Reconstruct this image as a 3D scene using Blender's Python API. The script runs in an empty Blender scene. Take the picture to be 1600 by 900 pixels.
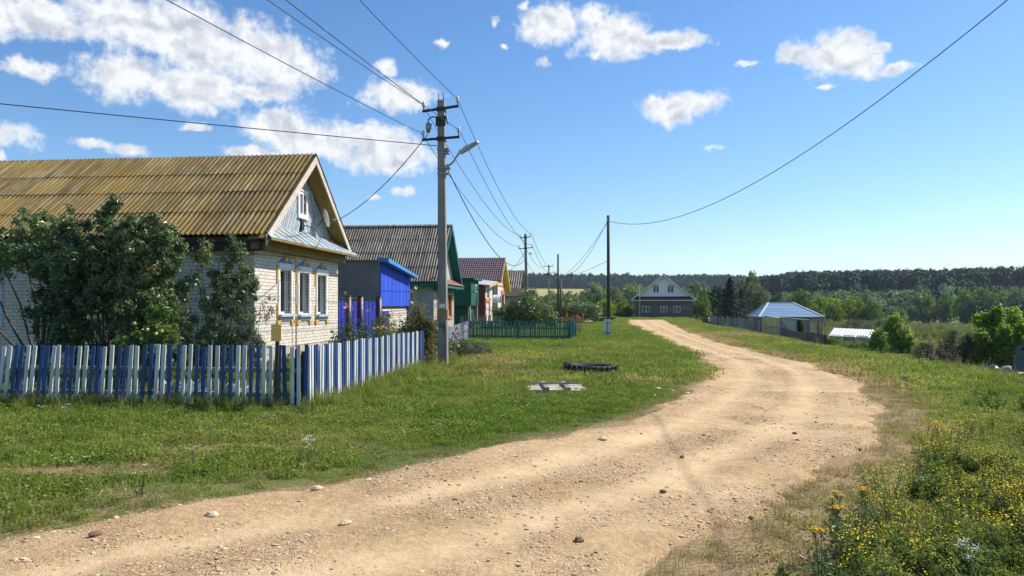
import bpy, math, random
import numpy as np
from mathutils import Vector, Matrix
random.seed(7); rng = np.random.default_rng(7)
SC = bpy.context.scene; COL = SC.collection
R = math.radians

# ---------------- camera, sky, sun, exposure ----------------
YAW = math.atan(130/1200)
cam = bpy.data.cameras.new('camera'); camo = bpy.data.objects.new('camera', cam); COL.objects.link(camo)
cam.lens = 27.0; cam.sensor_width = 36.0; cam.shift_y = 0.0175
cam.clip_start = .1; cam.clip_end = 9000
camo.location = (0, 0, 1.7); camo.rotation_euler = (R(90), 0, YAW)
SC.camera = camo
SC.view_settings.view_transform = 'Standard'; SC.view_settings.look = 'None'
SC.view_settings.gamma = 1; SC.view_settings.use_curve_mapping = False
SC.view_settings.exposure = 0.55
SC.cycles.max_bounces = 8; SC.cycles.transparent_max_bounces = 12
SC.cycles.volume_bounces = 0; SC.cycles.diffuse_bounces = 3
SUN_AZ, SUN_EL = R(31), R(44)          # azimuth measured from +X towards +Y
sdir = Vector((math.cos(SUN_AZ)*math.cos(SUN_EL), math.sin(SUN_AZ)*math.cos(SUN_EL), math.sin(SUN_EL)))
sl = bpy.data.lights.new('sun', 'SUN'); so = bpy.data.objects.new('sun', sl); COL.objects.link(so)
sl.energy = 4.6; sl.angle = R(.53); sl.color = (1, .93, .82)
so.rotation_euler = sdir.to_track_quat('Z', 'Y').to_euler(); so.location = (20, 20, 60)

W = bpy.data.worlds.new('World'); SC.world = W; W.use_nodes = True
nt = W.node_tree; N = nt.nodes; LK = nt.links; N.clear()
def wn(t, **k):
    n = N.new(t)
    for a, b in k.items(): setattr(n, a, b)
    return n
def wm(op, a, b=None, c=None, clamp=False):
    n = N.new('ShaderNodeMath'); n.operation = op; n.use_clamp = clamp
    for i, v in enumerate((a, b, c)):
        if v is None: continue
        if isinstance(v, (int, float)): n.inputs[i].default_value = v
        else: LK.new(v, n.inputs[i])
    return n.outputs[0]
sky = wn('ShaderNodeTexSky', sky_type='NISHITA', sun_disc=False, sun_elevation=SUN_EL, sun_rotation=R(90)-SUN_AZ,
         altitude=150, air_density=1.0, dust_density=.35, ozone_density=2.6)
tc = wn('ShaderNodeTexCoord'); sep = wn('ShaderNodeSeparateXYZ'); LK.new(tc.outputs['Generated'], sep.inputs[0])
az = wm('ARCTAN2', sep.outputs[0], sep.outputs[1]); el = wm('ARCSINE', sep.outputs[2])
comb = wn('ShaderNodeCombineXYZ'); LK.new(az, comb.inputs[0]); LK.new(el, comb.inputs[1])
def wnoise(vec, scale, detail, rough=.55):
    n = wn('ShaderNodeTexNoise'); n.inputs['Scale'].default_value = scale; n.inputs['Detail'].default_value = detail
    n.inputs['Roughness'].default_value = rough; LK.new(vec, n.inputs['Vector']); return n
def vm(op, a, b):
    n = wn('ShaderNodeVectorMath', operation=op)
    for i, v in enumerate((a, b)):
        if isinstance(v, tuple): n.inputs[i].default_value = v
        else: LK.new(v, n.inputs[i])
    return n
wrp = wnoise(comb.outputs[0], 26, 4, .6)
w1 = vm('SUBTRACT', wrp.outputs['Color'], (.5, .5, .5)); w2 = vm('MULTIPLY', w1.outputs[0], (.042, .028, 0))
P = vm('ADD', comb.outputs[0], w2.outputs[0]).outputs[0]
CL = [(-.684,.31,.1,.026),(-.551,.322,.102,.034),(-.43,.301,.094,.042),(-.503,.304,.064,.032),(-.384,.294,.046,.031),(-.572,.262,.061,.031),(-.503,.254,.082,.027),(-.43,.257,.041,.016),(-.67,.255,.03,.013),(-.684,.183,.028,.017),(-.693,.164,.012,.008),(-.604,.185,.023,.006),(-.568,.178,.027,.01),(-.499,.209,.02,.007),(-.407,.218,.057,.023),(-.353,.206,.086,.028),(-.273,.189,.073,.025),(-.43,.188,.045,.009),(-.305,.212,.064,.022),(-.289,.139,.015,.006),(-.247,.147,.02,.008),(-.269,.296,.019,.011),(-.253,.264,.055,.022),(-.228,.253,.021,.012),(-.203,.329,.02,.007),(-.135,.354,.007,.007),(-.118,.325,.006,.004),(-.066,.306,.011,.006),(-.054,.35,.054,.026),(.016,.334,.059,.03),(0,.359,.026,.019),(.089,.326,.053,.013),(-.004,.315,.026,.01),(.105,.247,.054,.02),(.081,.255,.029,.012),(.133,.248,.028,.017),(.146,.197,.019,.007),(.287,.291,.044,.027),(.251,.298,.031,.013),(.308,.307,.025,.014),(.342,.294,.018,.01),(.359,.269,.027,.008),(.283,.258,.014,.005),(.315,.28,.032,.015),(.19,.293,.019,.004),(-.091,.373,.009,.007),(.474,.042,.023,.004),(.414,.049,.006,.002),(.362,.037,.033,.0025),(.433,.038,.031,.003),
 # the same scattered fair-weather clouds go on outside the view
 (-1.2,.28,.12,.04),(-.95,.2,.08,.025),(-1.6,.35,.15,.05),(-2.2,.3,.12,.04),(-2.8,.22,.1,.03),(.9,.25,.08,.03),(1.3,.36,.1,.035),(1.9,.25,.12,.04),(2.5,.3,.1,.035),(.7,.18,.05,.015),(-.3,.6,.1,.04),(.4,.55,.08,.03),(-1.0,.55,.12,.06),(1.2,.7,.1,.05)]
acc = None
for (cx, cy, rx, ry) in CL:
    k = 1.05
    d = vm('SUBTRACT', P, (cx, cy, 0)); e = vm('MULTIPLY', d.outputs[0], (1/(rx*k), 1/(ry*k), 0))
    l = wn('ShaderNodeVectorMath', operation='LENGTH'); LK.new(e.outputs[0], l.inputs[0])
    lv = wm('MULTIPLY_ADD', l.outputs['Value'], .8, .3) if rx < .03 else l.outputs['Value']     # small clouds are thin wisps
    acc = lv if acc is None else wm('SMOOTH_MIN', acc, lv, .18)
fb = wnoise(comb.outputs[0], 62, 8, .62); fb2 = wnoise(comb.outputs[0], 17, 5, .55)
dens = wm('SUBTRACT', 1.0, acc)
dens = wm('ADD', dens, wm('MULTIPLY', wm('SUBTRACT', fb.outputs[0], .5), 1.15))
dens = wm('ADD', dens, wm('MULTIPLY', wm('SUBTRACT', fb2.outputs[0], .54), 1.3))
mr = wn('ShaderNodeMapRange', interpolation_type='SMOOTHSTEP'); LK.new(dens, mr.inputs[0])
mr.inputs[1].default_value = -.16; mr.inputs[2].default_value = .5
alpha = wm('MULTIPLY', mr.outputs[0], .97)
# cloud body: thicker cores and undersides are greyer
core = wn('ShaderNodeMapRange'); LK.new(wm('ADD', dens, wm('MULTIPLY', fb2.outputs[0], .7)), core.inputs[0])
core.inputs[1].default_value = .45; core.inputs[2].default_value = 1.15
lit0 = wnoise(P, 30, 5, .55); lit1 = wnoise(vm('ADD', P, (.006, .011, 0)).outputs[0], 30, 5, .55)      # billows: lit towards the sun, grey below
relief = wm('MULTIPLY', wm('SUBTRACT', lit1.outputs[0], lit0.outputs[0]), 3.4)
shade = wm('ADD', wm('MULTIPLY', core.outputs[0], .42), relief, clamp=True)
crp = wn('ShaderNodeMix', data_type='RGBA'); LK.new(shade, crp.inputs[0])
crp.inputs[6].default_value = (6.6, 6.7, 6.75, 1); crp.inputs[7].default_value = (3.8, 4.15, 4.75, 1)
tint = wn('ShaderNodeMix', data_type='RGBA', blend_type='MULTIPLY'); tint.inputs[0].default_value = 1
hsv = wn('ShaderNodeHueSaturation'); hsv.inputs['Saturation'].default_value = 1.17; LK.new(sky.outputs[0], hsv.inputs['Color']); LK.new(hsv.outputs[0], tint.inputs[6]); tint.inputs[7].default_value = (.87, .955, 1.05, 1)
mixc = wn('ShaderNodeMix', data_type='RGBA'); LK.new(alpha, mixc.inputs[0]); LK.new(tint.outputs[2], mixc.inputs[6]); LK.new(crp.outputs[2], mixc.inputs[7])
bg = wn('ShaderNodeBackground'); bg.inputs[1].default_value = .104
LK.new(mixc.outputs[2], bg.inputs[0]); ow = wn('ShaderNodeOutputWorld'); LK.new(bg.outputs[0], ow.inputs[0])
W.cycles.sampling_method = 'MANUAL'; W.cycles.sample_map_resolution = 512

# ---------------- helpers ----------------
WL = {}
def thing(name, label, cat, loc=(0, 0, 0), rz=0, group=None):
    o = bpy.data.objects.new(name, None); COL.objects.link(o); o.empty_display_size = .3
    o.location = loc; o.rotation_euler = (0, 0, rz); tag(o, label, cat, group); WL[o.name] = Vector(loc)
    return o
def tag(o, label=None, cat=None, group=None, kind=None):
    for k, v in (('label', label), ('category', cat), ('group', group), ('kind', kind)):
        if v: o[k] = v
    return o
def newmesh(name, V, F, mats, mi=None, smooth=False):
    me = bpy.data.meshes.new(name); me.from_pydata(V, [], F)
    for m in (mats if isinstance(mats, (list, tuple)) else [mats]): me.materials.append(m)
    if mi: me.polygons.foreach_set('material_index', mi)
    if smooth: me.polygons.foreach_set('use_smooth', [True]*len(F))
    me.update(); return me
def npmesh(name, V, Q, mats, smooth=False, attrs=None, mi=None):
    """V n x 3, Q m x k faces of equal size"""
    V = np.asarray(V, np.float32); Q = np.asarray(Q, np.int32); k = Q.shape[1]
    me = bpy.data.meshes.new(name); me.vertices.add(len(V)); me.vertices.foreach_set('co', V.ravel())
    me.loops.add(Q.size); me.loops.foreach_set('vertex_index', Q.ravel())
    me.polygons.add(len(Q)); me.polygons.foreach_set('loop_start', np.arange(len(Q), dtype=np.int32)*k)
    me.polygons.foreach_set('loop_total', np.full(len(Q), k, np.int32))
    me.polygons.foreach_set('use_smooth', np.full(len(Q), smooth))
    if mi is not None: me.polygons.foreach_set('material_index', np.asarray(mi, np.int32))
    for m in (mats if isinstance(mats, (list, tuple)) else [mats]): me.materials.append(m)
    for a, d in (attrs or {}).items():
        at = me.attributes.new(a, 'FLOAT', 'POINT'); at.data.foreach_set('value', np.asarray(d, np.float32))
    me.update(calc_edges=True); return me
def link(name, me, parent=None, loc=None, rot=None, scale=None):
    o = bpy.data.objects.new(name, me); COL.objects.link(o); o.parent = parent
    if loc is not None: o.location = loc
    if rot is not None: o.rotation_euler = rot
    if scale is not None: o.scale = scale
    WL[o.name] = WL.get(parent.name, Vector()) if parent else Vector()
    return o
class MB:
    def __init__(s): s.v = []; s.f = []; s.m = []
    def add(s, V, F, mi=0):
        b = len(s.v); s.v += [tuple(p) for p in V]; s.f += [tuple(b+i for i in f) for f in F]; s.m += [mi]*len(F); return s
    def box(s, x0, x1, y0, y1, z0, z1, mi=0):
        return s.add([(x0,y0,z0),(x1,y0,z0),(x1,y1,z0),(x0,y1,z0),(x0,y0,z1),(x1,y0,z1),(x1,y1,z1),(x0,y1,z1)],
                     [(0,3,2,1),(4,5,6,7),(0,1,5,4),(1,2,6,5),(2,3,7,6),(3,0,4,7)], mi)
    def hexa(s, P8, mi=0):
        return s.add(P8, [(0,3,2,1),(4,5,6,7),(0,1,5,4),(1,2,6,5),(2,3,7,6),(3,0,4,7)], mi)
    def beam(s, a, b, w, h, up=(0,0,1), mi=0):
        a = Vector(a); b = Vector(b); d = (b-a).normalized(); u = Vector(up); r = d.cross(u)
        if r.length < 1e-4: r = d.cross(Vector((0,1,0)))
        r.normalize(); u = r.cross(d).normalized(); r *= w/2; u *= h/2
        return s.hexa([a-r-u, a+r-u, b+r-u, b-r-u, a-r+u, a+r+u, b+r+u, b-r+u], mi)
    def tube(s, pts, rad, n=8, mi=0, cap=True):
        pts = [Vector(p) for p in pts]; rad = rad if isinstance(rad, (list, tuple)) else [rad]*len(pts)
        rings = []; b0 = len(s.v); r = None
        for i, p in enumerate(pts):
            d = (pts[min(i+1, len(pts)-1)]-pts[max(i-1, 0)]).normalized()
            if r is None:
                r = d.cross(Vector((0,0,1)))
                if r.length < .05: r = d.cross(Vector((0,1,0)))
            r = (r-d*r.dot(d)).normalized(); u = d.cross(r)
            s.v += [tuple(p+(r*math.cos(t)+u*math.sin(t))*rad[i]) for t in [2*math.pi*k/n for k in range(n)]]
        for i in range(len(pts)-1):
            for k in range(n):
                a = b0+i*n+k; c = b0+i*n+(k+1) % n
                s.f.append((a, c, c+n, a+n)); s.m.append(mi)
        if cap:
            s.f.append(tuple(b0+k for k in reversed(range(n)))); s.m.append(mi)
            s.f.append(tuple(b0+(len(pts)-1)*n+k for k in range(n))); s.m.append(mi)
        return s
    def lathe(s, base, axis, prof, n=12, mi=0):
        base = Vector(base); ax = Vector(axis).normalized()
        return s.tube([base+ax*h for h, r in prof], [r for h, r in prof], n, mi)
    def prism(s, poly, ext, mi=0):
        """poly: list of 3d points, extruded along vector ext"""
        e = Vector(ext); n = len(poly); A = [Vector(p) for p in poly]
        F = [tuple(range(n)), tuple(range(2*n-1, n-1, -1))]+[(i, n+i, n+(i+1) % n, (i+1) % n) for i in range(n)]
        return s.add(A+[p+e for p in A], F, mi)
    def quad(s, a, b, c, d, mi=0): return s.add([a, b, c, d], [(0, 1, 2, 3)], mi)
    def build(s, name, mats, parent=None, smooth=False, local=False, label=None):
        V = s.v
        if parent is not None and not local:
            L = WL[parent.name]; V = [(x-L.x, y-L.y, z-L.z) for x, y, z in V]
        me = newmesh(name, V, s.f, mats, s.m if isinstance(mats, (list, tuple)) else None, smooth)
        if name not in NOFIX:
            import bmesh
            bm = bmesh.new(); bm.from_mesh(me); bmesh.ops.recalc_face_normals(bm, faces=bm.faces); bm.to_mesh(me); bm.free()
        o = link(name, me, parent)
        if label: o['label'] = label
        return o
NOFIX = set()

# ---------------- materials ----------------
def nodes(name):
    m = bpy.data.materials.new(name); m.use_nodes = True; t = m.node_tree
    return m, t, t.nodes['Principled BSDF'], t.nodes['Material Output']
def nm(t, ty, ins=None, **k):
    n = t.nodes.new(ty)
    for a, b in k.items(): setattr(n, a, b)
    for a, v in (ins or {}).items():
        if hasattr(v, 'is_linked'): t.links.new(v, n.inputs[a])
        else: n.inputs[a].default_value = v
    return n
def c4(c): return (c[0], c[1], c[2], 1)
def mat(name, cols, scale=4, rough=.8, bump=0, bscale=40, st=(1, 1, 1), rnd=.0, spec=.3, metal=0, detail=6, hue=0, lo=.32, hi=.68, off=True, dirt=None, dscale=.6, bst=None):
    m, t, b, o = nodes(name)
    tx = nm(t, 'ShaderNodeTexCoord'); oi = nm(t, 'ShaderNodeObjectInfo')
    mp = nm(t, 'ShaderNodeMapping', {'Vector': tx.outputs['Object'], 'Scale': st})
    if off:
        sc = nm(t, 'ShaderNodeMath', {0: oi.outputs['Random'], 1: 60.0}, operation='MULTIPLY')
        cb = nm(t, 'ShaderNodeCombineXYZ', {0: sc.outputs[0], 1: sc.outputs[0], 2: sc.outputs[0]})
        t.links.new(cb.outputs[0], mp.inputs['Location'])
    nz = nm(t, 'ShaderNodeTexNoise', {'Vector': mp.outputs[0], 'Scale': scale, 'Detail': detail, 'Roughness': .6})
    cr = nm(t, 'ShaderNodeValToRGB', {0: nz.outputs[0]}); e = cr.color_ramp
    e.elements[0].position = lo; e.elements[0].color = c4(cols[0]); e.elements[1].position = hi; e.elements[1].color = c4(cols[-1])
    for i, c in enumerate(cols[1:-1]):
        q = e.elements.new(lo+(hi-lo)*(i+1)/(len(cols)-1)); q.color = c4(c)
    out = cr.outputs[0]
    if dirt:
        n2 = nm(t, 'ShaderNodeTexNoise', {'Vector': mp.outputs[0], 'Scale': dscale, 'Detail': 8.0, 'Roughness': .7})
        r2 = nm(t, 'ShaderNodeMapRange', {0: n2.outputs[0], 1: .48, 2: .72, 3: 0.0, 4: .85})
        mx = nm(t, 'ShaderNodeMix', {0: r2.outputs[0], 6: out, 7: c4(dirt)}, data_type='RGBA'); out = mx.outputs[2]
    if rnd or hue:
        v = nm(t, 'ShaderNodeMapRange', {0: oi.outputs['Random'], 3: 1-rnd, 4: 1+rnd})
        h = nm(t, 'ShaderNodeMapRange', {0: oi.outputs['Random'], 3: .5-hue, 4: .5+hue})
        hs = nm(t, 'ShaderNodeHueSaturation', {'Color': out, 'Value': v.outputs[0], 'Hue': h.outputs[0]}); out = hs.outputs[0]
    t.links.new(out, b.inputs['Base Color'])
    b.inputs['Roughness'].default_value = rough; b.inputs['Specular IOR Level'].default_value = spec; b.inputs['Metallic'].default_value = metal
    if bump:
        mb = nm(t, 'ShaderNodeMapping', {'Vector': tx.outputs['Object'], 'Scale': bst or st})
        nb = nm(t, 'ShaderNodeTexNoise', {'Vector': mb.outputs[0], 'Scale': bscale, 'Detail': 5.0})
        bp = nm(t, 'ShaderNodeBump', {'Height': nb.outputs[0], 'Strength': bump, 'Distance': .02}); t.links.new(bp.outputs[0], b.inputs['Normal'])
    return m
def leafmat(name, a, b_, c=None, trans=.35, rough=.55, attr='tint', ty='GEOMETRY', var=.25, spec=.25):
    m, t, b, o = nodes(name)
    at = nm(t, 'ShaderNodeAttribute', attribute_name=attr, attribute_type=ty)
    oi = nm(t, 'ShaderNodeObjectInfo')
    cr = nm(t, 'ShaderNodeValToRGB', {0: at.outputs['Fac']}); e = cr.color_ramp
    e.elements[0].color = c4(a); e.elements[1].color = c4(b_); e.elements[0].position = 0; e.elements[1].position = .7 if c else 1
    if c: q = e.elements.new(1.0); q.color = c4(c)
    v = nm(t, 'ShaderNodeMapRange', {0: oi.outputs['Random'], 3: 1-var, 4: 1+var})
    hs = nm(t, 'ShaderNodeHueSaturation', {'Color': cr.outputs[0], 'Value': v.outputs[0]})
    t.links.new(hs.outputs[0], b.inputs['Base Color']); b.inputs['Roughness'].default_value = rough; b.inputs['Specular IOR Level'].default_value = spec
    br = nm(t, 'ShaderNodeHueSaturation', {'Color': hs.outputs[0], 'Value': 1.25, 'Saturation': 1.1})
    tr = nm(t, 'ShaderNodeBsdfTranslucent', {'Color': br.outputs[0]})
    mx = nm(t, 'ShaderNodeMixShader', {0: trans, 1: b.outputs[0], 2: tr.outputs[0]})
    t.links.new(mx.outputs[0], o.inputs[0]); return m
def glassmat(name, tint=(.75, .82, .82), gl=.12):
    m, t, b, o = nodes(name); t.nodes.remove(b)
    fr = nm(t, 'ShaderNodeFresnel', {'IOR': 1.5})
    ad = nm(t, 'ShaderNodeMath', {0: fr.outputs[0], 1: gl}, operation='ADD', use_clamp=True)
    g = nm(t, 'ShaderNodeBsdfGlossy', {'Roughness': .03}); tr = nm(t, 'ShaderNodeBsdfTransparent', {'Color': c4(tint)})
    mx = nm(t, 'ShaderNodeMixShader', {0: ad.outputs[0], 1: tr.outputs[0], 2: g.outputs[0]}); t.links.new(mx.outputs[0], o.inputs[0]); return m

# ---------------- terrain ----------------
ROAD_L = np.array([(-16,-.2),(-9,2.4),(-4.6,4.75),(-3.84,5.41),(-3.52,6.09),(-3.02,6.58),(-2.48,7.09),(-2.11,7.54),(-1.73,8.22),(-1.27,8.9),(-.8,9.59),(-.42,10.11),(.27,11.06),(.81,12.37),(1.49,14.12),(2.29,17.07),(2.95,20.44),(3.42,24.8),(3.5,29.7),(3.38,34.6),(3.41,39.8),(3.22,49.2),(3.14,59),(3.3,76),(4.0,95),(4.6,112)])
ROAD_R = np.array([(-12,-8),(-5,-.2),(-1.2,3.4),(.24,4.89),(.56,5.3),(.91,5.61),(1.42,6.53),(1.86,7.48),(2.43,8.25),(3.51,10.06),(4.47,12.41),(5.3,15.02),(5.82,17.45),(6.13,20.78),(6.16,24.81),(5.87,29.13),(5.63,36.61),(6.13,51.96),(7.2,76.8),(8.6,95),(9.6,112)])
POLY = np.vstack([ROAD_L, ROAD_R[::-1]])
def segdist(X, Y, L):
    best = np.full(X.shape, 1e9)
    for a, b in zip(L[:-1], L[1:]):
        dx, dy = b-a; t = np.clip(((X-a[0])*dx+(Y-a[1])*dy)/(dx*dx+dy*dy), 0, 1)
        best = np.minimum(best, (X-a[0]-t*dx)**2+(Y-a[1]-t*dy)**2)
    return np.sqrt(best)
def inside(X, Y, Pg):
    r = np.zeros(X.shape, bool); n = len(Pg)
    for i in range(n):
        x0, y0 = Pg[i]; x1, y1 = Pg[(i+1) % n]
        if y0 == y1: continue
        c = ((y0 > Y) != (y1 > Y)) & (X < (x1-x0)*(Y-y0)/(y1-y0)+x0); r ^= c
    return r
def road_sd(X, Y):
    d = np.minimum(segdist(X, Y, ROAD_L), segdist(X, Y, ROAD_R)); return np.where(inside(X, Y, POLY), -d, d)
def sm(x, a, b): t = np.clip((x-a)/(b-a), 0, 1); return t*t*(3-2*t)
def vnoise(X, Y, s, seed=0):
    x = X/s+seed*17.3; y = Y/s+seed*9.1; xi = np.floor(x).astype(np.int64); yi = np.floor(y).astype(np.int64); fx = x-xi; fy = y-yi
    def h(a, b):
        n = (a*374761393+b*668265263+seed*1442695) & 0x7fffffff; n = ((n ^ (n >> 13))*1274126177) & 0x7fffffff; return ((n ^ (n >> 16)) & 0xffff)/65535.
    fx = fx*fx*(3-2*fx); fy = fy*fy*(3-2*fy)
    return (h(xi, yi)*(1-fx)+h(xi+1, yi)*fx)*(1-fy)+(h(xi, yi+1)*(1-fx)+h(xi+1, yi+1)*fx)*fy
def fbm(X, Y, s, seed=0, o=4): return sum(vnoise(X, Y, s/2**i, seed+i)*.5**i for i in range(o))/sum(.5**i for i in range(o))
def terr(X, Y):
    X = np.asarray(X, float); Y = np.asarray(Y, float)
    xr = np.interp(Y, [-20,-.2,4.9,6.5,10,15,20.8,37,52,77,95,112,142,400], [-30,-5,.24,1.42,3.5,5.3,6.1,5.65,6.1,7.2,8.6,9.6,13,40])
    s = X-xr; z = -.45*sm(Y, 60, 140) - 1.15*sm(s, 2.5, 9.5)*sm(Y, -10, 14) - 1.5*sm(s, 14, 75)
    z -= 2.1*sm(Y, 150, 240)*(1-sm(s, 14, 75)*.7)
    d = np.hypot(X, Y); u = X/np.maximum(Y, 1)*.994+.108; u = np.where(Y < 5, 1, u)
    w = sm(u, .22, .38)
    zl = np.interp(d, [0,420,560,700,900,1100,1400,3000], [0,0,3,11,23,33,39,39]); zr = np.interp(d, [0,300,360,450,600,900,1500,3000], [0,0,2,7,14.5,17,25,31])
    z = z+zl*(1-w)+zr*w+(fbm(X, Y, 300, 3)-.5)*14*sm(d, 500, 1100)
    z += (fbm(X, Y, 1.7, 5)-.5)*.07*sm(np.abs(X)+np.abs(Y), 4, 9)+(fbm(X, Y, 9, 8)-.5)*.12*sm(d, 30, 60)*sm(np.abs(s), 3, 9)
    return z
def tz(x, y): return float(terr(np.array([x]), np.array([y]))[0])
# bare and worn patches: (x, y, rx, ry, strength)
BARE = [(a, b, c*1.35, d*1.6, e) for a, b, c, d, e in [(-4.5,8.55,.5,.24,1.0),(-5.3,7.25,.75,.2,.9),(-4.75,7.75,.4,.18,.8),(-6.6,6.4,.8,.25,.8),(-2.5,6.98,.55,.15,.6),(-2.1,16.6,1.2,1.0,.45),(-3.1,21.5,1.2,1.6,.45),(-.4,17.4,.8,.5,.45),(-1.9,8.75,.4,.2,.35),(-1.5,14.9,1.1,.9,.3),(-2.6,26,1.5,2,.6),(-2.2,18.6,1.4,.5,.8),(.6,17.2,.9,.4,.7),(-3.0,23.5,1.0,1.2,.6),(-.6,28,1.2,1.5,.5),(-2.6,13.2,.8,.5,.5),(1.0,33,1.2,2,.5),(-3.4,8.9,.5,.2,.5),(-7.5,9.2,.7,.3,.5)]]
def dryness(X, Y):
    sd = road_sd(X, Y)
    s = X-np.interp(Y, ROAD_R[:, 1], ROAD_R[:, 0])
    right = (s > -1)
    d = .75*(1-sm(sd, -.2, .55)) 
    d = np.where(right, np.maximum(d, (1-sm(sd, .0, 1.3+1.4*fbm(X, Y, 2.2, 31)))*(.5+.55*fbm(X, Y, 1.1, 12))), d)
    for x, y, rx, ry, st in BARE:
        q = np.sqrt(((X-x)/rx)**2+((Y-y)/ry)**2)+(fbm(X, Y, .5, 4)-.5)*1.1
        d = np.maximum(d, st*(1-sm(q, .5, 1.25)))
    d = np.maximum(d, (fbm(X, Y, 3.1, 21)-np.where(right, .42, .5))*1.7*np.where(right, 1.3, .9))
    return np.clip(d, 0, 1)

# ---- ground: one sheet out to the horizon, finer near the camera ----
def axis(lo, hi, near, step, grow):
    a = [0.]; s = step
    while a[-1] < hi:
        if a[-1] > near: s *= grow
        a.append(a[-1]+s)
    b = [0.]; s = step
    while b[-1] > lo:
        if b[-1] < -near: s *= grow
        b.append(b[-1]-s)
    return np.array(sorted(set(b+a)))
gx = axis(-2600, 2600, 14, .22, 1.045); gy = axis(-60, 2600, 26, .22, 1.04)
GX, GY = np.meshgrid(gx, gy); ny, nx = GX.shape
Z = terr(GX, GY); SD = road_sd(GX, GY); DR = dryness(GX, GY)
Z = Z-.07*(1-sm(SD, -.9, -.45))*(GY < 113)
idx = np.arange(ny*nx).reshape(ny, nx)
Q = np.stack([idx[:-1, :-1], idx[:-1, 1:], idx[1:, 1:], idx[1:, :-1]], -1).reshape(-1, 4)
gm, t, b, o = nodes('ground_earth')
tx = nm(t, 'ShaderNodeTexCoord'); at = nm(t, 'ShaderNodeAttribute', attribute_name='dry')
n1 = nm(t, 'ShaderNodeTexNoise', {'Vector': tx.outputs['Object'], 'Scale': .35, 'Detail': 10.0, 'Roughness': .62})
n2 = nm(t, 'ShaderNodeTexNoise', {'Vector': tx.outputs['Object'], 'Scale': 22.0, 'Detail': 6.0, 'Roughness': .65})
g1 = nm(t, 'ShaderNodeValToRGB', {0: n1.outputs[0]}); e = g1.color_ramp; e.elements[0].position = .35; e.elements[1].position = .68
e.elements[0].color = (.055, .085, .022, 1); e.elements[1].color = (.15, .16, .055, 1)
soil = nm(t, 'ShaderNodeValToRGB', {0: n2.outputs[0]}); e = soil.color_ramp; e.elements[0].position = .3; e.elements[1].position = .7
e.elements[0].color = (.19, .125, .065, 1); e.elements[1].color = (.42, .3, .17, 1)
ad = nm(t, 'ShaderNodeMath', {0: n2.outputs[0], 1: .5}, operation='SUBTRACT'); am = nm(t, 'ShaderNodeMath', {0: ad.outputs[0], 1: 1.4, 2: at.outputs['Fac']}, operation='MULTIPLY_ADD')
mr_ = nm(t, 'ShaderNodeMapRange', {0: am.outputs[0], 1: .3, 2: .62})
mx = nm(t, 'ShaderNodeMix', {0: mr_.outputs[0], 6: g1.outputs[0], 7: soil.outputs[0]}, data_type='RGBA'); t.links.new(mx.outputs[2], b.inputs['Base Color'])
b.inputs['Roughness'].default_value = .95; b.inputs['Specular IOR Level'].default_value = .1
bp = nm(t, 'ShaderNodeBump', {'Height': n2.outputs[0], 'Strength': .7, 'Distance': .03}); t.links.new(bp.outputs[0], b.inputs['Normal'])
# far fields: a ripe stubble strip on the left hill and green pasture in the valley
FX, FY = GX, GY; dd = np.hypot(FX, FY); uu = FX/np.maximum(FY, 1)*.994+.108
field = sm(dd, 640, 700)*(1-sm(dd, 930, 960))*sm(uu, -.2, -.1)*(1-sm(uu, .09, .13))
pasture = sm(dd, 95, 130)*(1-sm(dd, 290, 320))*sm(uu, .3, .42)
fa = nm(t, 'ShaderNodeAttribute', attribute_name='field'); pa = nm(t, 'ShaderNodeAttribute', attribute_name='pasture')
m2 = nm(t, 'ShaderNodeMix', {0: fa.outputs['Fac'], 6: mx.outputs[2], 7: (.36, .33, .1, 1)}, data_type='RGBA')
m3 = nm(t, 'ShaderNodeMix', {0: pa.outputs['Fac'], 6: m2.outputs[2], 7: (.09, .16, .04, 1)}, data_type='RGBA'); t.links.new(m3.outputs[2], b.inputs['Base Color'])
me = npmesh('ground', np.stack([GX, GY, Z], -1).reshape(-1, 3), Q, gm, True, {'dry': DR.ravel(), 'field': field.ravel(), 'pasture': pasture.ravel()})
tag(link('ground', me), kind='structure')

# ---- dirt road ----
def resample(L, n, dens=None):
    d = np.r_[0, np.cumsum(np.hypot(*np.diff(L, axis=0).T))]; q = np.interp(np.linspace(0, 1, n) if dens is None else dens, [0, 1], [0, d[-1]])
    # smooth the polyline
    X = np.interp(q, d, L[:, 0]); Y = np.interp(q, d, L[:, 1]); return X, Y
tt = np.r_[np.linspace(0, .42, 640), np.linspace(.4206, 1, 330)]
def smooth(a, k=9):
    p = np.pad(a, k, mode='reflect', reflect_type='odd'); return np.convolve(p, np.ones(2*k+1)/(2*k+1), 'valid')
# match both edges by the road's length so cross lines stay across it
LX, LY = resample(ROAD_L, 0, tt); RX, RY = resample(ROAD_R, 0, tt)
nr = 150; ws = np.linspace(-.09, 1.09, nr)
X = LX[:, None]*(1-ws)+RX[:, None]*ws; Y = LY[:, None]*(1-ws)+RY[:, None]*ws
sd = road_sd(X, Y); base = terr(X, Y)
edge = sd+(fbm(X, Y, 1.1, 40)-.5)*.75+(fbm(X, Y, .25, 41)-.5)*.22
AC = np.broadcast_to(ws, X.shape)
ruts = -.035*np.exp(-((AC-.3-.02*np.sin(Y*.3))/.07)**2)-.035*np.exp(-((AC-.68)/.07)**2)-.02*np.exp(-((AC-.5)/.04)**2)
al = fbm(AC*9+Y*0, X*.35+Y*.35, 1, 44)
z = base+.045*(1-sm(edge, -.35, .1))-.05+.02*(edge < 0)*0+ruts*.55+(fbm(X, Y, .6, 42)-.5)*.05+(fbm(X, Y, .13, 43)-.5)*.018*(np.hypot(X, Y) < 30)
z += .05*(1-sm(edge, -.12, .04))+(al-.5)*.03
idx = np.arange(X.size).reshape(X.shape)
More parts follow.
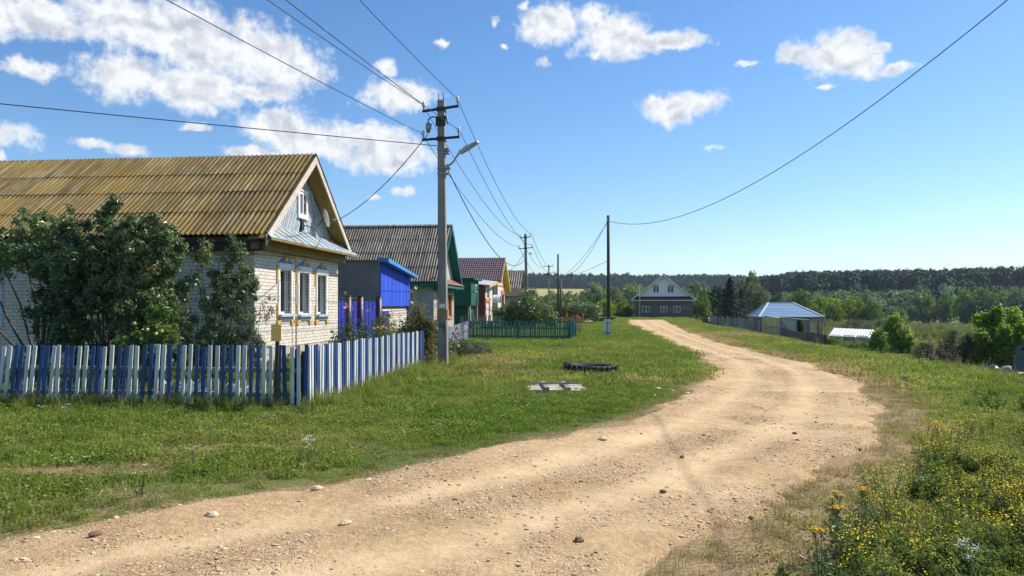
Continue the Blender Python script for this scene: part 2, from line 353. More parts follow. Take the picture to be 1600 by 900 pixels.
Q = np.stack([idx[:-1, :-1], idx[:-1, 1:], idx[1:, 1:], idx[1:, :-1]], -1).reshape(-1, 4)
rm, t, b, o = nodes('road_dirt')
tx = nm(t, 'ShaderNodeTexCoord'); OC = tx.outputs['Object']
a0 = nm(t, 'ShaderNodeTexNoise', {'Vector': OC, 'Scale': .8, 'Detail': 9.0, 'Roughness': .6}); a1 = nm(t, 'ShaderNodeTexNoise', {'Vector': OC, 'Scale': 14.0, 'Detail': 8.0, 'Roughness': .7})
c1 = nm(t, 'ShaderNodeValToRGB', {0: a0.outputs[0]}); e = c1.color_ramp; e.elements[0].position = .33; e.elements[1].position = .66
e.elements[0].color = (.49, .335, .175, 1); e.elements[1].color = (.67, .485, .28, 1)
c2 = nm(t, 'ShaderNodeValToRGB', {0: a1.outputs[0]}); e = c2.color_ramp; e.elements[0].position = .28; e.elements[1].position = .7
e.elements[0].color = (.66, .62, .58, 1); e.elements[1].color = (1.1, 1.1, 1.1, 1)
mlt = nm(t, 'ShaderNodeMix', {0: 1.0, 6: c1.outputs[0], 7: c2.outputs[0]}, data_type='RGBA', blend_type='MULTIPLY')
# packed stones: cells show where the surface is scoured
sc_ = nm(t, 'ShaderNodeAttribute', attribute_name='scour')
wv = nm(t, 'ShaderNodeTexNoise', {'Vector': OC, 'Scale': 9.0, 'Detail': 3.0})
wd = nm(t, 'ShaderNodeVectorMath', {0: wv.outputs['Color'], 1: (.07, .07, .0)}, operation='MULTIPLY'); wa = nm(t, 'ShaderNodeVectorMath', {0: OC, 1: wd.outputs[0]}, operation='ADD')
vo = nm(t, 'ShaderNodeTexVoronoi', {'Vector': wa.outputs[0], 'Scale': 24.0, 'Randomness': 1.0}, feature='DISTANCE_TO_EDGE')
vc = nm(t, 'ShaderNodeTexVoronoi', {'Vector': wa.outputs[0], 'Scale': 24.0, 'Randomness': 1.0}, feature='F1')
vr = nm(t, 'ShaderNodeMapRange', {0: vo.outputs['Distance'], 1: .0, 2: .09, 3: 0.0, 4: 1.0})
s1 = nm(t, 'ShaderNodeMath', {0: sc_.outputs['Fac'], 1: vr.outputs[0]}, operation='MULTIPLY')
cellv = nm(t, 'ShaderNodeSeparateColor', {0: vc.outputs['Color']}); cvr = nm(t, 'ShaderNodeMapRange', {0: cellv.outputs[0], 3: .93, 4: 1.07})
cs = nm(t, 'ShaderNodeMix', {0: sc_.outputs['Fac'], 6: (1, 1, 1, 1), 7: cvr.outputs[0]}, data_type='RGBA')
m4 = nm(t, 'ShaderNodeMix', {0: 1.0, 6: mlt.outputs[2], 7: cs.outputs[2]}, data_type='RGBA', blend_type='MULTIPLY'); ra = nm(t, 'ShaderNodeAttribute', attribute_name='rut'); rmx = nm(t, 'ShaderNodeMapRange', {0: ra.outputs['Fac'], 3: 0.0, 4: .36}); m5 = nm(t, 'ShaderNodeMix', {0: rmx.outputs[0], 6: m4.outputs[2], 7: (.68, .515, .325, 1)}, data_type='RGBA'); t.links.new(m5.outputs[2], b.inputs['Base Color'])
b.inputs['Roughness'].default_value = .95; b.inputs['Specular IOR Level'].default_value = .12
h = nm(t, 'ShaderNodeMath', {0: s1.outputs[0], 1: .3, 2: a1.outputs[0]}, operation='MULTIPLY_ADD')
bs_ = nm(t, 'ShaderNodeMapRange', {0: ra.outputs['Fac'], 3: .95, 4: .35}); bp = nm(t, 'ShaderNodeBump', {'Height': h.outputs[0], 'Strength': bs_.outputs[0], 'Distance': .04}); t.links.new(bp.outputs[0], b.inputs['Normal'])
def scour(X, Y): return sm(fbm(X+Y*.2, Y*1.0, 1.6, 50)+(fbm(X, Y, .5, 51)-.5)*.5, .47, .66)
wig = .02*np.sin(Y*.35)+.03*(fbm(X, Y, 3, 46)-.5)
RUT = np.clip(np.exp(-((AC-.30-wig)/.075)**2)+np.exp(-((AC-.66-wig)/.085)**2)+.5*np.exp(-((AC-.86-wig)/.05)**2), 0, 1)*(.55+.45*fbm(X, Y, 2.5, 47))
me = npmesh('road', np.stack([X, Y, z], -1).reshape(-1, 3), Q, rm, True, {'scour': (scour(X, Y)*(1-.9*RUT)).ravel(), 'rut': RUT.ravel()})
tag(link('road', me), kind='structure')
from mathutils import kdtree
RKD = kdtree.KDTree(X.size)
RP = np.stack([X.ravel(), Y.ravel(), z.ravel()], 1)
for i_, p_ in enumerate(RP.tolist()): RKD.insert((p_[0], p_[1], 0), i_)
RKD.balance()
def road_surface(Xq, Yq): return np.array([RP[RKD.find((a, b, 0))[1], 2] for a, b in zip(Xq.tolist(), Yq.tolist())])
RRUT = RUT.ravel()
def road_rut(Xq, Yq): return np.array([RRUT[RKD.find((a, b, 0))[1]] for a, b in zip(Xq.tolist(), Yq.tolist())])
def roadz(x, y):
    return tz(x, y)+.03
# side tracks leaving the road to the houses
def track(pts, w):
    P_ = np.array(pts, float); d = np.r_[0, np.cumsum(np.hypot(*np.diff(P_, axis=0).T))]; q = np.linspace(0, d[-1], 60)
    x = np.interp(q, d, P_[:, 0]); y = np.interp(q, d, P_[:, 1]); dx = np.gradient(x); dy = np.gradient(y); l = np.hypot(dx, dy)
    k = np.linspace(-1, 1, 9); wv_ = w*(.75+.5*fbm(x, y, 3, 60))
    X = x[:, None]-(dy/l)[:, None]*k*wv_[:, None]; Y = y[:, None]+(dx/l)[:, None]*k*wv_[:, None]
    z = terr(X, Y)+.045-.1*np.abs(k)**3
    i = np.arange(X.size).reshape(X.shape); Qt = np.stack([i[:-1, :-1], i[:-1, 1:], i[1:, 1:], i[1:, :-1]], -1).reshape(-1, 4)
    tag(link('path', npmesh('path', np.stack([X, Y, z], -1).reshape(-1, 3), Qt, rm, True, {'scour': np.zeros(X.size)})), kind='structure')
track([(4.0, 83), (1, 81), (-3, 79.5), (-8, 79)], 1.3); track([(3.8, 57), (1.0, 55), (-2, 54.5), (-6, 55)], .8)
# ---------------- ground cover ----------------
PROTO = bpy.data.collections.new('plant_kinds')
def leaves(C, Nn, S, asp=.5, fold=.15, r=rng):
    """one folded diamond per leaf, 2 triangles; C centres, Nn normals, S lengths"""
    n = len(C); Nn = Nn/np.linalg.norm(Nn, axis=1, keepdims=True)
    t = np.cross(Nn, r.normal(size=(n, 3))); t /= np.linalg.norm(t, axis=1, keepdims=True)+1e-9; b = np.cross(Nn, t)
    S = S[:, None]; V = np.stack([C-t*S*.5, C+b*S*asp*.5+Nn*S*fold, C+t*S*.5, C-b*S*asp*.5+Nn*S*fold], 1).reshape(-1, 3)
    i = np.arange(n)*4; T = np.concatenate([np.stack([i, i+1, i+2], 1), np.stack([i, i+2, i+3], 1)])
    return V, T
def blades(n, rad, h0, h1, w, lean, r=rng, C=None):
    a = r.random(n)*6.283; q = np.sqrt(r.random(n))*rad
    bx = q*np.cos(a) if C is None else C[:, 0]; by = q*np.sin(a) if C is None else C[:, 1]
    h = r.uniform(h0, h1, n); d = r.random(n)*6.283; ln = r.uniform(.1, 1, n)*lean*h; ww = w*r.uniform(.6, 1.2, n)
    f = d+1.57+r.normal(size=n)*.4; px, py = np.cos(f)*ww/2, np.sin(f)*ww/2; dx, dy = np.cos(d)*ln, np.sin(d)*ln; z0 = np.zeros(n)-.01
    V = np.stack([np.stack([bx-px, by-py, z0], 1), np.stack([bx+px, by+py, z0], 1), np.stack([bx+dx*.35-px*.8, by+dy*.35-py*.8, h*.6], 1),
                  np.stack([bx+dx*.35+px*.8, by+dy*.35+py*.8, h*.6], 1), np.stack([bx+dx, by+dy, h*(1-.25*(ln/h))], 1)], 1).reshape(-1, 3)
    i = np.arange(n)*5; T = np.concatenate([np.stack([i, i+1, i+3], 1), np.stack([i, i+3, i+2], 1), np.stack([i+2, i+3, i+4], 1)])
    return V, T
def join(parts):
    V = []; T = []; M_ = []; b = 0
    for (v, t_, m_) in parts: V.append(v); T.append(t_+b); M_ += [m_]*len(t_); b += len(v)
    return np.concatenate(V), np.concatenate(T), M_
def proto(name, parts, mats):
    V, T, M_ = join(parts); o = bpy.data.objects.new(name, npmesh(name, V, T, mats, False, None, M_)); PROTO.objects.link(o); return o
def updn(n, k, r=rng): v = r.normal(size=(n, 3))*k; v[:, 2] = 1; return v
I_ = 'INSTANCER'
GRASS = leafmat('grass_blades', (.17, .245, .035), (.30, .31, .08), (.43, .34, .18), .42, .6, 'tint', I_, .3)
CLOV = leafmat('lawn_leaves', (.14, .22, .03), (.25, .28, .06), (.35, .27, .13), .38, .6, 'tint', I_, .32)
DRYG = leafmat('dry_stalks', (.30, .24, .12), (.42, .34, .2), None, .25, .8, 'tint', I_, .2)
WEED = leafmat('weed_leaves', (.13, .20, .045), (.22, .25, .09), (.3, .27, .14), .42, .6, 'tint', I_, .25)
YEL = mat('yellow_petals', [(.72, .5, .01), (.85, .66, .03)], 3, .7, spec=.1); ORA = mat('tansy_petals', [(.85, .5, .0), (.9, .58, .02)], 3, .7, spec=.1)
WHT = mat('white_petals', [(.6, .6, .52), (.8, .8, .74)], 3, .7, spec=.1)
STM = leafmat('plant_stems', (.14, .17, .06), (.22, .2, .1), None, .1, .7, 'tint', I_, .2)
def grid_scatter(name, protos, pts, sc, tint, tilt=.12):
    """one object whose instances stand on the given points"""
    pts = np.asarray(pts, np.float32); n = len(pts)
    me = bpy.data.meshes.new(name); me.vertices.add(n); me.vertices.foreach_set('co', pts.ravel())
    def fa(nm_, d, ty='FLOAT'):
        a = me.attributes.new(nm_, ty, 'POINT'); a.data.foreach_set('vector' if ty == 'FLOAT_VECTOR' else 'value', np.asarray(d, np.int32 if ty == 'INT' else np.float32).ravel())
    fa('tint', np.clip(tint, 0, 1)); fa('sc', sc); fa('pick', rng.integers(0, len(protos), n), 'INT')
    fa('rot', np.stack([rng.normal(size=n)*tilt, rng.normal(size=n)*tilt, rng.random(n)*6.283], 1), 'FLOAT_VECTOR')
    o = link(name, me); c = bpy.data.collections.new(name+'_kinds')
    for k, p in enumerate(protos): 
        q = bpy.data.objects.new('%02d_%s' % (k, p.name), p.data); c.objects.link(q)
    g = bpy.data.node_groups.new(name, 'GeometryNodeTree'); g.interface.new_socket('Geometry', in_out='INPUT', socket_type='NodeSocketGeometry'); g.interface.new_socket('Geometry', in_out='OUTPUT', socket_type='NodeSocketGeometry')
    gi = g.nodes.new('NodeGroupInput'); go = g.nodes.new('NodeGroupOutput'); ip = g.nodes.new('GeometryNodeInstanceOnPoints'); ci = g.nodes.new('GeometryNodeCollectionInfo')
    ci.inputs['Collection'].default_value = c; ci.inputs['Separate Children'].default_value = True; ci.inputs['Reset Children'].default_value = True
    def na(nm_, ty):
        a = g.nodes.new('GeometryNodeInputNamedAttribute'); a.data_type = ty; a.inputs['Name'].default_value = nm_; return a.outputs['Attribute']
    er = g.nodes.new('FunctionNodeEulerToRotation'); L = g.links.new
    L(na('rot', 'FLOAT_VECTOR'), er.inputs[0]); L(er.outputs[0], ip.inputs['Rotation']); L(na('sc', 'FLOAT'), ip.inputs['Scale']); L(na('pick', 'INT'), ip.inputs['Instance Index'])
    ip.inputs['Pick Instance'].default_value = True; L(gi.outputs[0], ip.inputs['Points']); L(ci.outputs[0], ip.inputs['Instance']); L(ip.outputs[0], go.inputs[0])
    md = o.modifiers.new('scatter', 'NODES'); md.node_group = g; tag(o, kind='stuff'); return o
# kinds
PG = [proto('grass_patch', [(*blades(46, .15, .03, .10, .006, .9), 0), (*leaves(np.c_[rng.normal(size=(26, 2))*.08, rng.uniform(.01, .05, 26)], updn(26, .5), rng.uniform(.015, .035, 26), .7), 1)], [GRASS, CLOV]) for _ in range(4)]
PC = [proto('clover_patch', [(*leaves(np.c_[rng.normal(size=(85, 2))*.085, rng.uniform(.01, .075, 85)], updn(85, .6), rng.uniform(.014, .036, 85), .75), 0), (*blades(14, .14, .05, .12, .005, .8), 1)], [CLOV, GRASS]) for _ in range(4)]
PT = [proto('tall_grass', [(*blades(38, .11, .12, .34, .008, .7), 0), (*blades(5, .1, .3, .5, .004, .4), 1)], [GRASS, DRYG]) for _ in range(3)]
PL = [proto('meadow_patch', [(*blades(70, .42, .06, .20, .018, .8), 0), (*leaves(np.c_[rng.normal(size=(60, 2))*.22, rng.uniform(.02, .12, 60)], updn(60, .5), rng.uniform(.04, .08, 60), .7), 1)], [GRASS, CLOV]) for _ in range(4)]
PD = [proto('dry_grass', [(*blades(46, .15, .02, .09, .004, 1.1), 0), (*blades(10, .15, .02, .07, .006, .8), 1)], [DRYG, GRASS]) for _ in range(3)]
def herb(n, h, rad, nl, ls):
    r = rng; a = r.random(n)*6.283; tx_ = np.cos(a)*r.random(n)*rad; ty_ = np.sin(a)*r.random(n)*rad; H_ = r.uniform(.65, 1, n)*h
    st = []
    for k in range(n):
        p = np.array([tx_[k]*.3, ty_[k]*.3, 0]); q = np.array([tx_[k], ty_[k], H_[k]]); m_ = MB().tube([p, (p+q)/2+r.normal(size=3)*.01, q], [.003, .0025, .0015], 3, cap=False)
        F = np.array([f for f in m_.f]); V = np.array(m_.v); st.append((V, np.concatenate([F[:, [0, 1, 2]], F[:, [0, 2, 3]]]), 0))
    k = r.integers(0, n, nl); u = r.random(nl)**.8; C = np.c_[tx_[k]*(.3+.7*u), ty_[k]*(.3+.7*u), H_[k]*u*.92]+r.normal(size=(nl, 3))*.018
    st.append((*leaves(C, updn(nl, .9), r.uniform(.6, 1.2, nl)*ls, .32), 1))
    return st, np.c_[tx_, ty_, H_]
PY = []
for _ in range(4):       # bushy herb with a mist of tiny yellow heads
    st, tips = herb(10, .36, .17, 210, .034)
    k = rng.integers(0, len(tips), 90); C = tips[k]*np.array([1, 1, .93])+rng.normal(size=(90, 3))*np.array([.035, .035, .04])
    st.append((*leaves(C, updn(90, .5), rng.uniform(.010, .019, 90), .8, 0), 2)); PY.append(proto('yellow_herb', st, [STM, WEED, YEL]))
PW = []
for _ in range(3):       # yarrow: grey-white flat heads on stems
    st, tips = herb(4, .34, .1, 60, .04)
    C = np.repeat(tips, 26, 0)+np.c_[rng.normal(size=(104, 2))*.017, rng.normal(size=104)*.003+.005]
    st.append((*leaves(C, updn(104, .25), rng.uniform(.007, .011, 104), .9, 0), 2)); PW.append(proto('yarrow_plant', st, [STM, WEED, WHT]))
PF = []
for _ in range(2):       # low white clover and daisy heads
    C = np.c_[rng.normal(size=(9, 2))*.09, rng.uniform(.07, .12, 9)]; C = np.repeat(C, 6, 0)+rng.normal(size=(54, 3))*.006
    PF.append(proto('white_flower_patch', [(*leaves(C, updn(54, .7), rng.uniform(.008, .014, 54), .9, 0), 0)], [WHT]))
PX_ = []
for _ in range(3):       # wiry, half dry tall weeds
    st, tips = herb(6, .62, .16, 90, .045)
    C = np.repeat(tips, 8, 0)-np.c_[np.zeros((48, 2)), rng.random(48)*.2]+rng.normal(size=(48, 3))*.012
    st.append((*leaves(C, updn(48, 1.5), rng.uniform(.015, .03, 48), .4, 0), 2)); PX_.append(proto('wiry_weed', st, [STM, WEED, DRYG]))
PB = []
for _ in range(3):       # leafy green weed clump
    st, tips = herb(14, .30, .2, 330, .055); PB.append(proto('leafy_weed', st, [STM, WEED]))

def view_ok(X, Y, m=.06):
    d = -math.sin(YAW)*X+math.cos(YAW)*Y; x = math.cos(YAW)*X+math.sin(YAW)*Y
    return (d > 3.6) & (np.abs(x) < d*(.667+m)+1.5)
def pool(x0, x1, y0, y1, dens):
    n = int((x1-x0)*(y1-y0)*dens); X = rng.uniform(x0, x1, n); Y = rng.uniform(y0, y1, n); k = view_ok(X, Y); X, Y = X[k], Y[k]
    return X, Y
BUILT = [(-40, -9.2, 19.9, 29), (-40, -8.6, 29, 36.5), (-40, -8.9, 41.5, 48.2)]
def free(X, Y):
    k = np.ones(X.shape, bool)
    for a, b_, c_, d_ in BUILT: k &= ~((X > a) & (X < b_) & (Y > c_) & (Y < d_))
    return k
def emit(name, protos, XY, prob, sc, tint, tilt=.12, dz=0):
    X, Y = XY; k = (rng.random(len(X)) < prob) & free(X, Y); X, Y = X[k], Y[k]; sc = sc[k] if hasattr(sc, '__len__') else np.full(len(X), sc)
    return grid_scatter(name, protos, np.stack([X, Y, terr(X, Y)+dz], 1), sc*rng.uniform(.75, 1.25, len(X)), (tint[k] if hasattr(tint, '__len__') else np.full(len(X), tint))+rng.normal(size=len(X))*.1, tilt)
def fields(X, Y):
    sd = road_sd(X, Y)+(fbm(X, Y, 1.0, 70)-.5)*.8+(fbm(X, Y, .25, 71)-.5)*.4; s = X-np.interp(Y, ROAD_R[:, 1], ROAD_R[:, 0])
    return sd, s > -1, s, dryness(X, Y)
# near turf (up to 17 m)
A = pool(-13, 13, 3, 17, 62); sd, rt, s, dr = fields(*A); ln = fbm(A[0], A[1], 1.3, 72)
ok = (sd > .0)
emit('grass', PG+PC, A, ok*np.clip(1.05-dr*1.05, .0, 1)*np.where(ln > .3, 1, .6), .8*(.6+.4*sm(sd, .0, .7))+.7*ln*sm(sd, .1, 1.2), dr*.9+.55*(fbm(A[0], A[1], 2.5, 73)-.35)+.12*rt)
B = pool(-13, 13, 3, 17, 30); sd, rt, s, dr = fields(*B)
emit('dry_grass', PD, B, (sd > -.12)*np.clip((dr-.12)*1.7, 0, .85), .9, .4)
# tall grass: along the fences, the verge ditch and scattered
C_ = pool(-13, 14, 3, 24, 26); sd, rt, s, dr = fields(*C_); X, Y = C_
ff = np.exp(-np.abs(Y-12.0)/.35)*(X < -4.4)+np.exp(-np.abs(X+4.45)/.4)*(Y > 12)*(Y < 24)
n5 = fbm(X, Y, 1.6, 75)
pr = (sd > .5)*(np.where(rt, sm(s, 1.8, 3.5)*.45*sm(n5, .35, .6), .05+.28*sm(n5, .55, .7))+ff*1.6)*(1-dr)
emit('tall_grass', PT, C_, pr, np.where(rt, 1., .62+.5*ff), dr*.6+.1)
# mid and far turf
D_ = pool(-26, 30, 16, 62, 9); sd, rt, s, dr = fields(*D_); emit('meadow_grass', PL, D_, (sd > .12)*np.clip(1.1-dr*.7, 0, 1), .62+.5*fbm(D_[0], D_[1], 3, 76), dr*.95+.7*(fbm(D_[0], D_[1], 4, 93)-.28)+.1*rt)
E_ = pool(-60, 130, 60, 200, 2.0); sd, rt, s, dr = fields(*E_); emit('meadow_grass', PL, E_, (sd > .3)*.9, np.where((E_[0] > 9) & (E_[0] < 18) & (E_[1] < 125), .5, 1.1), .25+.3*fbm(E_[0], E_[1], 12, 77))
# flowers and weeds on the near verge
F_ = pool(.5, 12, 3.4, 15, 26); sd, rt, s, dr = fields(*F_); X, Y = F_
yb = np.exp(-(((X-3.3)/1.1)**2+((Y-6.2)/1.5)**2))+np.exp(-(((X-4.6)/1.7)**2+((Y-8.6)/1.3)**2))+.8*np.exp(-(((X-6.3)/1.3)**2+((Y-8.5)/1.6)**2))+.6*np.exp(-(((X-1.55)/.5)**2+((Y-4.9)/.3)**2))
emit('yellow_wildflowers', PY, F_, (s > .75)*np.clip(yb*1.1*sm(fbm(X, Y, .7, 78), .34, .6), 0, .8), .85, .35)
emit('leafy_weeds', PB, F_, (s > 1.0)*np.clip(.07+.5*sm(fbm(X, Y, 1.0, 79), .52, .68)-dr*.3, 0, 1), .8, .2)
emit('wiry_weeds', PX_, F_, (s > 2.2)*(.05+.34*sm(fbm(X, Y, 2.0, 80), .42, .62)*sm(X, 4.2, 6)), .8, .55)
H2 = pool(17, 110, 40, 190, .55); X, Y = H2; emit('leafy_weeds', PB+PX_, H2, (.2+.7*sm(fbm(X, Y, 9, 95), .4, .6))*(Y > 40+.0*X)*(np.hypot(X-20, Y-80) > 9), 1.7+1.0*fbm(X, Y, 8, 96), .3+.7*fbm(X, Y, 11, 97))
G_ = pool(-13, 13, 3.4, 34, 7); sd, rt, s, dr = fields(*G_); X, Y = G_
emit('white_wildflowers', PW+PF+PF, G_, (sd > .5)*np.clip(.03+.33*sm(fbm(X, Y, 1.8, 81), .53, .68), 0, 1), .8, .2)
H_ = pool(5, 60, 14, 130, 1.6); sd, rt, s, dr = fields(*H_); X, Y = H_
emit('leafy_weeds', PB+PX_, H_, (s > 4.8)*(Y < 66)*~((X > 9.5) & (Y > 42) & (X < 17.5))*(.25+.5*sm(fbm(X, Y, 5, 82), .4, .6)), .8+.6*fbm(X, Y, 6, 83), .25+.5*fbm(X, Y, 7, 84))
# the kitchen garden behind the picket fence
K_ = pool(-14, -4.8, 12.3, 30, 7); emit('leafy_weeds', PB+PT, K_, .38*sm(fbm(K_[0], K_[1], 1.5, 85), .3, .6), 1.15, .15)

# ---- stones on the road ----
def stone(r=rng, n=9, flat=.34):
    m_ = MB(); pts = [(0, 0, .5*flat)]; rings = []
    for j, (zz, rr) in enumerate([(.42, .55), (.1, 1.0), (-.3, .8)]):
        for k in range(n): a = 2*math.pi*k/n; q = rr*r.uniform(.72, 1.1)*.5; pts.append((q*math.cos(a)*1.25, q*math.sin(a), zz*flat*r.uniform(.8, 1.1)))
    F = []
    for k in range(n): F.append((0, 1+k, 1+(k+1) % n))
    for j in range(2):
        for k in range(n): a = 1+j*n+k; b_ = 1+j*n+(k+1) % n; F += [(a, a+n, b_), (b_, a+n, b_+n)]
    return np.array(pts), np.array(F)
SM_ = mat('road_stone', [(.46, .33, .2), (.6, .46, .3), (.68, .55, .39)], 6, .9, .4, 60, rnd=.22, spec=.15)
SD_ = mat('brown_stone', [(.16, .095, .06), (.25, .16, .1)], 6, .9, .4, 60, rnd=.15, spec=.15)
ST = [proto('road_stone', [(*stone(), 0)], [SM_]) for _ in range(7)]+[proto('brown_stone', [(*stone(flat=.6), 0)], [SD_])]
X, Y = pool(-9, 8, 3.2, 30, 300); sd = road_sd(X, Y); sq = scour(X, Y)
k = (sd < .1) & (rng.random(len(X)) < (.06+.55*sq)*np.where(Y > 14, .5, 1)*(1-.92*road_rut(X, Y))); X, Y, sq = X[k], Y[k], sq[k]
def cam_road_z(X, Y): return road_surface(X, Y)+.002
pk = rng.random(len(X)); 
grid_scatter('gravel', ST[:7]*4+[ST[7]], np.stack([X, Y, cam_road_z(X, Y)], 1), .009+.032*pk**3+.014*(sq > .4)*rng.random(len(X)), np.zeros(len(X)), .18)
for (x, y, s_, dark, lab) in [(-3.54,5.13,.085,1,'small dark brown stone near the lower corner of the dirt road'),(-.11,5.39,.075,1,'reddish brown stone in the road near the grassy bottom edge'),(-3.0,5.75,.10,0,'pale flat stone beside two smaller ones on the near road edge'),(-1.9,5.7,.09,0,'pale rounded stone half sunk in the middle of the near road'),(-2.5,6.7,.1,0,'pale angular stone by the grass edge of the road'),(.1,9.5,.1,0,'pale flat stone lying where the grass tip meets the road'),(.95,8.6,.05,1,'small dark stone on the far rut of the road bend'),(.6,6.9,.06,1,'brown pebble in the stony scoured patch of road'),(2.6,10.4,.06,1,'dark reddish pebble out on the smooth road bend')]:
    V, F = stone(rng, 11, .55); o = link('stone', newmesh('stone', (V*s_).tolist(), [tuple(map(int, f)) for f in F], SD_ if dark else SM_), None, (x, y, float(road_surface(np.array([x]), np.array([y]))[0])+.012), (0, 0, rng.random()*6)); tag(o, lab, 'stone', 'loose stones on the dirt road')
# ---------------- shared building materials ----------------
def boards(name, cols, **k): return mat(name, cols, 3, .75, .35, 25, st=(1, 1, .12), **k)
WHITE = mat('white_paint', [(.74, .75, .75), (.82, .82, .8)], 6, .5, .15, 40, rnd=.05, dirt=(.5, .49, .46))
GREYW = mat('weathered_white_paint', [(.5, .53, .53), (.68, .7, .69)], 9, .65, .3, 30, st=(1, 1, .25), rnd=.1, dirt=(.33, .33, .31), dscale=3)
BLUEP = mat('blue_fence_paint', [(.007, .035, .14), (.012, .06, .24)], 7, .5, .3, 30, st=(1, 1, .25), rnd=.15, spec=.5, dirt=(.05, .1, .22), dscale=3)
SILI = mat('white_silicate_brick', [(.60, .54, .45), (.72, .66, .56), (.80, .74, .64)], 9, .85, .3, 60, rnd=.09, hue=.006, dirt=(.5, .45, .38), dscale=5)
MORT = mat('dark_mortar', [(.13, .12, .11), (.2, .185, .17)], 12, .95)
OCHRE = boards('ochre_boards', [(.22, .14, .03), (.31, .21, .055)], rnd=.08, dirt=(.16, .11, .05), dscale=2)
DARKB = boards('dark_brown_boards', [(.035, .022, .018), (.06, .04, .03)], rnd=.1)
GREYB = mat('grey_blue_boards', [(.36, .40, .45), (.5, .54, .58)], 5, .7, .4, 30, rnd=.2, dirt=(.24, .26, .28), dscale=2)
ZINC = mat('zinc_sheet', [(.42, .52, .56), (.55, .63, .66)], 2, .38, .1, 8, rnd=.06, metal=.35, spec=.5, dirt=(.36, .30, .24), dscale=1.0)
PIPE = mat('gas_pipe_paint', [(.33, .22, .13), (.5, .4, .3)], 12, .6, .2, 40, st=(1, 1, .4))
DARKIN = mat('dark_interior', [(.015, .016, .018), (.03, .03, .033)], 2, .9)
CURT = mat('grey_net_curtain', [(.30, .36, .35), (.44, .49, .47)], 14, .9, .4, 20, st=(2.5, 2.5, .15)); CURTW = mat('white_net_curtain', [(.6, .6, .58), (.74, .74, .72)], 14, .9, .4, 20, st=(2.5, 2.5, .15))
GLASS = glassmat('window_glass'); BLUET = mat('blue_trim', [(.03, .13, .38), (.05, .2, .5)], 8, .5); YELT = mat('yellow_trim', [(.62, .38, .07), (.75, .5, .14)], 8, .6)
STEEL = mat('grey_steel', [(.25, .26, .27), (.35, .36, .37)], 8, .4, metal=.7); BLK = mat('black_metal', [(.015, .015, .016), (.03, .03, .03)], 8, .5, spec=.4)
REDB = mat('dark_red_brick_paint', [(.15, .035, .025), (.21, .055, .035)], 12, .8, .3, 50, rnd=.1); ORB = mat('orange_red_trim', [(.48, .12, .05), (.6, .18, .08)], 8, .7)
TEAL = boards('teal_boards', [(.012, .11, .10), (.02, .16, .145)], rnd=.1); DGRN = boards('dark_green_boards', [(.01, .09, .055), (.018, .13, .085)], rnd=.12)
def slate(name, ramp, moss, mossamt):
    """weathered corrugated sheet: grey grime in streaks down the slope, lichen in patches"""
    m, t, b, o = nodes(name); tx = nm(t, 'ShaderNodeTexCoord'); oi = nm(t, 'ShaderNodeObjectInfo')
    ge = nm(t, 'ShaderNodeNewGeometry')
    mp = nm(t, 'ShaderNodeMapping', {'Vector': ge.outputs['Position'], 'Scale': (6.0, .8, .8)})
    n = nm(t, 'ShaderNodeTexNoise', {'Vector': mp.outputs[0], 'Scale': 1.0, 'Detail': 8.0, 'Roughness': .65})
    cr = nm(t, 'ShaderNodeValToRGB', {0: n.outputs[0]}); e = cr.color_ramp; e.elements[0].position = .32; e.elements[1].position = .7
    e.elements[0].color = c4(ramp[0]); e.elements[1].color = c4(ramp[-1]); q = e.elements.new(.5); q.color = c4(ramp[1])
    n2 = nm(t, 'ShaderNodeTexNoise', {'Vector': ge.outputs['Position'], 'Scale': .55, 'Detail': 7.0, 'Roughness': .7})
    ad = nm(t, 'ShaderNodeMath', {0: oi.outputs['Random'], 1: .1, 2: n2.outputs[0]}, operation='MULTIPLY_ADD')
    r = nm(t, 'ShaderNodeMapRange', {0: ad.outputs[0], 1: .44, 2: .74, 3: 0.0, 4: mossamt})
    mx = nm(t, 'ShaderNodeMix', {0: r.outputs[0], 6: cr.outputs[0], 7: c4(moss)}, data_type='RGBA')
    # troughs are mixed towards dark brown, streaked by noise
    tr = nm(t, 'ShaderNodeAttribute', attribute_name='trough')
    n3 = nm(t, 'ShaderNodeMapRange', {0: n.outputs[0], 1: .3, 2: .7, 3: .35, 4: .95}); tm = nm(t, 'ShaderNodeMath', {0: tr.outputs['Fac'], 1: n3.outputs[0]}, operation='MULTIPLY')
    m2 = nm(t, 'ShaderNodeMix', {0: tm.outputs[0], 6: mx.outputs[2], 7: (.055, .042, .028, 1)}, data_type='RGBA')
    v = nm(t, 'ShaderNodeMapRange', {0: oi.outputs['Random'], 3: .82, 4: 1.15}); hs = nm(t, 'ShaderNodeHueSaturation', {'Color': m2.outputs[2], 'Value': v.outputs[0]})
    t.links.new(hs.outputs[0], b.inputs['Base Color']); b.inputs['Roughness'].default_value = .9; b.inputs['Specular IOR Level'].default_value = .2
    nb = nm(t, 'ShaderNodeTexNoise', {'Vector': ge.outputs['Position'], 'Scale': 30.0, 'Detail': 4.0}); bp = nm(t, 'ShaderNodeBump', {'Height': nb.outputs[0], 'Strength': .4, 'Distance': .02}); t.links.new(bp.outputs[0], b.inputs['Normal'])
    return m
SLATE1 = slate('mossy_slate', [(.095, .07, .035), (.22, .165, .075), (.38, .32, .2)], (.26, .165, .02), .75)
SLATE2 = slate('grey_slate', [(.14, .12, .10), (.32, .29, .245), (.5, .465, .4)], (.17, .11, .045), .5)
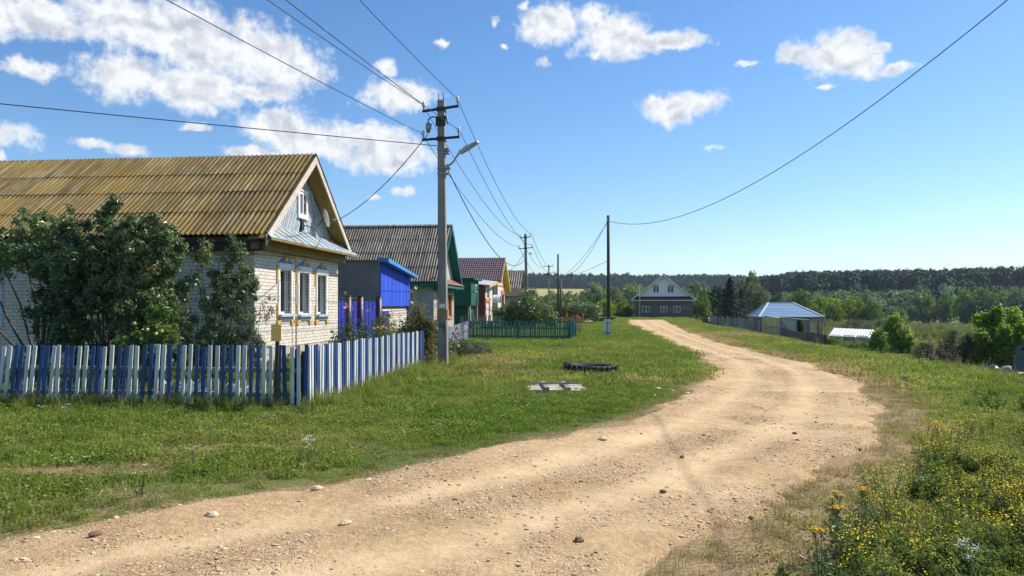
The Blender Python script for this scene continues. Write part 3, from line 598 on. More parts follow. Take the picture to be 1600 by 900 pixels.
def sheet_mesh(name, waves, pitch, length, amp, mt, seg=6):
    n = waves*seg+1; V = []; tr = []
    for j in (0, 1):
        for i in range(n):
            ph = 2*math.pi*i/seg; V.append((i*pitch/seg, -j*length, amp*math.cos(ph))); tr.append(max(0, -math.cos(ph))**.7 if True else 0)
    for i in range(n): V.append((i*pitch/seg, -length, amp*math.cos(2*math.pi*i/seg)-.014)); tr.append(0)
    Q = [(i, i+n, i+n+1, i+1) for i in range(n-1)]+[(i+n, i+2*n, i+2*n+1, i+n+1) for i in range(n-1)]
    return npmesh(name, np.array(V), np.array(Q), mt, False, {'trough': tr})
def slate_roof(parent, xtip, xfar, yr, zr, ye, ze, mt, rows, waves=7, pitch=.15, amp=.027):
    """corrugated sheets laid row by row on one slope (ridge at yr,zr; eave at ye,ze)"""
    sl_ = math.hypot(yr-ye, zr-ze); sgn = 1 if yr > ye else -1; L = sl_/rows; me = sheet_mesh('roof_sheet', waves, pitch, L+.12, amp, mt)
    ang = math.atan2(zr-ze, abs(yr-ye)); w = waves*pitch; n = int((xtip-xfar)/w)+1
    for r_ in range(rows):
        for i in range(n):
            f = (r_*L-.06)/sl_ if r_ else 0
            y = yr+(ye-yr)*f; z = zr+(ze-zr)*f+.05+rng.normal()*.004
            x0 = xtip-(i+1)*w if sgn > 0 else xtip-i*w
            o = link('roof_sheet', me, parent, (x0-WL[parent.name].x, y-WL[parent.name].y, z-WL[parent.name].z), (ang-.018+rng.normal()*.002, 0, 0 if sgn > 0 else math.pi))
            if sgn < 0: o.rotation_euler = (ang-.018, 0, math.pi)
def wall_x(mb, X, t, y0, y1, z0, z1, ops, mi=0):
    """wall facing +X at X, thickness t behind it, rectangular openings (ya, yb, za, zb)"""
    ys = sorted({y0, y1, *[v for o in ops for v in o[:2]]}); zs = sorted({z0, z1, *[v for o in ops for v in o[2:]]})
    for a, b_ in zip(ys[:-1], ys[1:]):
        for c_, d in zip(zs[:-1], zs[1:]):
            if any(o[0] <= a and b_ <= o[1] and o[2] <= c_ and d <= o[3] for o in ops): continue
            mb.box(X-t, X, a, b_, c_, d, mi)
    return mb
def brick_rects(u0, u1, z0, z1, ops, bl=.25, bh=.088, j=.011):
    out = []; z = z0; k = 0
    while z+bh*.6 < z1:
        u = u0-(bl+j)/2*(k % 2)
        while u < u1:
            a, b_ = max(u, u0), min(u+bl, u1); zz = min(z+bh, z1)
            if b_-a > .03:
                segs = [(a, b_)]
                for o in ops:
                    if o[2] < zz-.02 and o[3] > z+.02:
                        segs = [s_ for p, q in segs for s_ in ((p, min(q, o[0])), (max(p, o[1]), q)) if s_[1]-s_[0] > .03]
                out += [(p, q, z, zz) for p, q in segs]
            u += bl+j
        z += bh+j; k += 1
    return out
UB = None
def lay_bricks(parent, rects, place, singles, mt, name='brick'):
    """place(rect) -> x0,x1,y0,y1,z0,z1; the first `singles` become objects of their own"""
    ub = MB().box(-.5, .5, -.5, .5, -.5, .5); me = newmesh(name, ub.v, ub.f, mt); L = WL[parent.name]; rest = MB()
    for i, r_ in enumerate(rects):
        x0, x1, y0, y1, z0, z1 = place(r_); e = rng.normal()*.0015
        if i < singles: link(name, me, parent, ((x0+x1)/2-L.x+e, (y0+y1)/2-L.y+e, (z0+z1)/2-L.z), None, (x1-x0, y1-y0, z1-z0))
        else: rest.box(x0+e, x1+e, y0+e, y1+e, z0, z1)
    if rest.v: NOFIX.add('brickwork'); tag(rest.build('brickwork', mt, parent), kind='stuff')

# ---------------- house 1: white brick, mossy slate roof ----------------
X1, YA, YB = -9.25, 20.1, 26.93
h1 = thing('brick_house', 'white brick house with a mossy corrugated roof behind the blue and white fence', 'house', (X1, 23.4, 0))
WIN = [(21.75, 22.6, 1.47, 2.80), (23.25, 24.08, 1.45, 2.78), (24.83, 25.66, 1.43, 2.76)]
SW = (-17.9, -16.85, 1.3, 2.6)
w = MB(); wall_x(w, X1-.03, .35, YA+.03, YB, 0, 3.3, [(a-.0, b_, c_, d) for a, b_, c_, d in WIN]); w.build('wall', MORT, h1)
w = MB()
for a, b_, c_, d in [(-25, SW[0], 0, 3.3), (SW[1], X1-.39, 0, 3.3), (SW[0], SW[1], 0, SW[2]), (SW[0], SW[1], SW[3], 3.3)]: w.box(a, b_, YA+.03, YA+.38, c_, d)
w.box(-25, X1-.39, YB-.35, YB, 0, 3.3); w.build('wall', MORT, h1)
MB().box(X1-.3, X1+.05, YA-.05, YB+.05, 0, .47).build('plinth', mat('plinth_render', [(.42, .36, .28), (.52, .45, .36)], 5, .9, .4, 30, dirt=(.3, .27, .22)), h1)
fr = [('x',)+r_ for r_ in brick_rects(YA, YB, .49, 3.27, WIN)]
sd_ = [('y',)+r_ for r_ in brick_rects(-18.6, X1, .04, 3.27, [(SW[0], SW[1], SW[2], SW[3])])]
rv = []
for a, b_, c_, d in WIN:
    z = .49
    while z < d:
        if z+.088 > c_: rv.append(('r', b_, max(z, c_), min(z+.088, d)))
        z += .099
def pl1(r_):
    if r_[0] == 'x': return (X1-.035, X1, r_[1], r_[2], r_[3], r_[4])
    if r_[0] == 'r': return (X1-.2, X1-.075, r_[1]-.008, r_[1]+.02, r_[2], r_[3])
    return (r_[1], r_[2], YA, YA+.035, r_[3], r_[4])
def sc1(r_):
    if r_[0] == 'x': return 1.0 if r_[3] > .6 and r_[1] < 22.2 and r_[2] > YA+.2 else (.6 if r_[3] > .6 else 2)
    if r_[0] == 'r': return 3
    return 0 if (r_[1] < -15.6 and r_[1] > -17.2) or (r_[1] > -11.6 and r_[3] > 1.4) else 4
allb = sorted(fr+sd_+rv, key=lambda q: (0 if (q[0] == 'y' and sc1(q) == 0) else (1 if q[0] == 'x' and q[1] < 21.7 and q[3] > .55 else 2)+(rng.random() if q[0] == 'x' else 1.5)))
lay_bricks(h1, allb, pl1, 300, SILI)
# windows
def casement(parent, X, a, b_, c_, d, deep=.2, trim=True, fr_m=None, cur=CURT, muntin=1):
    fm = fr_m or WHITE; x = X-deep; fw = .06
    f = MB().box(x-.05, x, a, b_, c_, c_+fw).box(x-.05, x, a, b_, d-fw, d).box(x-.05, x, a, a+fw, c_+fw, d-fw).box(x-.05, x, b_-fw, b_, c_+fw, d-fw)
    if muntin: m_ = (a+b_)/2; f.box(x-.048, x-.002, m_-.035, m_+.035, c_+fw, d-fw)
    w_ = f.build('window', fm, parent)
    MB().box(x-.034, x-.026, a+fw, b_-fw, c_+fw, d-fw).build('pane', GLASS, w_)
    MB().box(x-.14, x-.13, a, b_, c_, d).build('curtain', cur, w_)
    return w_
for a, b_, c_, d in WIN:
    w_ = casement(h1, X1, a, b_, c_, d, .15)
    q = .10; xo = X1+.03
    t_ = MB().box(X1-.0, xo, a-q, a, c_-.02, d+.02).box(X1, xo, b_, b_+q, c_-.02, d+.02)
    t_.box(X1-.14, X1, a, a+.02, c_, d); t_.build('casing', WHITE, w_)
    lace = MB().box(X1, xo+.03, a-q-.06, b_+q+.06, d+.02, d+.17)
    n = 18; s_ = (b_-a+2*q+.12)/n
    for k in range(n):
        y = a-q-.06+k*s_; lace.prism([(X1+.005, y, d+.02), (X1+.005, y+s_, d+.02), (X1+.005, y+s_/2, d-.035)], (.04, 0, 0))
    lace.build('lace_board', WHITE, w_)
    MB().box(X1-.02, X1+.14, a-q-.04, b_+q+.04, c_-.09, c_-.02).box(X1, X1+.05, a-q, b_+q, c_-.2, c_-.09).build('sill', mat('sill_paint', [(.35, .42, .47), (.48, .53, .56)], 6, .5), w_)
    bl = MB(); cy = (a+b_)/2; top = d+.17
    bl.prism([(X1, a-.12, top), (X1, cy-.1, top+.03), (X1, cy-.16, top+.15), (X1, a+.08, top+.08)], (.04, 0, 0)).prism([(X1, b_+.12, top), (X1, cy+.1, top+.03), (X1, cy+.16, top+.15), (X1, b_-.08, top+.08)], (.04, 0, 0)).box(X1, X1+.035, a-.1, b_+.1, top, top+.03)
    bl.build('ornament', BLUET, w_)
    ye = MB(); 
    for k in range(10):
        t0, t1 = k*.628, (k+1)*.628; r0, r1 = (.13, .075) if k % 2 else (.075, .13)
        ye.prism([(X1, cy, top+.12), (X1, cy+math.cos(t0)*r0, top+.12+math.sin(t0)*r0), (X1, cy+math.cos(t1)*r1, top+.12+math.sin(t1)*r1)], (.055, 0, 0))
    for y in (a-q-.14, b_+q+.03): 
        if y < a: ye.box(X1, X1+.04, y+.03, y+.08, d-.4, d+.1).box(X1, X1+.04, y+.05, y+.08, c_-.2, c_+.3)
    for y in (a-.2, b_-.02): ye.box(X1, X1+.05, y-.02, y+.26, c_-.28, c_-.2).box(X1, X1+.045, y+.02, y+.18, c_-.34, c_-.28)
    ye.build('ornament', YELT, w_)
# side window at the left edge
f = MB(); a, b_, c_, d = SW; y = YA+.12
for bx in ((a, b_, c_, c_+.07), (a, b_, d-.07, d), (a, a+.07, c_, d), (b_-.07, b_, c_, d), ((a+b_)/2-.03, (a+b_)/2+.03, c_+.07, d-.07)): f.box(bx[0], bx[1], y+(.001 if bx[0] > a else 0), y+.05, bx[2], bx[3])
w_ = f.build('window', WHITE, h1); MB().box(a+.07, b_-.07, y+.02, y+.03, c_+.07, d-.07).build('pane', GLASS, w_); MB().box(a, b_, y+.12, y+.13, c_, d).build('curtain', CURT, w_)
lc = MB().box(a-.13, a-.001, YA-.03, YA, c_-.1, d+.1).box(b_+.001, b_+.13, YA-.03, YA, c_-.1, d+.1).box(a-.15, b_+.15, YA-.04, YA-.001, c_-.22, c_-.1).box(a-.15, b_+.15, YA-.04, YA-.001, d+.1, d+.25)
for k in range(12): lc.box(b_+.131, b_+.16, YA-.028, YA-.003, c_-.05+k*.11, c_-.05+k*.11+.06)
lc.build('casing', mat('pale_blue_trim', [(.45, .55, .62), (.6, .66, .7)], 8, .6), w_)
# eaves box, frieze, soffit, awning
RY, RZ, EL, ER, EZ, TIP = 23.4, 6.44, 19.72, 27.08, 3.60, -8.74
MB().box(-25, TIP-.2, YA-.22, YA-.03, 3.2, 3.5).box(-25, TIP-.24, EL+.05, EL+.09, 3.42, 3.56).build('eave_board', DARKB, h1)  # shade under the roof is put into the dark brown of board and soffit
MB().box(-25, TIP-.3, EL+.09, YA-.22, 3.42, 3.46).build('soffit', DARKB, h1)
for k, (z0, z1) in enumerate(((3.25, 3.37), (3.375, 3.5))): MB().box(X1+.001, X1+.25-.02*(1-k), YA-.24, YB+.12, z0, z1).build('frieze_board', OCHRE, h1)
MB().box(X1+.25, X1+.6, YA-.3, YB+.2, 3.5, 3.53).build('soffit', OCHRE, h1)
def awn(y):               # inner upper point of the awning at y: on the wall, or lower where the roof cuts it off
    z = min(3.975, EZ+(RZ-EZ)*(1-abs(y-RY)/(RY-EL))-.13 if y < RY else EZ+(RZ-EZ)*(1-abs(y-RY)/(ER-RY))-.13); z = max(z, 3.56)
    return X1+.66-(z-3.535)/.44*.64, z
for k in range(13):      # metal sheets of the awning, lapped
    y0 = YA-.42+k*.575; y1 = y0+.585; e = .006*(k % 2); xa, za = awn(y0); xb, zb_ = awn(y1)
    MB().hexa([(X1+.66, y0, 3.535+e), (X1+.66, y1, 3.535+e), (xb, y1, zb_+e), (xa, y0, za+e), (X1+.66, y0, 3.55+e), (X1+.66, y1, 3.55+e), (xb, y1, zb_+.015+e), (xa, y0, za+.015+e)]).beam((X1+.66, y1, 3.56+e), (xb, y1, zb_+.025+e), .02, .025).build('awning_sheet', ZINC, h1)
MB().box(X1+.6, X1+.655, YA-.4, YB+.4, 3.47, 3.53).build('fascia', OCHRE, h1)
# gable: back plane then slanted boards of each half
gz = lambda y: EZ+(RZ-EZ)*(1-abs(y-RY)/(RY-EL))-.14
MB().prism([(X1-.06, EL+.35, 3.3), (X1-.06, ER-.35, 3.3), (X1-.06, ER-.35, gz(ER-.35)), (X1-.06, RY, gz(RY)), (X1-.06, EL+.35, gz(EL+.35))], (-.12, 0, 0)).build('gable_wall', mat('gable_backing', [(.12, .13, .15), (.18, .19, .2)], 4, .9), h1)  # backing darker than the boards: shade lines between them put into its colour
zb = 3.96
def gboard(yb0, side):
    """board leaning up from zb, running parallel to the far rake"""
    sl = (RZ-EZ)/(RY-EL); w_ = .118; pts = []
    # clip a slanted strip against the gable triangle and the centre line
    def line(y): return [(y, zb)]
    d = -side*1.0
    y0 = yb0; poly = []
    steps = 22; tmax = 0
    for i in range(steps+1):
        t_ = i/steps*3.2; yy = y0+d*t_*.55; z_ = zb+t_*.95
        if z_ < gz(yy) and (yy-RY)*side > -.0: tmax = t_
    if tmax < .15: return
    a = (y0, zb-.08); b_ = (y0+d*tmax*.55, zb+tmax*.95)
    m_ = MB().prism([(X1-.058, a[0], a[1]), (X1-.058, a[0]+w_*.84, a[1]), (X1-.058, b_[0]+w_*.84, b_[1]), (X1-.058, b_[0], b_[1])], (.02+.004*rng.random(), 0, 0)); m_.build('gable_board', GREYB, h1)
for k in range(27): gboard(RY+.0+k*.128, 1)
for k in range(27): gboard(RY-.13-k*.128, -1)
teeth = MB()
for k in range(52): y = EL+.45+k*.125; teeth.prism([(X1-.03, y, zb+.07), (X1-.03, y+.12, zb+.07), (X1-.03, y+.06, zb-.06)], (.028, 0, 0))
teeth.build('gable_trim', GREYB, h1)
# rakes (barge boards) and boarded underside of the overhang
def rake(side, mt, nm_, w0=.26):
    ye = EL if side < 0 else ER
    a = Vector((TIP, ye, EZ-.03)); b_ = Vector((TIP, RY, RZ-.03)); dn = Vector((0, 0, -w0))
    MB().hexa([a+dn+Vector((-.03, 0, 0)), a+dn, b_+dn, b_+dn+Vector((-.03, 0, 0)), a+Vector((-.03, 0, 0)), a, b_, b_+Vector((-.03, 0, 0))]).build(nm_, mt, h1)
CREAM = mat('peeling_cream_paint', [(.5, .44, .36), (.66, .62, .55)], 14, .7, .4, 40, dirt=(.4, .28, .17), dscale=6)
rake(-1, CREAM, 'barge_board'); rake(1, CREAM, 'barge_board', .2)
for side in (-1, 1):
    ye = EL if side < 0 else ER
    for k in range(4):
        x0 = TIP-.04-k*.125; dz = -.10
        MB().hexa([(x0-.12, ye, EZ+dz), (x0, ye, EZ+dz), (x0, RY, RZ+dz), (x0-.12, RY, RZ+dz), (x0-.12, ye, EZ+dz+.03), (x0, ye, EZ+dz+.03), (x0, RY, RZ+dz+.03), (x0-.12, RY, RZ+dz+.03)]).build('soffit_board', OCHRE, h1)
# attic window
a, b_, c_, d = 23.2, 23.98, 4.52, 5.34; xg = X1-.034
f = MB().box(xg, xg+.05, a, b_, c_, c_+.1).box(xg, xg+.05, a, b_, d-.1, d).box(xg, xg+.05, a, a+.12, c_+.1, d-.1).box(xg, xg+.05, b_-.12, b_, c_+.1, d-.1).box(xg, xg+.045, (a+b_)/2-.03, (a+b_)/2+.03, c_+.1, d-.1).box(xg, xg+.08, a-.03, b_+.03, d, d+.04).box(xg, xg+.07, a-.02, b_+.02, c_-.05, c_)
w_ = f.build('window', WHITE, h1); MB().box(xg+.003, xg+.012, a+.1, b_-.1, c_+.1, d-.1).build('pane', mat('attic_glass', [(.10, .12, .14), (.2, .22, .24)], 3, .1, spec=.6), w_)
MB().box(xg+.012, xg+.016, (a+b_)/2+.05, b_-.15, c_+.2, d-.35).build('broken_pane_gap', DARKIN, w_)
# satellite dish on a bent arm
dsh = thing('satellite_dish', 'white oval satellite dish fixed to the grey gable under the mossy roof', 'satellite dish', (X1, 24.0, 4.26))
dn = Vector((.75, .55, .25)).normalized(); m_ = MB(); c0 = Vector((X1+.28, 24.78, 4.62)); a1 = dn.cross(Vector((0, 0, 1))).normalized(); a2 = a1.cross(dn)
ring = [[c0+(a1*math.cos(t_)*.27+a2*math.sin(t_)*.31)*q+dn*(.06*q*q) for t_ in [k*math.pi/10 for k in range(20)]] for q in (.02, .35, .7, 1)]
V = [p for r_ in ring for p in r_]; F = [(j*20+k, j*20+(k+1) % 20, j*20+20+(k+1) % 20, j*20+20+k) for j in range(3) for k in range(20)]
V2 = [p-dn*.012 for p in V]; m_.add(V+V2, F+[tuple(80+i for i in reversed(f_)) for f_ in F]+[(60+k, 60+(k+1) % 20, 140+(k+1) % 20, 140+k) for k in range(20)]); m_.build('dish', WHITE, dsh, True)
MB().tube([(X1+.0, 23.55, 4.25), (X1+.12, 23.6, 4.25), (X1+.14, 24.3, 4.2), (X1+.2, 24.6, 4.45), c0-dn*.02], .018, 6).box(X1-.03, X1+.03, 23.45, 23.62, 4.1, 4.42).build('mount_arm', BLK, dsh)
MB().tube([c0-a2*.28, c0+dn*.33-a2*.12], .01, 5).tube([c0+dn*.36-a2*.12, c0+dn*.28-a2*.1], [.03, .03], 8).build('receiver', STEEL, dsh)
# gas pipe
gp = thing('gas_pipe', 'thin rusty gas pipe running under the eaves and down beside the first white window', 'gas pipe', (X1+.08, 22.75, .3))
MB().tube([(-16, YA-.07, 3.1), (X1-.3, YA-.07, 3.12), (X1+.1, YA-.07, 3.13)], .02, 6).build('side_run', PIPE, gp)
MB().tube([(X1+.1, YA-.1, 3.13), (X1+.1, 22.55, 3.2), (X1+.1, 22.70, 3.17), (X1+.1, 22.77, 3.05), (X1+.1, 22.79, .0)], .024, 8).build('downpipe', PIPE, gp)
slate_roof(h1, TIP, -26, RY, RZ, EL, EZ, SLATE1, 4); slate_roof(h1, TIP, -26, RY, RZ, ER, EZ, SLATE1, 4)
rc = MB()
for k in range(16): rc.prism([(TIP-.02-k*1.1-1.12, RY-.16, RZ+.0), (TIP-.02-k*1.1-1.12, RY, RZ+.115+.004*(k % 2)), (TIP-.02-k*1.1-1.12, RY+.16, RZ+.0)], (1.14, 0, 0))
# ---------------- house 2: grey-white brick, teal trim ----------------
def gable_house(root, X, ya, yb, yr, zr, ez, tip, xfar, el, er, wall_m, mort, gable_m, soff_m, roof_m, ops, rows, frieze_m, bricks, far_ok=True):
    w = MB(); wall_x(w, X-.03, .3, ya+.03, yb, -.3, ez-.1, ops); w.box(xfar, X-.34, ya+.03, ya+.3, -.3, ez-.1); w.box(xfar, X-.34, yb-.3, yb, -.3, ez-.1); w.build('wall', mort, root)
    if bricks:
        rr = [('x',)+r_ for r_ in brick_rects(ya, yb, .1, ez-.2, ops, .25, .088, .02)]+[('y',)+r_ for r_ in brick_rects(xfar, X, .1, ez-.2, [], .25, .088, .02)]
        lay_bricks(root, rr, lambda r_: (X-.035, X, r_[1], r_[2], r_[3], r_[4]) if r_[0] == 'x' else (r_[1], r_[2], ya, ya+.035, r_[3], r_[4]), 0, wall_m)
    gz = lambda y: ez+(zr-ez)*(1-(yr-y)/(yr-el) if y < yr else 1-(y-yr)/(er-yr))-.12
    n = int((er-el-.7)/.14)
    for k in range(n):
        y0 = el+.35+k*.14; z0 = ez-.1; zt = min(gz(y0), gz(y0+.135))
        if zt > z0+.05: MB().box(X-.05, X-.02+.004*(k % 2), y0, y0+.135, z0, zt).build('gable_board', gable_m, root)
    MB().prism([(X-.06, el+.3, ez-.1), (X-.06, er-.3, ez-.1), (X-.06, er-.3, gz(er-.3)), (X-.06, yr, gz(yr)), (X-.06, el+.3, gz(el+.3))], (-.1, 0, 0)).build('gable_wall', gable_m, root)
    for side in (-1, 1):
        ye = el if side < 0 else er; z0 = ez; a = Vector((tip, ye, z0-.02)); b_ = Vector((tip, yr, zr-.02)); dn = Vector((0, 0, -.22)); tx_ = Vector((-.035, 0, 0))
        MB().hexa([a+dn+tx_, a+dn, b_+dn, b_+dn+tx_, a+tx_, a, b_, b_+tx_]).build('barge_board', soff_m[0], root)
        MB().hexa([(X, ye, z0-.12), (tip-.04, ye, z0-.12), (tip-.04, yr, zr-.12), (X, yr, zr-.12), (X, ye, z0-.08), (tip-.04, ye, z0-.08), (tip-.04, yr, zr-.08), (X, yr, zr-.08)]).build('soffit', soff_m[1], root)
    MB().box(xfar, tip-.05, el+.05, el+.08, ez-.28, ez-.04).box(xfar, X, el+.08, ya, ez-.2, ez-.17).build('eave_board', frieze_m, root)
    if roof_m:
        slate_roof(root, tip, xfar, yr, zr, el, ez, roof_m, rows); slate_roof(root, tip, xfar, yr, zr, er, ez, roof_m, rows)
        MB().prism([(xfar, yr-.15, zr), (xfar, yr, zr+.1), (xfar, yr+.15, zr)], (tip-xfar, 0, 0)).build('ridge_cap', roof_m, root)
X2 = -8.9
h2 = thing('brick_house', 'brick house with grey corrugated roof and teal gable behind the concrete lamp pole', 'house', (X2, 44.8, 0))
OP2 = [(42.9, 43.75, 1.1, 2.35), (44.5, 45.35, 1.1, 2.35), (46.1, 46.95, 1.1, 2.35)]
SILG = mat('grey_brick', [(.42, .41, .38), (.56, .54, .49)], 9, .85, .2, 50, rnd=.08)
gable_house(h2, X2, 41.85, 48.0, 44.8, 6.45, 3.02, -8.4, -21.5, 41.4, 48.35, SILG, MORT, mat('pale_green_boards', [(.36, .44, .40), (.5, .56, .5)], 5, .7, .3, 30, st=(1, 1, .2), rnd=.1, dirt=(.25, .3, .27)), (TEAL, TEAL), SLATE2, OP2, 4, TEAL, True)
for k in range(11):
    y0 = 41.5+k*.62; MB().hexa([(X2+.62, y0, 2.93), (X2+.62, y0+.61, 2.93), (X2+.02, y0+.61, 3.3), (X2+.02, y0, 3.3), (X2+.62, y0, 2.95), (X2+.62, y0+.61, 2.95), (X2+.02, y0+.61, 3.32), (X2+.02, y0, 3.32)]).build('awning_sheet', mat('brown_metal_sheet', [(.2, .09, .06), (.3, .15, .1)], 3, .5, rnd=.1) if k == 0 else bpy.data.materials['brown_metal_sheet'], h2)
MB().box(X2+.003, X2+.2, 41.7, 48.1, 2.55, 2.8).box(X2+.2, X2+.6, 41.6, 48.2, 2.82, 2.85).box(X2+.55, X2+.6, 41.55, 48.25, 2.72, 2.82).build('frieze_board', TEAL, h2)
for a, b_, c_, d in OP2:
    w_ = casement(h2, X2, a, b_, c_, d, .1, cur=CURTW, muntin=1)
    MB().box(X2+.001, X2+.04, a-.16, a-.001, c_-.1, d+.1).box(X2+.001, X2+.04, b_+.001, b_+.16, c_-.1, d+.1).box(X2+.001, X2+.05, a-.2, b_+.2, d+.1, d+.28).box(X2+.001, X2+.06, a-.2, b_+.2, c_-.22, c_-.1).build('casing', ORB, w_)
    MB().box(X2-.098, X2-.02, a+.0, a+.12, c_, d).box(X2-.098, X2-.02, b_-.12, b_, c_, d).build('shutter', REDB, w_)

# ---- grey and blue lean-to shed between the two ----
sh = thing('shed', 'grey sheet-clad shed with a bright blue board side above a brick base', 'shed', (-8.9, 31, 0))
GSH = mat('grey_flat_sheet', [(.15, .165, .18), (.21, .225, .24)], 1.5, .55, .2, 15, rnd=.08, spec=.4, dirt=(.26, .27, .28), dscale=1.2)
BLU = boards('bright_blue_boards', [(.018, .06, .50), (.03, .10, .62)], rnd=.14); BLU2 = mat('blue_metal', [(.02, .035, .38), (.025, .045, .46)], 2, .4, .2, 20, spec=.5)
YS, XS = 31.0, -8.72
for i, (x0, x1) in enumerate([(-13.6, -12.2), (-12.19, -10.64), (-10.63, XS-.13)]):
    for j, (z0, z1) in enumerate([(1.02, 2.42), (2.43, 3.55)]): MB().box(x0, x1, YS-.02-.003*((i+j) % 2), YS+.02, z0, z1).build('panel', GSH, sh)
MB().box(-13.6, XS-.12, YS+.03, YS+.2, -.1, 3.5).build('wall', GSH, sh)
for k in range(15):
    y0 = YS+k*.333; y1 = y0+.328; zt = lambda y: 3.52-(y-YS)*.095
    MB().hexa([(XS-.12, y0, 1.7), (XS-.09+.006*(k % 2), y0, 1.7), (XS-.09+.006*(k % 2), y1, 1.7), (XS-.12, y1, 1.7), (XS-.12, y0, zt(y0)), (XS-.09+.006*(k % 2), y0, zt(y0)), (XS-.09+.006*(k % 2), y1, zt(y1)), (XS-.12, y1, zt(y1))]).build('board', BLU, sh)
MB().hexa([(XS-.2, YS-.15, 3.53), (XS+.28, YS-.15, 3.5), (XS+.28, YS+5.1, 3.02), (XS-.2, YS+5.1, 3.05), (XS-.2, YS-.15, 3.7), (XS+.28, YS-.15, 3.67), (XS+.28, YS+5.1, 3.14), (XS-.2, YS+5.1, 3.17)]).build('fascia', mat('light_blue_metal', [(.03, .2, .55), (.05, .26, .62)], 2, .4, spec=.5), sh)
MB().hexa([(-13.7, YS-.15, 3.6), (XS-.2, YS-.15, 3.56), (XS-.2, YS+5.1, 3.06), (-13.7, YS+5.1, 3.1), (-13.7, YS-.15, 3.64), (XS-.2, YS-.15, 3.6), (XS-.2, YS+5.1, 3.1), (-13.7, YS+5.1, 3.14)]).build('roof', GSH, sh)
MB().box(XS-.45, XS-.24, YS+.35, YS+4.85, -.1, 1.66).build('wall', MORT, sh)
lay_bricks(sh, brick_rects(YS+.35, YS+4.85, .05, 1.62, [], .25, .088, .014), lambda r_: (XS-.25, XS-.2, r_[0], r_[1], r_[2], r_[3]), 120, SILI)
MB().box(XS-.3, XS-.12, YS+.1, YS+.33, -.1, 1.69).box(XS-.3, XS-.14, YS+4.87, YS+5.05, -.1, 1.69).build('post', BLK, sh)
# ---- blue gate with brown pipe posts ----
gt = thing('gate', 'bright blue sheet metal gate between thick brown pipe posts beside the white brick house', 'gate', (-9.3, 27.2, 0))
RUSTB = mat('brown_pipe_paint', [(.05, .022, .02), (.085, .04, .032)], 5, .45, .2, 20, spec=.5)
GP_ = lambda t_: Vector((-9.25+1.15*t_, 27+2.7*t_, 0))
for t_ in (.19, .42, .79): q = GP_(t_); MB().tube([(q.x, q.y-.06, -.1), (q.x, q.y-.06, 2.05)], .11, 14).tube([(q.x, q.y-.06, 2.05), (q.x, q.y-.06, 2.07)], .12, 14).build('post', RUSTB, gt, True)
for t0, t1, z1 in ((0, .16, 1.9), (.22, .39, 1.87), (.45, .76, 1.87), (.82, .98, 1.5)):
    m_ = MB(); n = int((t1-t0)*2.9/.1)
    for k in range(n):
        a, b_ = GP_(t0+(t1-t0)*k/n), GP_(t0+(t1-t0)*(k+1)/n-.001); e = Vector((.012, -.005, 0))*(k % 2); w_ = Vector((.015, -.006, 0))
        m_.hexa([a+Vector((0, 0, .12))+e, a+w_+Vector((0, 0, .12))+e, b_+w_+Vector((0, 0, .12))+e, b_+Vector((0, 0, .12))+e, a+Vector((0, 0, z1))+e, a+w_+Vector((0, 0, z1))+e, b_+w_+Vector((0, 0, z1))+e, b_+Vector((0, 0, z1))+e])
    m_.build('leaf', BLU2, gt)
MB().beam(GP_(0)+Vector((0, 0, 2.0)), GP_(.42)+Vector((0, 0, 2.0)), .05, .04).build('top_rail', RUSTB, gt)
# dark picket fence in front of the shed
pf = thing('picket_fence', 'low dark grey picket fence standing among flowers in front of the blue board shed', 'fence', (-7.6, 33, 0))
for k in range(26):
    y = 31.0+k*.24; MB().box(-7.62, -7.59, y, y+.09, .0, 1.02+.03*rng.random()).build('picket', DARKB, pf)
MB().box(-7.66, -7.625, 30.9, 37, .75, .82).build('rail', DARKB, pf)

# ---------------- green annexe, house 3, house 4 ----------------
an = thing('storage_annexe', 'dark green boarded box raised on cream posts between the two brick houses', 'shed', (-8.95, 56, 0))
for k in range(22): y0 = 55.0+k*.165; MB().box(-9.0, -8.95+.008*(k % 2), y0, y0+.16, 1.72, 3.6).build('board', DGRN, an)
MB().box(-12.5, -9.02, 55.0, 58.6, 1.72, 3.58).build('wall', DGRN, an)
MB().box(-12.6, -8.7, 54.8, 58.85, 3.6, 3.74).build('roof', DGRN, an)
MB().box(-12.2, -9.25, 55.5, 58.4, -.1, 1.7).box(-9.245, -9.2, 56.0, 58.0, 0, 1.68).build('door', DGRN, an)
for y in (55.1, 58.45): MB().box(-9.15, -9.0, y, y+.13, -.1, 1.72).build('post', CREAM, an)
f = MB().box(-8.94, -8.9, 56.9, 57.7, 2.75, 3.3); w_ = f.build('window', WHITE, an); MB().box(-8.9, -8.89, 57.0, 57.6, 2.82, 3.23).build('pane', mat('dull_glass', [(.03, .035, .04), (.06, .07, .075)], 3, .15, spec=.5), w_)
DULL = bpy.data.materials['dull_glass']
X3 = -9.9
h3 = thing('brick_house', 'cream and dark red brick house with a purple metal tile roof and yellow gable edge', 'house', (X3, 80, 0))
PUR = mat('purple_metal_tile', [(.10, .058, .066), (.155, .09, .10)], 2, .4, rnd=.1, spec=.5)
CRB = mat('cream_brick', [(.55, .47, .38), (.68, .6, .5)], 14, .85, .2, 60)
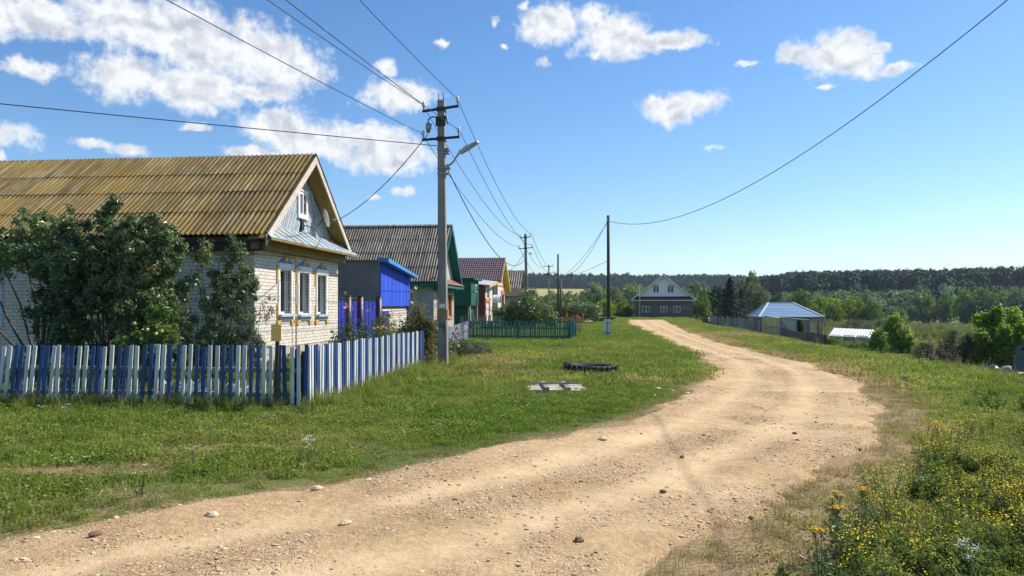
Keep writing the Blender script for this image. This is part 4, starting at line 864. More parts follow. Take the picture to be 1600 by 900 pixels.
def tile_roof(root, xt, xf, yr, zr, ye, ze, mt):
    nxx = int((xt-xf)/.0575); sl_ = math.hypot(yr-ye, zr-ze); rows = int(sl_/.35); V = []; Qs = []; 
    xs = np.linspace(xf, xt, nxx+1); prof = .022*np.sin((xs-xf)/.23*2*math.pi); nrm = np.array([0, (zr-ze)*(-1 if ye < yr else 1), abs(yr-ye)]); nrm = nrm/np.linalg.norm(nrm); b0 = 0
    vv = []; qq = []
    for r_ in range(rows):
        for f, lift in ((r_/rows, .0), ((r_+1)/rows, .035)):
            y = yr+(ye-yr)*f; z_ = zr+(ze-zr)*f; vv.append(np.stack([xs, y+nrm[1]*(prof+lift), z_+nrm[2]*(prof+lift)], 1))
        if r_ < rows-1: pass
    n = nxx+1
    for j in range(len(vv)-1):
        i = np.arange(nxx)+j*n; qq.append(np.stack([i, i+1, i+1+n, i+n], 1))
    o = link('roof', npmesh('roof', np.concatenate(vv)-np.array(WL[root.name]), np.concatenate(qq), mt), root); return o
EL3, ER3, TIP3 = 76.3, 84.6, -9.3
tile_roof(h3, TIP3, -24, 79.7, 6.75, EL3, 4.3, PUR); tile_roof(h3, TIP3, -24, 79.7, 6.75, ER3, 3.45, PUR)
OP3 = [(80.9, 82.9, 1.55, 2.9)]
w = MB(); wall_x(w, X3, .3, 76.8, 84.0, -.3, 3.6, OP3); w.prism([(X3, 76.8, 3.6), (X3, 84.0, 3.6), (X3, 79.9, 6.5), (X3, 79.5, 6.5), (X3, 76.8, 4.55)], (-.2, 0, 0)); w.build('wall', CRB, h3)
MB().box(-24, X3-.31, 76.8, 77.1, -.3, 4.2).build('wall', REDB, h3)
MB().box(-24, TIP3, EL3+.05, 76.75, 4.0, 4.1).build('soffit', WHITE, h3)
YB_ = mat('yellow_soffit', [(.62, .45, .03), (.72, .54, .05)], 4, .5)
for ye, z0 in ((EL3, 4.3), (ER3, 3.45)):
    MB().hexa([(X3, ye, z0-.22), (TIP3-.05, ye, z0-.22), (TIP3-.05, 79.7, 6.53), (X3, 79.7, 6.53), (X3, ye, z0-.16), (TIP3-.05, ye, z0-.16), (TIP3-.05, 79.7, 6.59), (X3, 79.7, 6.59)]).build('soffit', YB_, h3)
    MB().hexa([(TIP3-.04, ye, z0-.3), (TIP3, ye, z0-.3), (TIP3, 79.7, 6.42), (TIP3-.04, 79.7, 6.42), (TIP3-.04, ye, z0-.03), (TIP3, ye, z0-.03), (TIP3, 79.7, 6.7), (TIP3-.04, 79.7, 6.7)]).build('barge_board', CREAM if z0 > 4 else YB_, h3)
for a, b_, c_, d in OP3:
    w_ = casement(h3, X3, a, b_, c_, d, .08, cur=CURT, fr_m=REDB)
    MB().box(X3+.002, X3+.05, a-.3, a, c_-.1, d+.1).box(X3+.002, X3+.05, b_, b_+.3, c_-.1, d+.1).box(X3+.002, X3+.06, a-.4, b_+.4, d+.1, d+.45).build('casing', ORB, w_)
MB().box(X3+.002, X3+.03, 76.8, 84, 3.7, 3.9).build('belt_course', ORB, h3)
MB().box(X3+.001, X3+.04, 76.78, 77.25, -.2, 3.69).build('corner_pier', REDB, h3)
MB().tube([(X3+.12, 76.7, 4.1), (X3+.12, 76.7, 0)], .06, 8).build('downpipe', WHITE, h3)
# its porch wing with the white door
pw = thing('porch_wing', 'small cream and red porch wing with a white door beside the purple roofed house', 'house wing', (-9.9, 68, 0))
XW = -9.75
w = MB(); wall_x(w, XW, .25, 67.6, 72.6, -.2, 3.6, [(68.3, 70.4, -.2, 2.0), (69.0, 70.6, 2.35, 3.3)]); w.build('wall', CRB, pw)
MB().box(-14, XW-.26, 67.6, 67.9, -.2, 3.6).box(XW-.25, XW+.01, 67.58, 67.9, -.2, 3.5).build('wall', REDB, pw)
MB().box(XW-.1, XW-.05, 68.3, 69.34, -.1, 2.0).box(XW-.1, XW-.05, 69.36, 70.4, -.1, 2.0).box(XW-.05, XW-.02, 69.2, 69.26, .9, 1.0).build('door', mat('pale_blue_door', [(.5, .57, .63), (.6, .66, .7)], 4, .5), pw)
MB().box(XW+.001, XW+.04, 67.9, 68.25, -.2, 2.4).box(XW+.001, XW+.04, 70.45, 70.8, -.2, 2.4).box(XW+.041, XW+.05, 67.9, 70.8, 2.05, 2.25).build('casing', ORB, pw)
w_ = casement(pw, XW, 69.0, 70.6, 2.35, 3.3, .06, cur=CURTW)
MB().hexa([(-14, 67.2, 3.95), (XW+.5, 67.2, 3.5), (XW+.5, 73.0, 4.0), (-14, 73.0, 4.5), (-14, 67.2, 4.0), (XW+.5, 67.2, 3.55), (XW+.5, 73.0, 4.05), (-14, 73.0, 4.55)]).build('roof', mat('light_grey_sheet', [(.42, .42, .44), (.5, .5, .52)], 2, .5), pw)
MB().hexa([(XW+.45, 67.2, 3.3), (XW+.5, 67.2, 3.3), (XW+.5, 73.0, 3.8), (XW+.45, 73.0, 3.8), (XW+.45, 67.2, 3.495), (XW+.5, 67.2, 3.495), (XW+.5, 73.0, 3.995), (XW+.45, 73.0, 3.995)]).build('fascia', mat('orange_board', [(.6, .33, .1), (.7, .42, .15)], 4, .6), pw)
m_ = MB()
for k in range(9):
    a0, a1 = math.pi*k/9, math.pi*(k+1)/9; m_.hexa([(XW-.1, 74.2-.85*math.cos(a0), 2.0+.7*math.sin(a0)), (XW+.6, 74.2-.85*math.cos(a0), 2.0+.7*math.sin(a0)), (XW+.6, 74.2-.85*math.cos(a1), 2.0+.7*math.sin(a1)), (XW-.1, 74.2-.85*math.cos(a1), 2.0+.7*math.sin(a1)),
      (XW-.1, 74.2-.9*math.cos(a0), 2.0+.78*math.sin(a0)), (XW+.6, 74.2-.9*math.cos(a0), 2.0+.78*math.sin(a0)), (XW+.6, 74.2-.9*math.cos(a1), 2.0+.78*math.sin(a1)), (XW-.1, 74.2-.9*math.cos(a1), 2.0+.78*math.sin(a1))])
m_.build('arched_canopy', WHITE, pw)
X4 = -10.0
h4 = thing('brick_house', 'farthest street house, grey slate roof and dark porch, beyond the purple roof', 'house', (X4, 102, -.2))
w = MB(); wall_x(w, X4, .3, 98, 106, -.5, 3.2, []); w.box(-24, X4-.3, 98, 98.3, -.5, 3.2); w.build('wall', CRB, h4)
slate_roof(h4, X4+.6, -20, 102, 6.4, 97.4, 3.0, SLATE2, 4, 7, .3, .05); slate_roof(h4, X4+.6, -20, 102, 6.4, 106.6, 3.0, SLATE2, 4, 7, .3, .05)
MB().prism([(X4, 98, 3.2), (X4, 106, 3.2), (X4, 102, 6.2)], (-.2, 0, 0)).build('gable_wall', GREYB, h4)
MB().hexa([(-14, 93.2, 2.9), (-8.6, 93.2, 2.75), (-8.6, 99, 3.9), (-14, 99, 4.3), (-14, 93.2, 3.0), (-8.6, 93.2, 2.85), (-8.6, 99, 4.0), (-14, 99, 4.4)]).build('porch_roof', DARKB, h4)
MB().box(-13, -9.3, 94.0, 97.9, -.4, 2.75).build('porch_wall', CRB, h4); MB().box(-11.6, -11.2, 93.9, 93.995, -.4, 2.7).build('pier', REDB, h4)
rd = thing('round_board', 'round red board on the pale wall of the farthest street house', 'sign', (-10.1, 93.9, 1.6)); MB().tube([(-9.95, 93.93, 1.75), (-9.95, 93.86, 1.75)], .55, 20).build('disc', mat('red_disc', [(.35, .03, .04), (.45, .05, .05)], 3, .5), rd); MB().tube([(-9.95, 93.99, 1.75), (-9.95, 93.93, 1.75)], .62, 20).build('rim', WHITE, rd)
tag(MB().box(-9.2, -8.0, 95.5, 97.5, -.4, 2.2).build('white_outbuilding', WHITE), 'white box shaped outbuilding end showing past the farthest street house', 'outbuilding')

# ---------------- log house at the end of the road ----------------
LX0, LY0 = 12.3, 141.5; LZ = tz(LX0, LY0)
lh = thing('log_house', 'grey log house with a tall white gable where the road ends', 'house', (LX0, LY0, LZ), R(-5))
LOG = mat('grey_logs', [(.17, .135, .11), (.26, .21, .17)], 2, .85, .3, 20, st=(.1, 1, 1), rnd=.16); SIDN = mat('white_siding', [(.80, .81, .81), (.86, .87, .86)], 3, .5, rnd=.02); RDK = mat('dark_roof_metal', [(.03, .035, .045), (.05, .055, .065)], 3, .45)
OPL = [(-3.75, -2.45, .95, 2.15), (-.5, .7, .95, 2.15), (1.8, 3.0, .95, 2.15)]
for k in range(13):
    z0 = .12+k*.235; segs = [(-5.15, 5.15)]
    for a, b_, c_, d in OPL:
        if z0+.235 > c_ and z0 < d: segs = [s_ for p, q in segs for s_ in ((p, min(q, a)), (max(p, b_), q)) if s_[1]-s_[0] > .05]
    for p, q in segs: MB().tube([(p, 0, z0+.117), (q, 0, z0+.117)], .122, 8).build('log', LOG, lh, local=True)
    for s_ in (-4.95, 4.95): MB().tube([(s_, -.25, z0+.0), (s_, 9, z0+.0)], .12, 8).build('log', LOG, lh, local=True)
MB().box(-5, 5, .02, 9, -.6, 3.1).build('wall_core', DARKIN, lh, local=True); MB().box(-5.2, 5.2, -.2, .2, -.8, .1).build('plinth', REDB, lh, local=True)
for a, b_, c_, d in OPL:
    m_ = MB()
    for bx in ((a, b_, c_, c_+.1), (a, b_, d-.1, d), (a, a+.1, c_+.1, d-.1), (b_-.1, b_, c_+.1, d-.1), ((a+b_)/2-.06, (a+b_)/2+.06, c_+.1, d-.1)): m_.box(bx[0], bx[1], -.16, -.08, bx[2], bx[3])
    w_ = m_.build('window', WHITE, lh, local=True); MB().box(a+.1, b_-.1, -.11, -.1, c_+.1, d-.1).build('pane', DULL, w_, local=True)
HW, ZE, ZR_ = 5.75, 3.15, 7.75
gp_ = [(-HW+.5, -.35, ZE+.75), (HW-.5, -.35, ZE+.75), (0, -.35, ZR_-.25)]
n = 17
for k in range(n):
    z0 = ZE+.72+k*.225; hw = (HW)*(ZR_-.1-z0)/(ZR_-ZE)-.1
    ops = [(-1.85, -.75), (.7, 1.85)] if 4.55 < z0+.2 and z0 < 5.7 else []
    hw2 = (HW)*(ZR_-.1-z0-.22)/(ZR_-ZE)-.1
    if hw2 < .1: continue
    if ops:
        for p, q, sl0, sl1 in ((-hw, ops[0][0], -hw2, ops[0][0]), (ops[0][1], ops[1][0], ops[0][1], ops[1][0]), (ops[1][1], hw, ops[1][1], hw2)):
            MB().prism([(p, -.35, z0), (q, -.35, z0), (sl1, -.37, z0+.218), (sl0, -.37, z0+.218)], (0, .04, 0)).build('siding_plank', SIDN, lh, local=True)
    else: MB().prism([(-hw, -.35, z0), (hw, -.35, z0), (hw2, -.37, z0+.218), (-hw2, -.37, z0+.218)], (0, .04, 0)).build('siding_plank', SIDN, lh, local=True)
MB().prism([(-HW+1.2, -.2, ZE), (HW-1.2, -.2, ZE), (0, -.2, ZR_-.4)], (0, .1, 0)).build('gable_wall', DARKIN, lh, local=True)
for a, b_ in ((-1.85, -.75), (.7, 1.85)):
    mid = (a+b_)/2; m_ = MB()
    for bx in ((a, b_, 4.5, 4.58), (a, b_, 5.72, 5.8), (a, a+.08, 4.58, 5.72), (b_-.08, b_, 4.58, 5.72), (mid-.06, mid+.06, 4.58, 5.72)): m_.box(bx[0], bx[1], -.42, -.34, bx[2], bx[3])
    w_ = m_.build('window', WHITE, lh, local=True); MB().box(a+.08, b_-.08, -.37, -.36, 4.58, 5.72).build('pane', DULL, w_, local=True)
MB().hexa([(-HW+.1, -.9, ZE), (HW-.1, -.9, ZE), (HW-.9, -.3, ZE+.7), (-HW+.9, -.3, ZE+.7), (-HW+.1, -.9, ZE+.06), (HW-.1, -.9, ZE+.06), (HW-.9, -.3, ZE+.76), (-HW+.9, -.3, ZE+.76)]).build('awning', RDK, lh, local=True)
MB().box(-HW+.1, HW-.1, -.95, -.9, ZE-.08, ZE+.08).build('fascia', WHITE, lh, local=True)
for s_ in (-1, 1):
    MB().hexa([(s_*(HW+.1), -1, ZE-.08), (0, -1, ZR_), (0, 9.6, ZR_), (s_*(HW+.1), 9.6, ZE-.08), (s_*(HW+.1), -1, ZE+.02), (0, -1, ZR_+.1), (0, 9.6, ZR_+.1), (s_*(HW+.1), 9.6, ZE+.02)]).build('roof', RDK, lh, local=True)
    MB().beam((s_*(HW+.05), -1.04, ZE-.02), (0, -1.04, ZR_-.05), .07, .2).build('barge_board', WHITE, lh, local=True)
gm_ = thing('gas_marker_post', 'thin post half white half yellow in front of the log house', 'post', (7.9, 139, tz(7.9, 139)))
MB().tube([(7.9, 139, 3.4), (7.9, 139, 5.6)], .07, 6).build('upper_pole', WHITE, gm_); MB().tube([(7.9, 139, -.8), (7.9, 139, 3.4)], .08, 6).build('lower_pole', YELT, gm_)
# ---------------- striped picket fences ----------------
def picket_mesh(mt, w=.063, t=.022, h=1.0):
    m_ = MB().box(-w/2, w/2, -t/2, t/2, 0, h); return newmesh('picket', m_.v, m_.f, mt)
PB_, PWh = picket_mesh(BLUEP), picket_mesh(GREYW)
f1 = thing('picket_fence', 'blue and white picket fence facing the road before the leafy garden trees', 'fence', (-9, 12.16, 0), 0, 'blue and white picket fences')
f2 = thing('picket_fence', 'blue and white picket fence running from the corner post away towards the street lamp pole', 'fence', (-4.7, 16, 0), 0, 'blue and white picket fences')
f3 = thing('picket_fence', 'faded blue and white pickets beyond the lamp pole, ending at the green fence', 'fence', (-5.4, 31, 0), 0, 'blue and white picket fences')
def picket(parent, k, x, y, rz, lean, me, hh=1.0, fw=0):
    L = WL[parent.name]; z = tz(x, y)+.03
    link('picket', me, parent, (x-L.x, y-L.y, z-L.z), (fw, lean, rz), (1+rng.normal()*.05, 1, hh+rng.normal()*.012))
for k in range(74):
    x = -4.72-k*.119+rng.normal()*.006; q = min(1, (-4.72-x)/5.4)
    if abs(x+5.14) < .03: x -= .04
    picket(f1, k, x, 12.16, rng.normal()*.05, R(6.4)*q+rng.normal()*.010, PB_ if k % 4 in (0, 3) else PWh, 1.02-.03*q)
MB().box(-13.6, -4.8, 12.185, 12.225, .60, .675).build('rail', mat('weathered_rail', [(.2, .17, .12), (.3, .26, .2)], 4, .9, .4, 20, st=(.2, 1, 1)), f1); RAIL = bpy.data.materials['weathered_rail']
MB().box(-13.6, -4.8, 12.185, 12.225, .2, .27).build('rail', RAIL, f1)
for x in (-4.92, -7.3, -9.9, -12.4): MB().box(x-.04, x+.04, 12.23, 12.31, -.1, .98).build('post', BLK, f1)
for k in range(72):
    y = 12.26+k*.119+rng.normal()*.005; picket(f2, k, -4.69, y, R(90)+rng.normal()*.05, rng.normal()*.012, PWh if k % 4 in (0, 1) else PB_, 1.0)
for z in (.25, .7): MB().box(-4.74, -4.705, 12.25, 20.9, z, z+.07).build('rail', RAIL, f2)
for y in (12.2, 15, 18, 20.9): MB().box(-4.83, -4.75, y, y+.08, -.1, .95).build('post', BLK, f2)
P0, P1 = Vector((-4.78, 23.6)), Vector((-6.3, 38.0)); n = 112
for k in range(n):
    p = P0.lerp(P1, k/n); picket(f3, k, p.x, p.y, R(96)+rng.normal()*.05, rng.normal()*.02, PWh if k % 4 in (0, 1) else PB_, .92)
for z in (.25, .68): MB().beam((P0.x-.04, P0.y, z), (P1.x-.04, P1.y, z), .035, .07).build('rail', RAIL, f3)
GRP_ = mat('teal_green_paint', [(.015, .13, .11), (.03, .2, .17)], 6, .55, .3, 30, rnd=.15, dirt=(.04, .1, .08))
g1_ = thing('picket_fence', 'long teal green picket fence across the lawn before the dark shrub', 'fence', (-3.8, 37.4, 0))
GP = picket_mesh(GRP_, .058, .02, .92)
for k in range(58):
    x = -6.28+k*.0875; picket(g1_, k, x, 38.0-(k/58)*.95, rng.normal()*.05, rng.normal()*.02, GP)
for k in range(26):
    y = 37.1+k*.2; picket(g1_, k, -1.2+k*.006, y, R(90)+rng.normal()*.05, rng.normal()*.02, GP)
for z in (.2, .62): MB().beam((-6.3, 38.04, z), (-1.22, 37.09, z), .035, .07).beam((-1.23, 37.12, z), (-1.1, 42.1, z), .035, .07).build('rail', GRP_, g1_)
MB().box(-1.27, -1.17, 37.0, 37.08, -.1, .98).box(-3.8, -3.7, 37.55, 37.62, -.1, .9).build('post', GRP_, g1_)
GRAYP = mat('grey_wood', [(.2, .185, .16), (.33, .3, .27)], 5, .85, .3, 30, st=(1, 1, .2), rnd=.2)
g2_ = thing('picket_fence', 'weathered grey picket fence behind the teal one, before the brick houses', 'fence', (-7.5, 52, 0)); GM2 = picket_mesh(GRAYP, .07, .02, 1.0)
for k in range(19): x = -9.2+k*.16; picket(g2_, k, x, 52.2, 0, rng.normal()*.02, GM2)
MB().box(-9.3, -6.2, 52.22, 52.26, .6, .67).build('rail', GRAYP, g2_)
OGF = mat('orange_stained_wood', [(.34, .13, .035), (.48, .21, .06)], 5, .65, .3, 30, st=(1, 1, .2), rnd=.12)
OM = picket_mesh(OGF, .075, .02, .66)
for (x0, x1, y, lab) in ((-4.3, -1.1, 73.1, 'orange stained picket fence with thick posts between the dark shrub and the road'), (-9.0, -7.0, 84, 'short orange picket fence panel beneath the yellow gable edge')):
    o_ = thing('picket_fence', lab, 'fence', ((x0+x1)/2, y, 0), 0, 'orange picket fences')
    for k in range(int((x1-x0)/.125)): x = x0+.1+k*.125; link('picket', OM, o_, (x-WL[o_.name].x, 0, .1+.05*math.sin(k*.8)), (0, 0, 0), (1, 1, 1))
    for z in (.18, .6): MB().box(x0, x1, y+.02, y+.06, z, z+.09).build('rail', OGF, o_)
    for x in ((x0+.05, (x0+x1)/2, x1-.05) if x1 > -2 else (x0, x1)): MB().box(x-.09, x+.09, y-.08, y+.1, -.1, .98).prism([(x-.1, y-.09, .98), (x+.1, y-.09, .98), (x, y-.09, 1.06)], (0, .2, 0)).build('post', mat('orange_post', [(.5, .25, .06), (.62, .33, .1)], 4, .6) if 'orange_post' not in bpy.data.materials else bpy.data.materials['orange_post'], o_)
# marker sign
sg = thing('marker_sign', 'small yellow plate with faded print on a dark post in front of the picket fence', 'sign', (-5.14, 11.98, 0))
MB().tube([(-5.16, 11.98, -.1), (-5.12, 11.98, 1.38)], .036, 8).build('post', BLK, sg)
MB().box(-5.21, -5.04, 11.925, 11.94, 1.13, 1.40).build('plate', mat('yellow_plate', [(.85, .53, .10), (.95, .62, .16)], 8, .5), sg)
m_ = MB()
for (x, z, w_) in ((-5.185, 1.345, .02), (-5.15, 1.35, .012), (-5.12, 1.343, .022), (-5.08, 1.35, .012), (-5.17, 1.28, .01), (-5.19, 1.19, .02), (-5.16, 1.19, .015), (-5.135, 1.19, .012), (-5.11, 1.188, .016)): m_.box(x, x+w_, 11.922, 11.9245, z, z+.011)
m_.build('lettering', WHITE, sg)

# ---------------- poles and wires ----------------
CONC = mat('pole_concrete', [(.20, .185, .16), (.32, .30, .27)], 3, .9, .5, 30, st=(1, 1, .3), dirt=(.14, .13, .12), dscale=1.4); INS = mat('porcelain', [(.55, .56, .53), (.66, .66, .63)], 3, .25, spec=.6)
DWOOD = mat('tarred_wood', [(.045, .034, .028), (.085, .065, .05)], 5, .85, .4, 30, st=(1, 1, .15)); ALU = mat('lamp_metal', [(.36, .38, .38), (.45, .47, .47)], 4, .45, metal=.3)
def taper(b0, w0, b1, w1, d0, d1, ry=0):
    A = []
    for (p, w_, d_) in ((b0, w0, d0), (b1, w1, d1)):
        for sx, sy in ((-1, -1), (1, -1), (1, 1), (-1, 1)): A.append((p[0]+sx*w_/2, p[1]+sy*d_/2, p[2]))
    return A
def insul(root, x, y, z, s=1.0):
    hk = MB().tube([(x, y, z-.12*s), (x, y, z+.02*s)], .012*s, 6).build('pin', BLK, root)
    MB().lathe((x, y, z-.02*s), (0, 0, 1), [(0, .035*s), (.03*s, .045*s), (.05*s, .028*s), (.07*s, .038*s), (.11*s, .03*s), (.125*s, .012*s)], 10).build('insulator', INS, root, True)
def conc_pole(label, x, y, lean, arms, lamp, group='concrete power poles'):
    r_ = thing('power_pole', label, 'power pole', (x, y, tz(x, y)), 0, group)
    MB().hexa(taper((x, y, -.3), .245, (x+lean, y, 7.32), .18, .23, .17)).build('shaft', CONC, r_)
    for z, sk, hw in arms:
        xc = x+lean*z/7.3; MB().beam((xc-hw, y-.12, z-sk), (xc+hw, y-.12, z+sk), .06, .06).build('crossarm', BLK, r_)
        MB().box(xc-.12, xc+.12, y-.14, y+.14, z-.05, z-.02).box(xc-.12, xc+.12, y-.14, y+.14, z+.03, z+.05).build('clamp', BLK, r_)
        for s_ in (-1, 1): insul(r_, xc+s_*(hw-.03), y-.12, z+s_*sk+.15, 1.15)
    return r_
p1 = conc_pole('tall concrete street lamp pole rising beside the striped fence', -4.13, 20.7, -.06, [(7.07, .06, .5), (6.26, .03, .52)], True)
MB().tube([(-4.25, 20.7, 7.3), (-4.27, 20.7, 7.5)], .012, 5).tube([(-4.12, 20.7, 7.3), (-4.14, 20.7, 7.52)], .012, 5).build('spike', BLK, p1)
MB().box(-4.32, -4.05, 20.56, 20.6, 6.6, 6.86).tube([(-4.05, 20.6, 6.9), (-3.98, 20.56, 6.65)], .025, 6).build('bracket', BLK, p1)
MB().tube([(-4.2, 20.58, 6.83), (-4.42, 20.56, 6.85), (-4.52, 20.56, 6.78), (-4.53, 20.56, 6.68)], .018, 6).build('hook', BLK, p1)
MB().lathe((-4.53, 20.56, 6.42), (.1, 0, 1), [(0, .05), (.08, .06), (.11, .085), (.24, .08), (.27, .03)], 10).build('anchor_housing', STEEL, p1, True)
for z in (5.98, 5.93, 5.86, 5.45, 5.3): MB().box(-4.29, -3.97, 20.58, 20.825, z, z+.02).build('strap', STEEL, p1)
MB().box(-4.22, -4.06, 20.572, 20.582, 1.64, 1.76).build('tag_plate', WHITE, p1)
MB().box(-4.262, -3.995, 20.57, 20.825, 1.36, 1.60).build('painted_band', mat('ochre_band', [(.26, .17, .06), (.36, .25, .1)], 6, .8), p1)
def num4(b, x, y, z, s, w_):   # the painted figure 4
    b.beam((x-.35*s, y, z+s), (x-.38*s, y, z+.42*s), w_, .006, (0, 1, 0)).beam((x-.38*s, y, z+.42*s), (x+.42*s, y, z+.46*s), w_, .006, (0, 1, 0)).beam((x+.25*s, y, z+1.0*s), (x+.22*s, y, z-.12*s), w_, .006, (0, 1, 0)); return b
num4(MB(), -4.14, 20.577, 1.06, .17, .026).build('painted_number', BLK, p1)
# lamp arm and head
MB().tube([(-4.02, 20.68, 5.50), (-3.86, 20.66, 5.62), (-3.75, 20.65, 5.78), (-3.66, 20.64, 5.9), (-3.56, 20.63, 5.97)], .03, 8).box(-4.05, -3.93, 20.6, 20.72, 5.42, 5.56).build('lamp_arm', ALU, p1, True)
dl = Vector((.86, -.28, .42)).normalized(); a = Vector((-3.66, 20.64, 5.88)); up = Vector((-.42, 0, .9)); sd__ = dl.cross(up).normalized(); up = sd__.cross(dl)
def slab(p, q, w0, w1, h0, h1_): 
    return [p-sd__*w0-up*h0, p+sd__*w0-up*h0, q+sd__*w1-up*h1_, q-sd__*w1-up*h1_, p-sd__*w0*.8+up*h0, p+sd__*w0*.8+up*h0, q+sd__*w1*.7+up*h1_*.6, q-sd__*w1*.7+up*h1_*.6]
MB().hexa(slab(a, a+dl*.17, .075, .085, .055, .06)).hexa(slab(a+dl*.172, a+dl*.6, .11, .085, .06, .035)).build('lamp_head', ALU, p1)
MB().hexa(slab(a+dl*.2-up*.062, a+dl*.57-up*.044, .095, .07, .004, .004)).build('lamp_lens', mat('lamp_lens', [(.5, .5, .42), (.6, .6, .5)], 3, .25), p1)
p2 = conc_pole('second concrete pole along the street, leaning a little, above the dark shrub', -5.27, 59.8, -.16, [(7.05, .05, .42), (6.2, .05, .55)], False)
MB().tube([(-5.1, 59.6, 5.85), (-4.9, 59.6, 5.7)], .05, 6).build('bracket', STEEL, p2)
p3 = conc_pole('most distant concrete pole with a lamp arm, against the wooded hill', -6.3, 105, 0, [(7.1, .0, .6), (6.15, .1, .75), (5.9, -.1, .75)], False)
MB().tube([(-6.2, 104.9, 4.6), (-5.7, 104.8, 5.2), (-5.3, 104.7, 5.5)], .05, 6).beam((-5.3, 104.7, 5.5), (-4.8, 104.6, 5.72), .2, .1).build('lamp_arm', ALU, p3)
b1 = thing('telephone_pole', 'slim dark wooden pole strapped to white concrete stubs on the green lawn', 'pole', (.72, 41.9, 0))
MB().tube([(.72, 41.9, .15), (.70, 41.9, 6.6)], [.095, .075], 10).build('shaft', DWOOD, b1, True)
MB().tube([(.70, 41.82, 6.3), (.62, 41.75, 6.3)], .02, 5).lathe((.62, 41.74, 6.28), (0, 0, 1), [(0, .03), (.05, .04), (.1, .02)], 8).build('insulator', INS, b1)
for x0 in (.46, .66): MB().box(x0, x0+.17, 41.66+.1*(x0 > .5), 41.8+.1*(x0 > .5), -.1, .98).build('stub', mat('limewashed_concrete', [(.66, .68, .68), (.78, .79, .78)], 6, .85, .3, 30, dirt=(.35, .36, .36), dscale=4) if x0 < .5 else bpy.data.materials['limewashed_concrete'], b1)
MB().box(.44, .86, 41.64, 41.93, .78, .8).box(.44, .86, 41.64, 41.93, .25, .27).build('strap', BLK, b1)
b2 = thing('telephone_pole', 'bare dark wooden pole with a shorter prop behind the orange fence', 'pole', (-3.49, 72.6, 0))
MB().tube([(-3.49, 72.6, -.1), (-3.49, 72.6, 6.6)], [.105, .08], 8).build('shaft', DWOOD, b2, True); MB().tube([(-3.25, 72.9, -.1), (-3.28, 72.9, 4.1)], [.11, .1], 8).build('prop', mat('brown_wood', [(.11, .06, .04), (.16, .09, .06)], 5, .8), b2, True)
WIREM = mat('wire', [(.03, .03, .032), (.05, .05, .05)], 3, .6)
NOFIX.add('overhead_wire')
def wire(label, a, b_, sag, r_=.008, n=22, name='overhead_wire', r2=None, cat='wire', grp='overhead wires'):
    a = Vector(a); b_ = Vector(b_); pts = []
    for i in range(n+1): t_ = i/n; p = a.lerp(b_, t_); p.z -= sag*4*t_*(1-t_); pts.append(p)
    r2 = r2 or r_; o_ = MB().tube(pts, [r_+(r2-r_)*i/n for i in range(n+1)], 5).build(name, WIREM); tag(o_, label, cat, grp); return o_
def ext(a, b_, ye): t_ = (ye-a[1])/(b_[1]-a[1]); return (a[0]+(b_[0]-a[0])*t_, ye, a[2])
UR, LR, UL, LLf = (-3.72, 20.58, 7.32), (-3.66, 20.58, 6.46), (-4.69, 20.58, 7.2), (-4.72, 20.58, 6.42)
wire('upper right wire running overhead towards the viewer from the near crossarm', UR, ext(UR, (-4.02, 13.04, 7), -17), .55)
wire('wire from the lower right insulator passing overhead across the big cloud', LR, ext(LR, (-4.35, 11.09, 6), -17), .5)
wire('wire from the upper left insulator passing overhead beside its twin', UL, ext(UL, (-5.45, 12.88, 7), -17), .5)
wire('leftmost overhead wire, from the lower left insulator over the house roof', LLf, ext(LLf, (-6.0, 10.91, 6), -17), .45)
P2 = [(-4.95, 59.68, 7.35), (-4.9, 59.68, 6.45), (-5.82, 59.68, 7.2), (-5.92, 59.68, 6.35)]
for a, b_, l_ in zip((UR, LR, UL, LLf), P2, ('outer upper', 'outer lower', 'house side upper', 'house side lower')): wire(l_+' wire strung between the first and second concrete poles', a, b_, .75, .008, 26, r2=.016)
wire('black cable sagging from the lamp pole towards the second pole', (-4.05, 20.72, 5.5), (-5.35, 59.7, 5.5), 1.5, .014, 26, r2=.022)
P3 = [(-5.75, 104.9, 7.3), (-5.6, 104.9, 6.4), (-6.85, 104.9, 7.2), (-7.0, 104.9, 6.1)]
for a, b_, l_ in zip(P2, P3, ('outer upper', 'outer lower', 'house side upper', 'house side lower')): wire(l_+' wire strung between the second and third concrete poles', a, b_, 1.0, .018, 20, r2=.016)
o_ = wire('black service cable drooping from the near pole to the first house gable', (-4.53, 20.56, 6.38), (-9.1, 26.1, 4.65), .3, .013, 24)
wire('thin cable from the gable hook down across the metal awning', (-9.1, 26.1, 4.65), (-8.75, 20.6, 3.62), .12, .010, 10)
wire('long cable crossing the sky from the near pole to beyond the mossy roof', (-4.3, 20.66, 6.08), (-30, -3.5, 4.9), .12, .011, 24)
wire('cable from the second pole to the purple roofed house', (-5.35, 59.7, 6.1), (-9.3, 78, 5.2), .5, .018, 12)
wire('heavy twisted cable swinging from the telephone pole up over the road', (.66, 41.8, 6.3), (8.7, 7.2, 8.97), 2.25, .013, 36, r2=.009)
wire('drooping wire from the telephone pole to the bare wooden pole', (.66, 41.8, 6.3), (-3.49, 72.6, 4.6), 1.1, .012, 24, r2=.022)
wire('second wire from the telephone pole towards the distant concrete pole', (.66, 41.8, 6.2), (-6.0, 104.9, 5.9), 1.2, .012, 24, r2=.016)
wire('lower straight wire from the telephone pole to the distant concrete pole', (.66, 41.8, 4.13), (-6.1, 104.9, 5.6), .4, .012, 24, r2=.016)
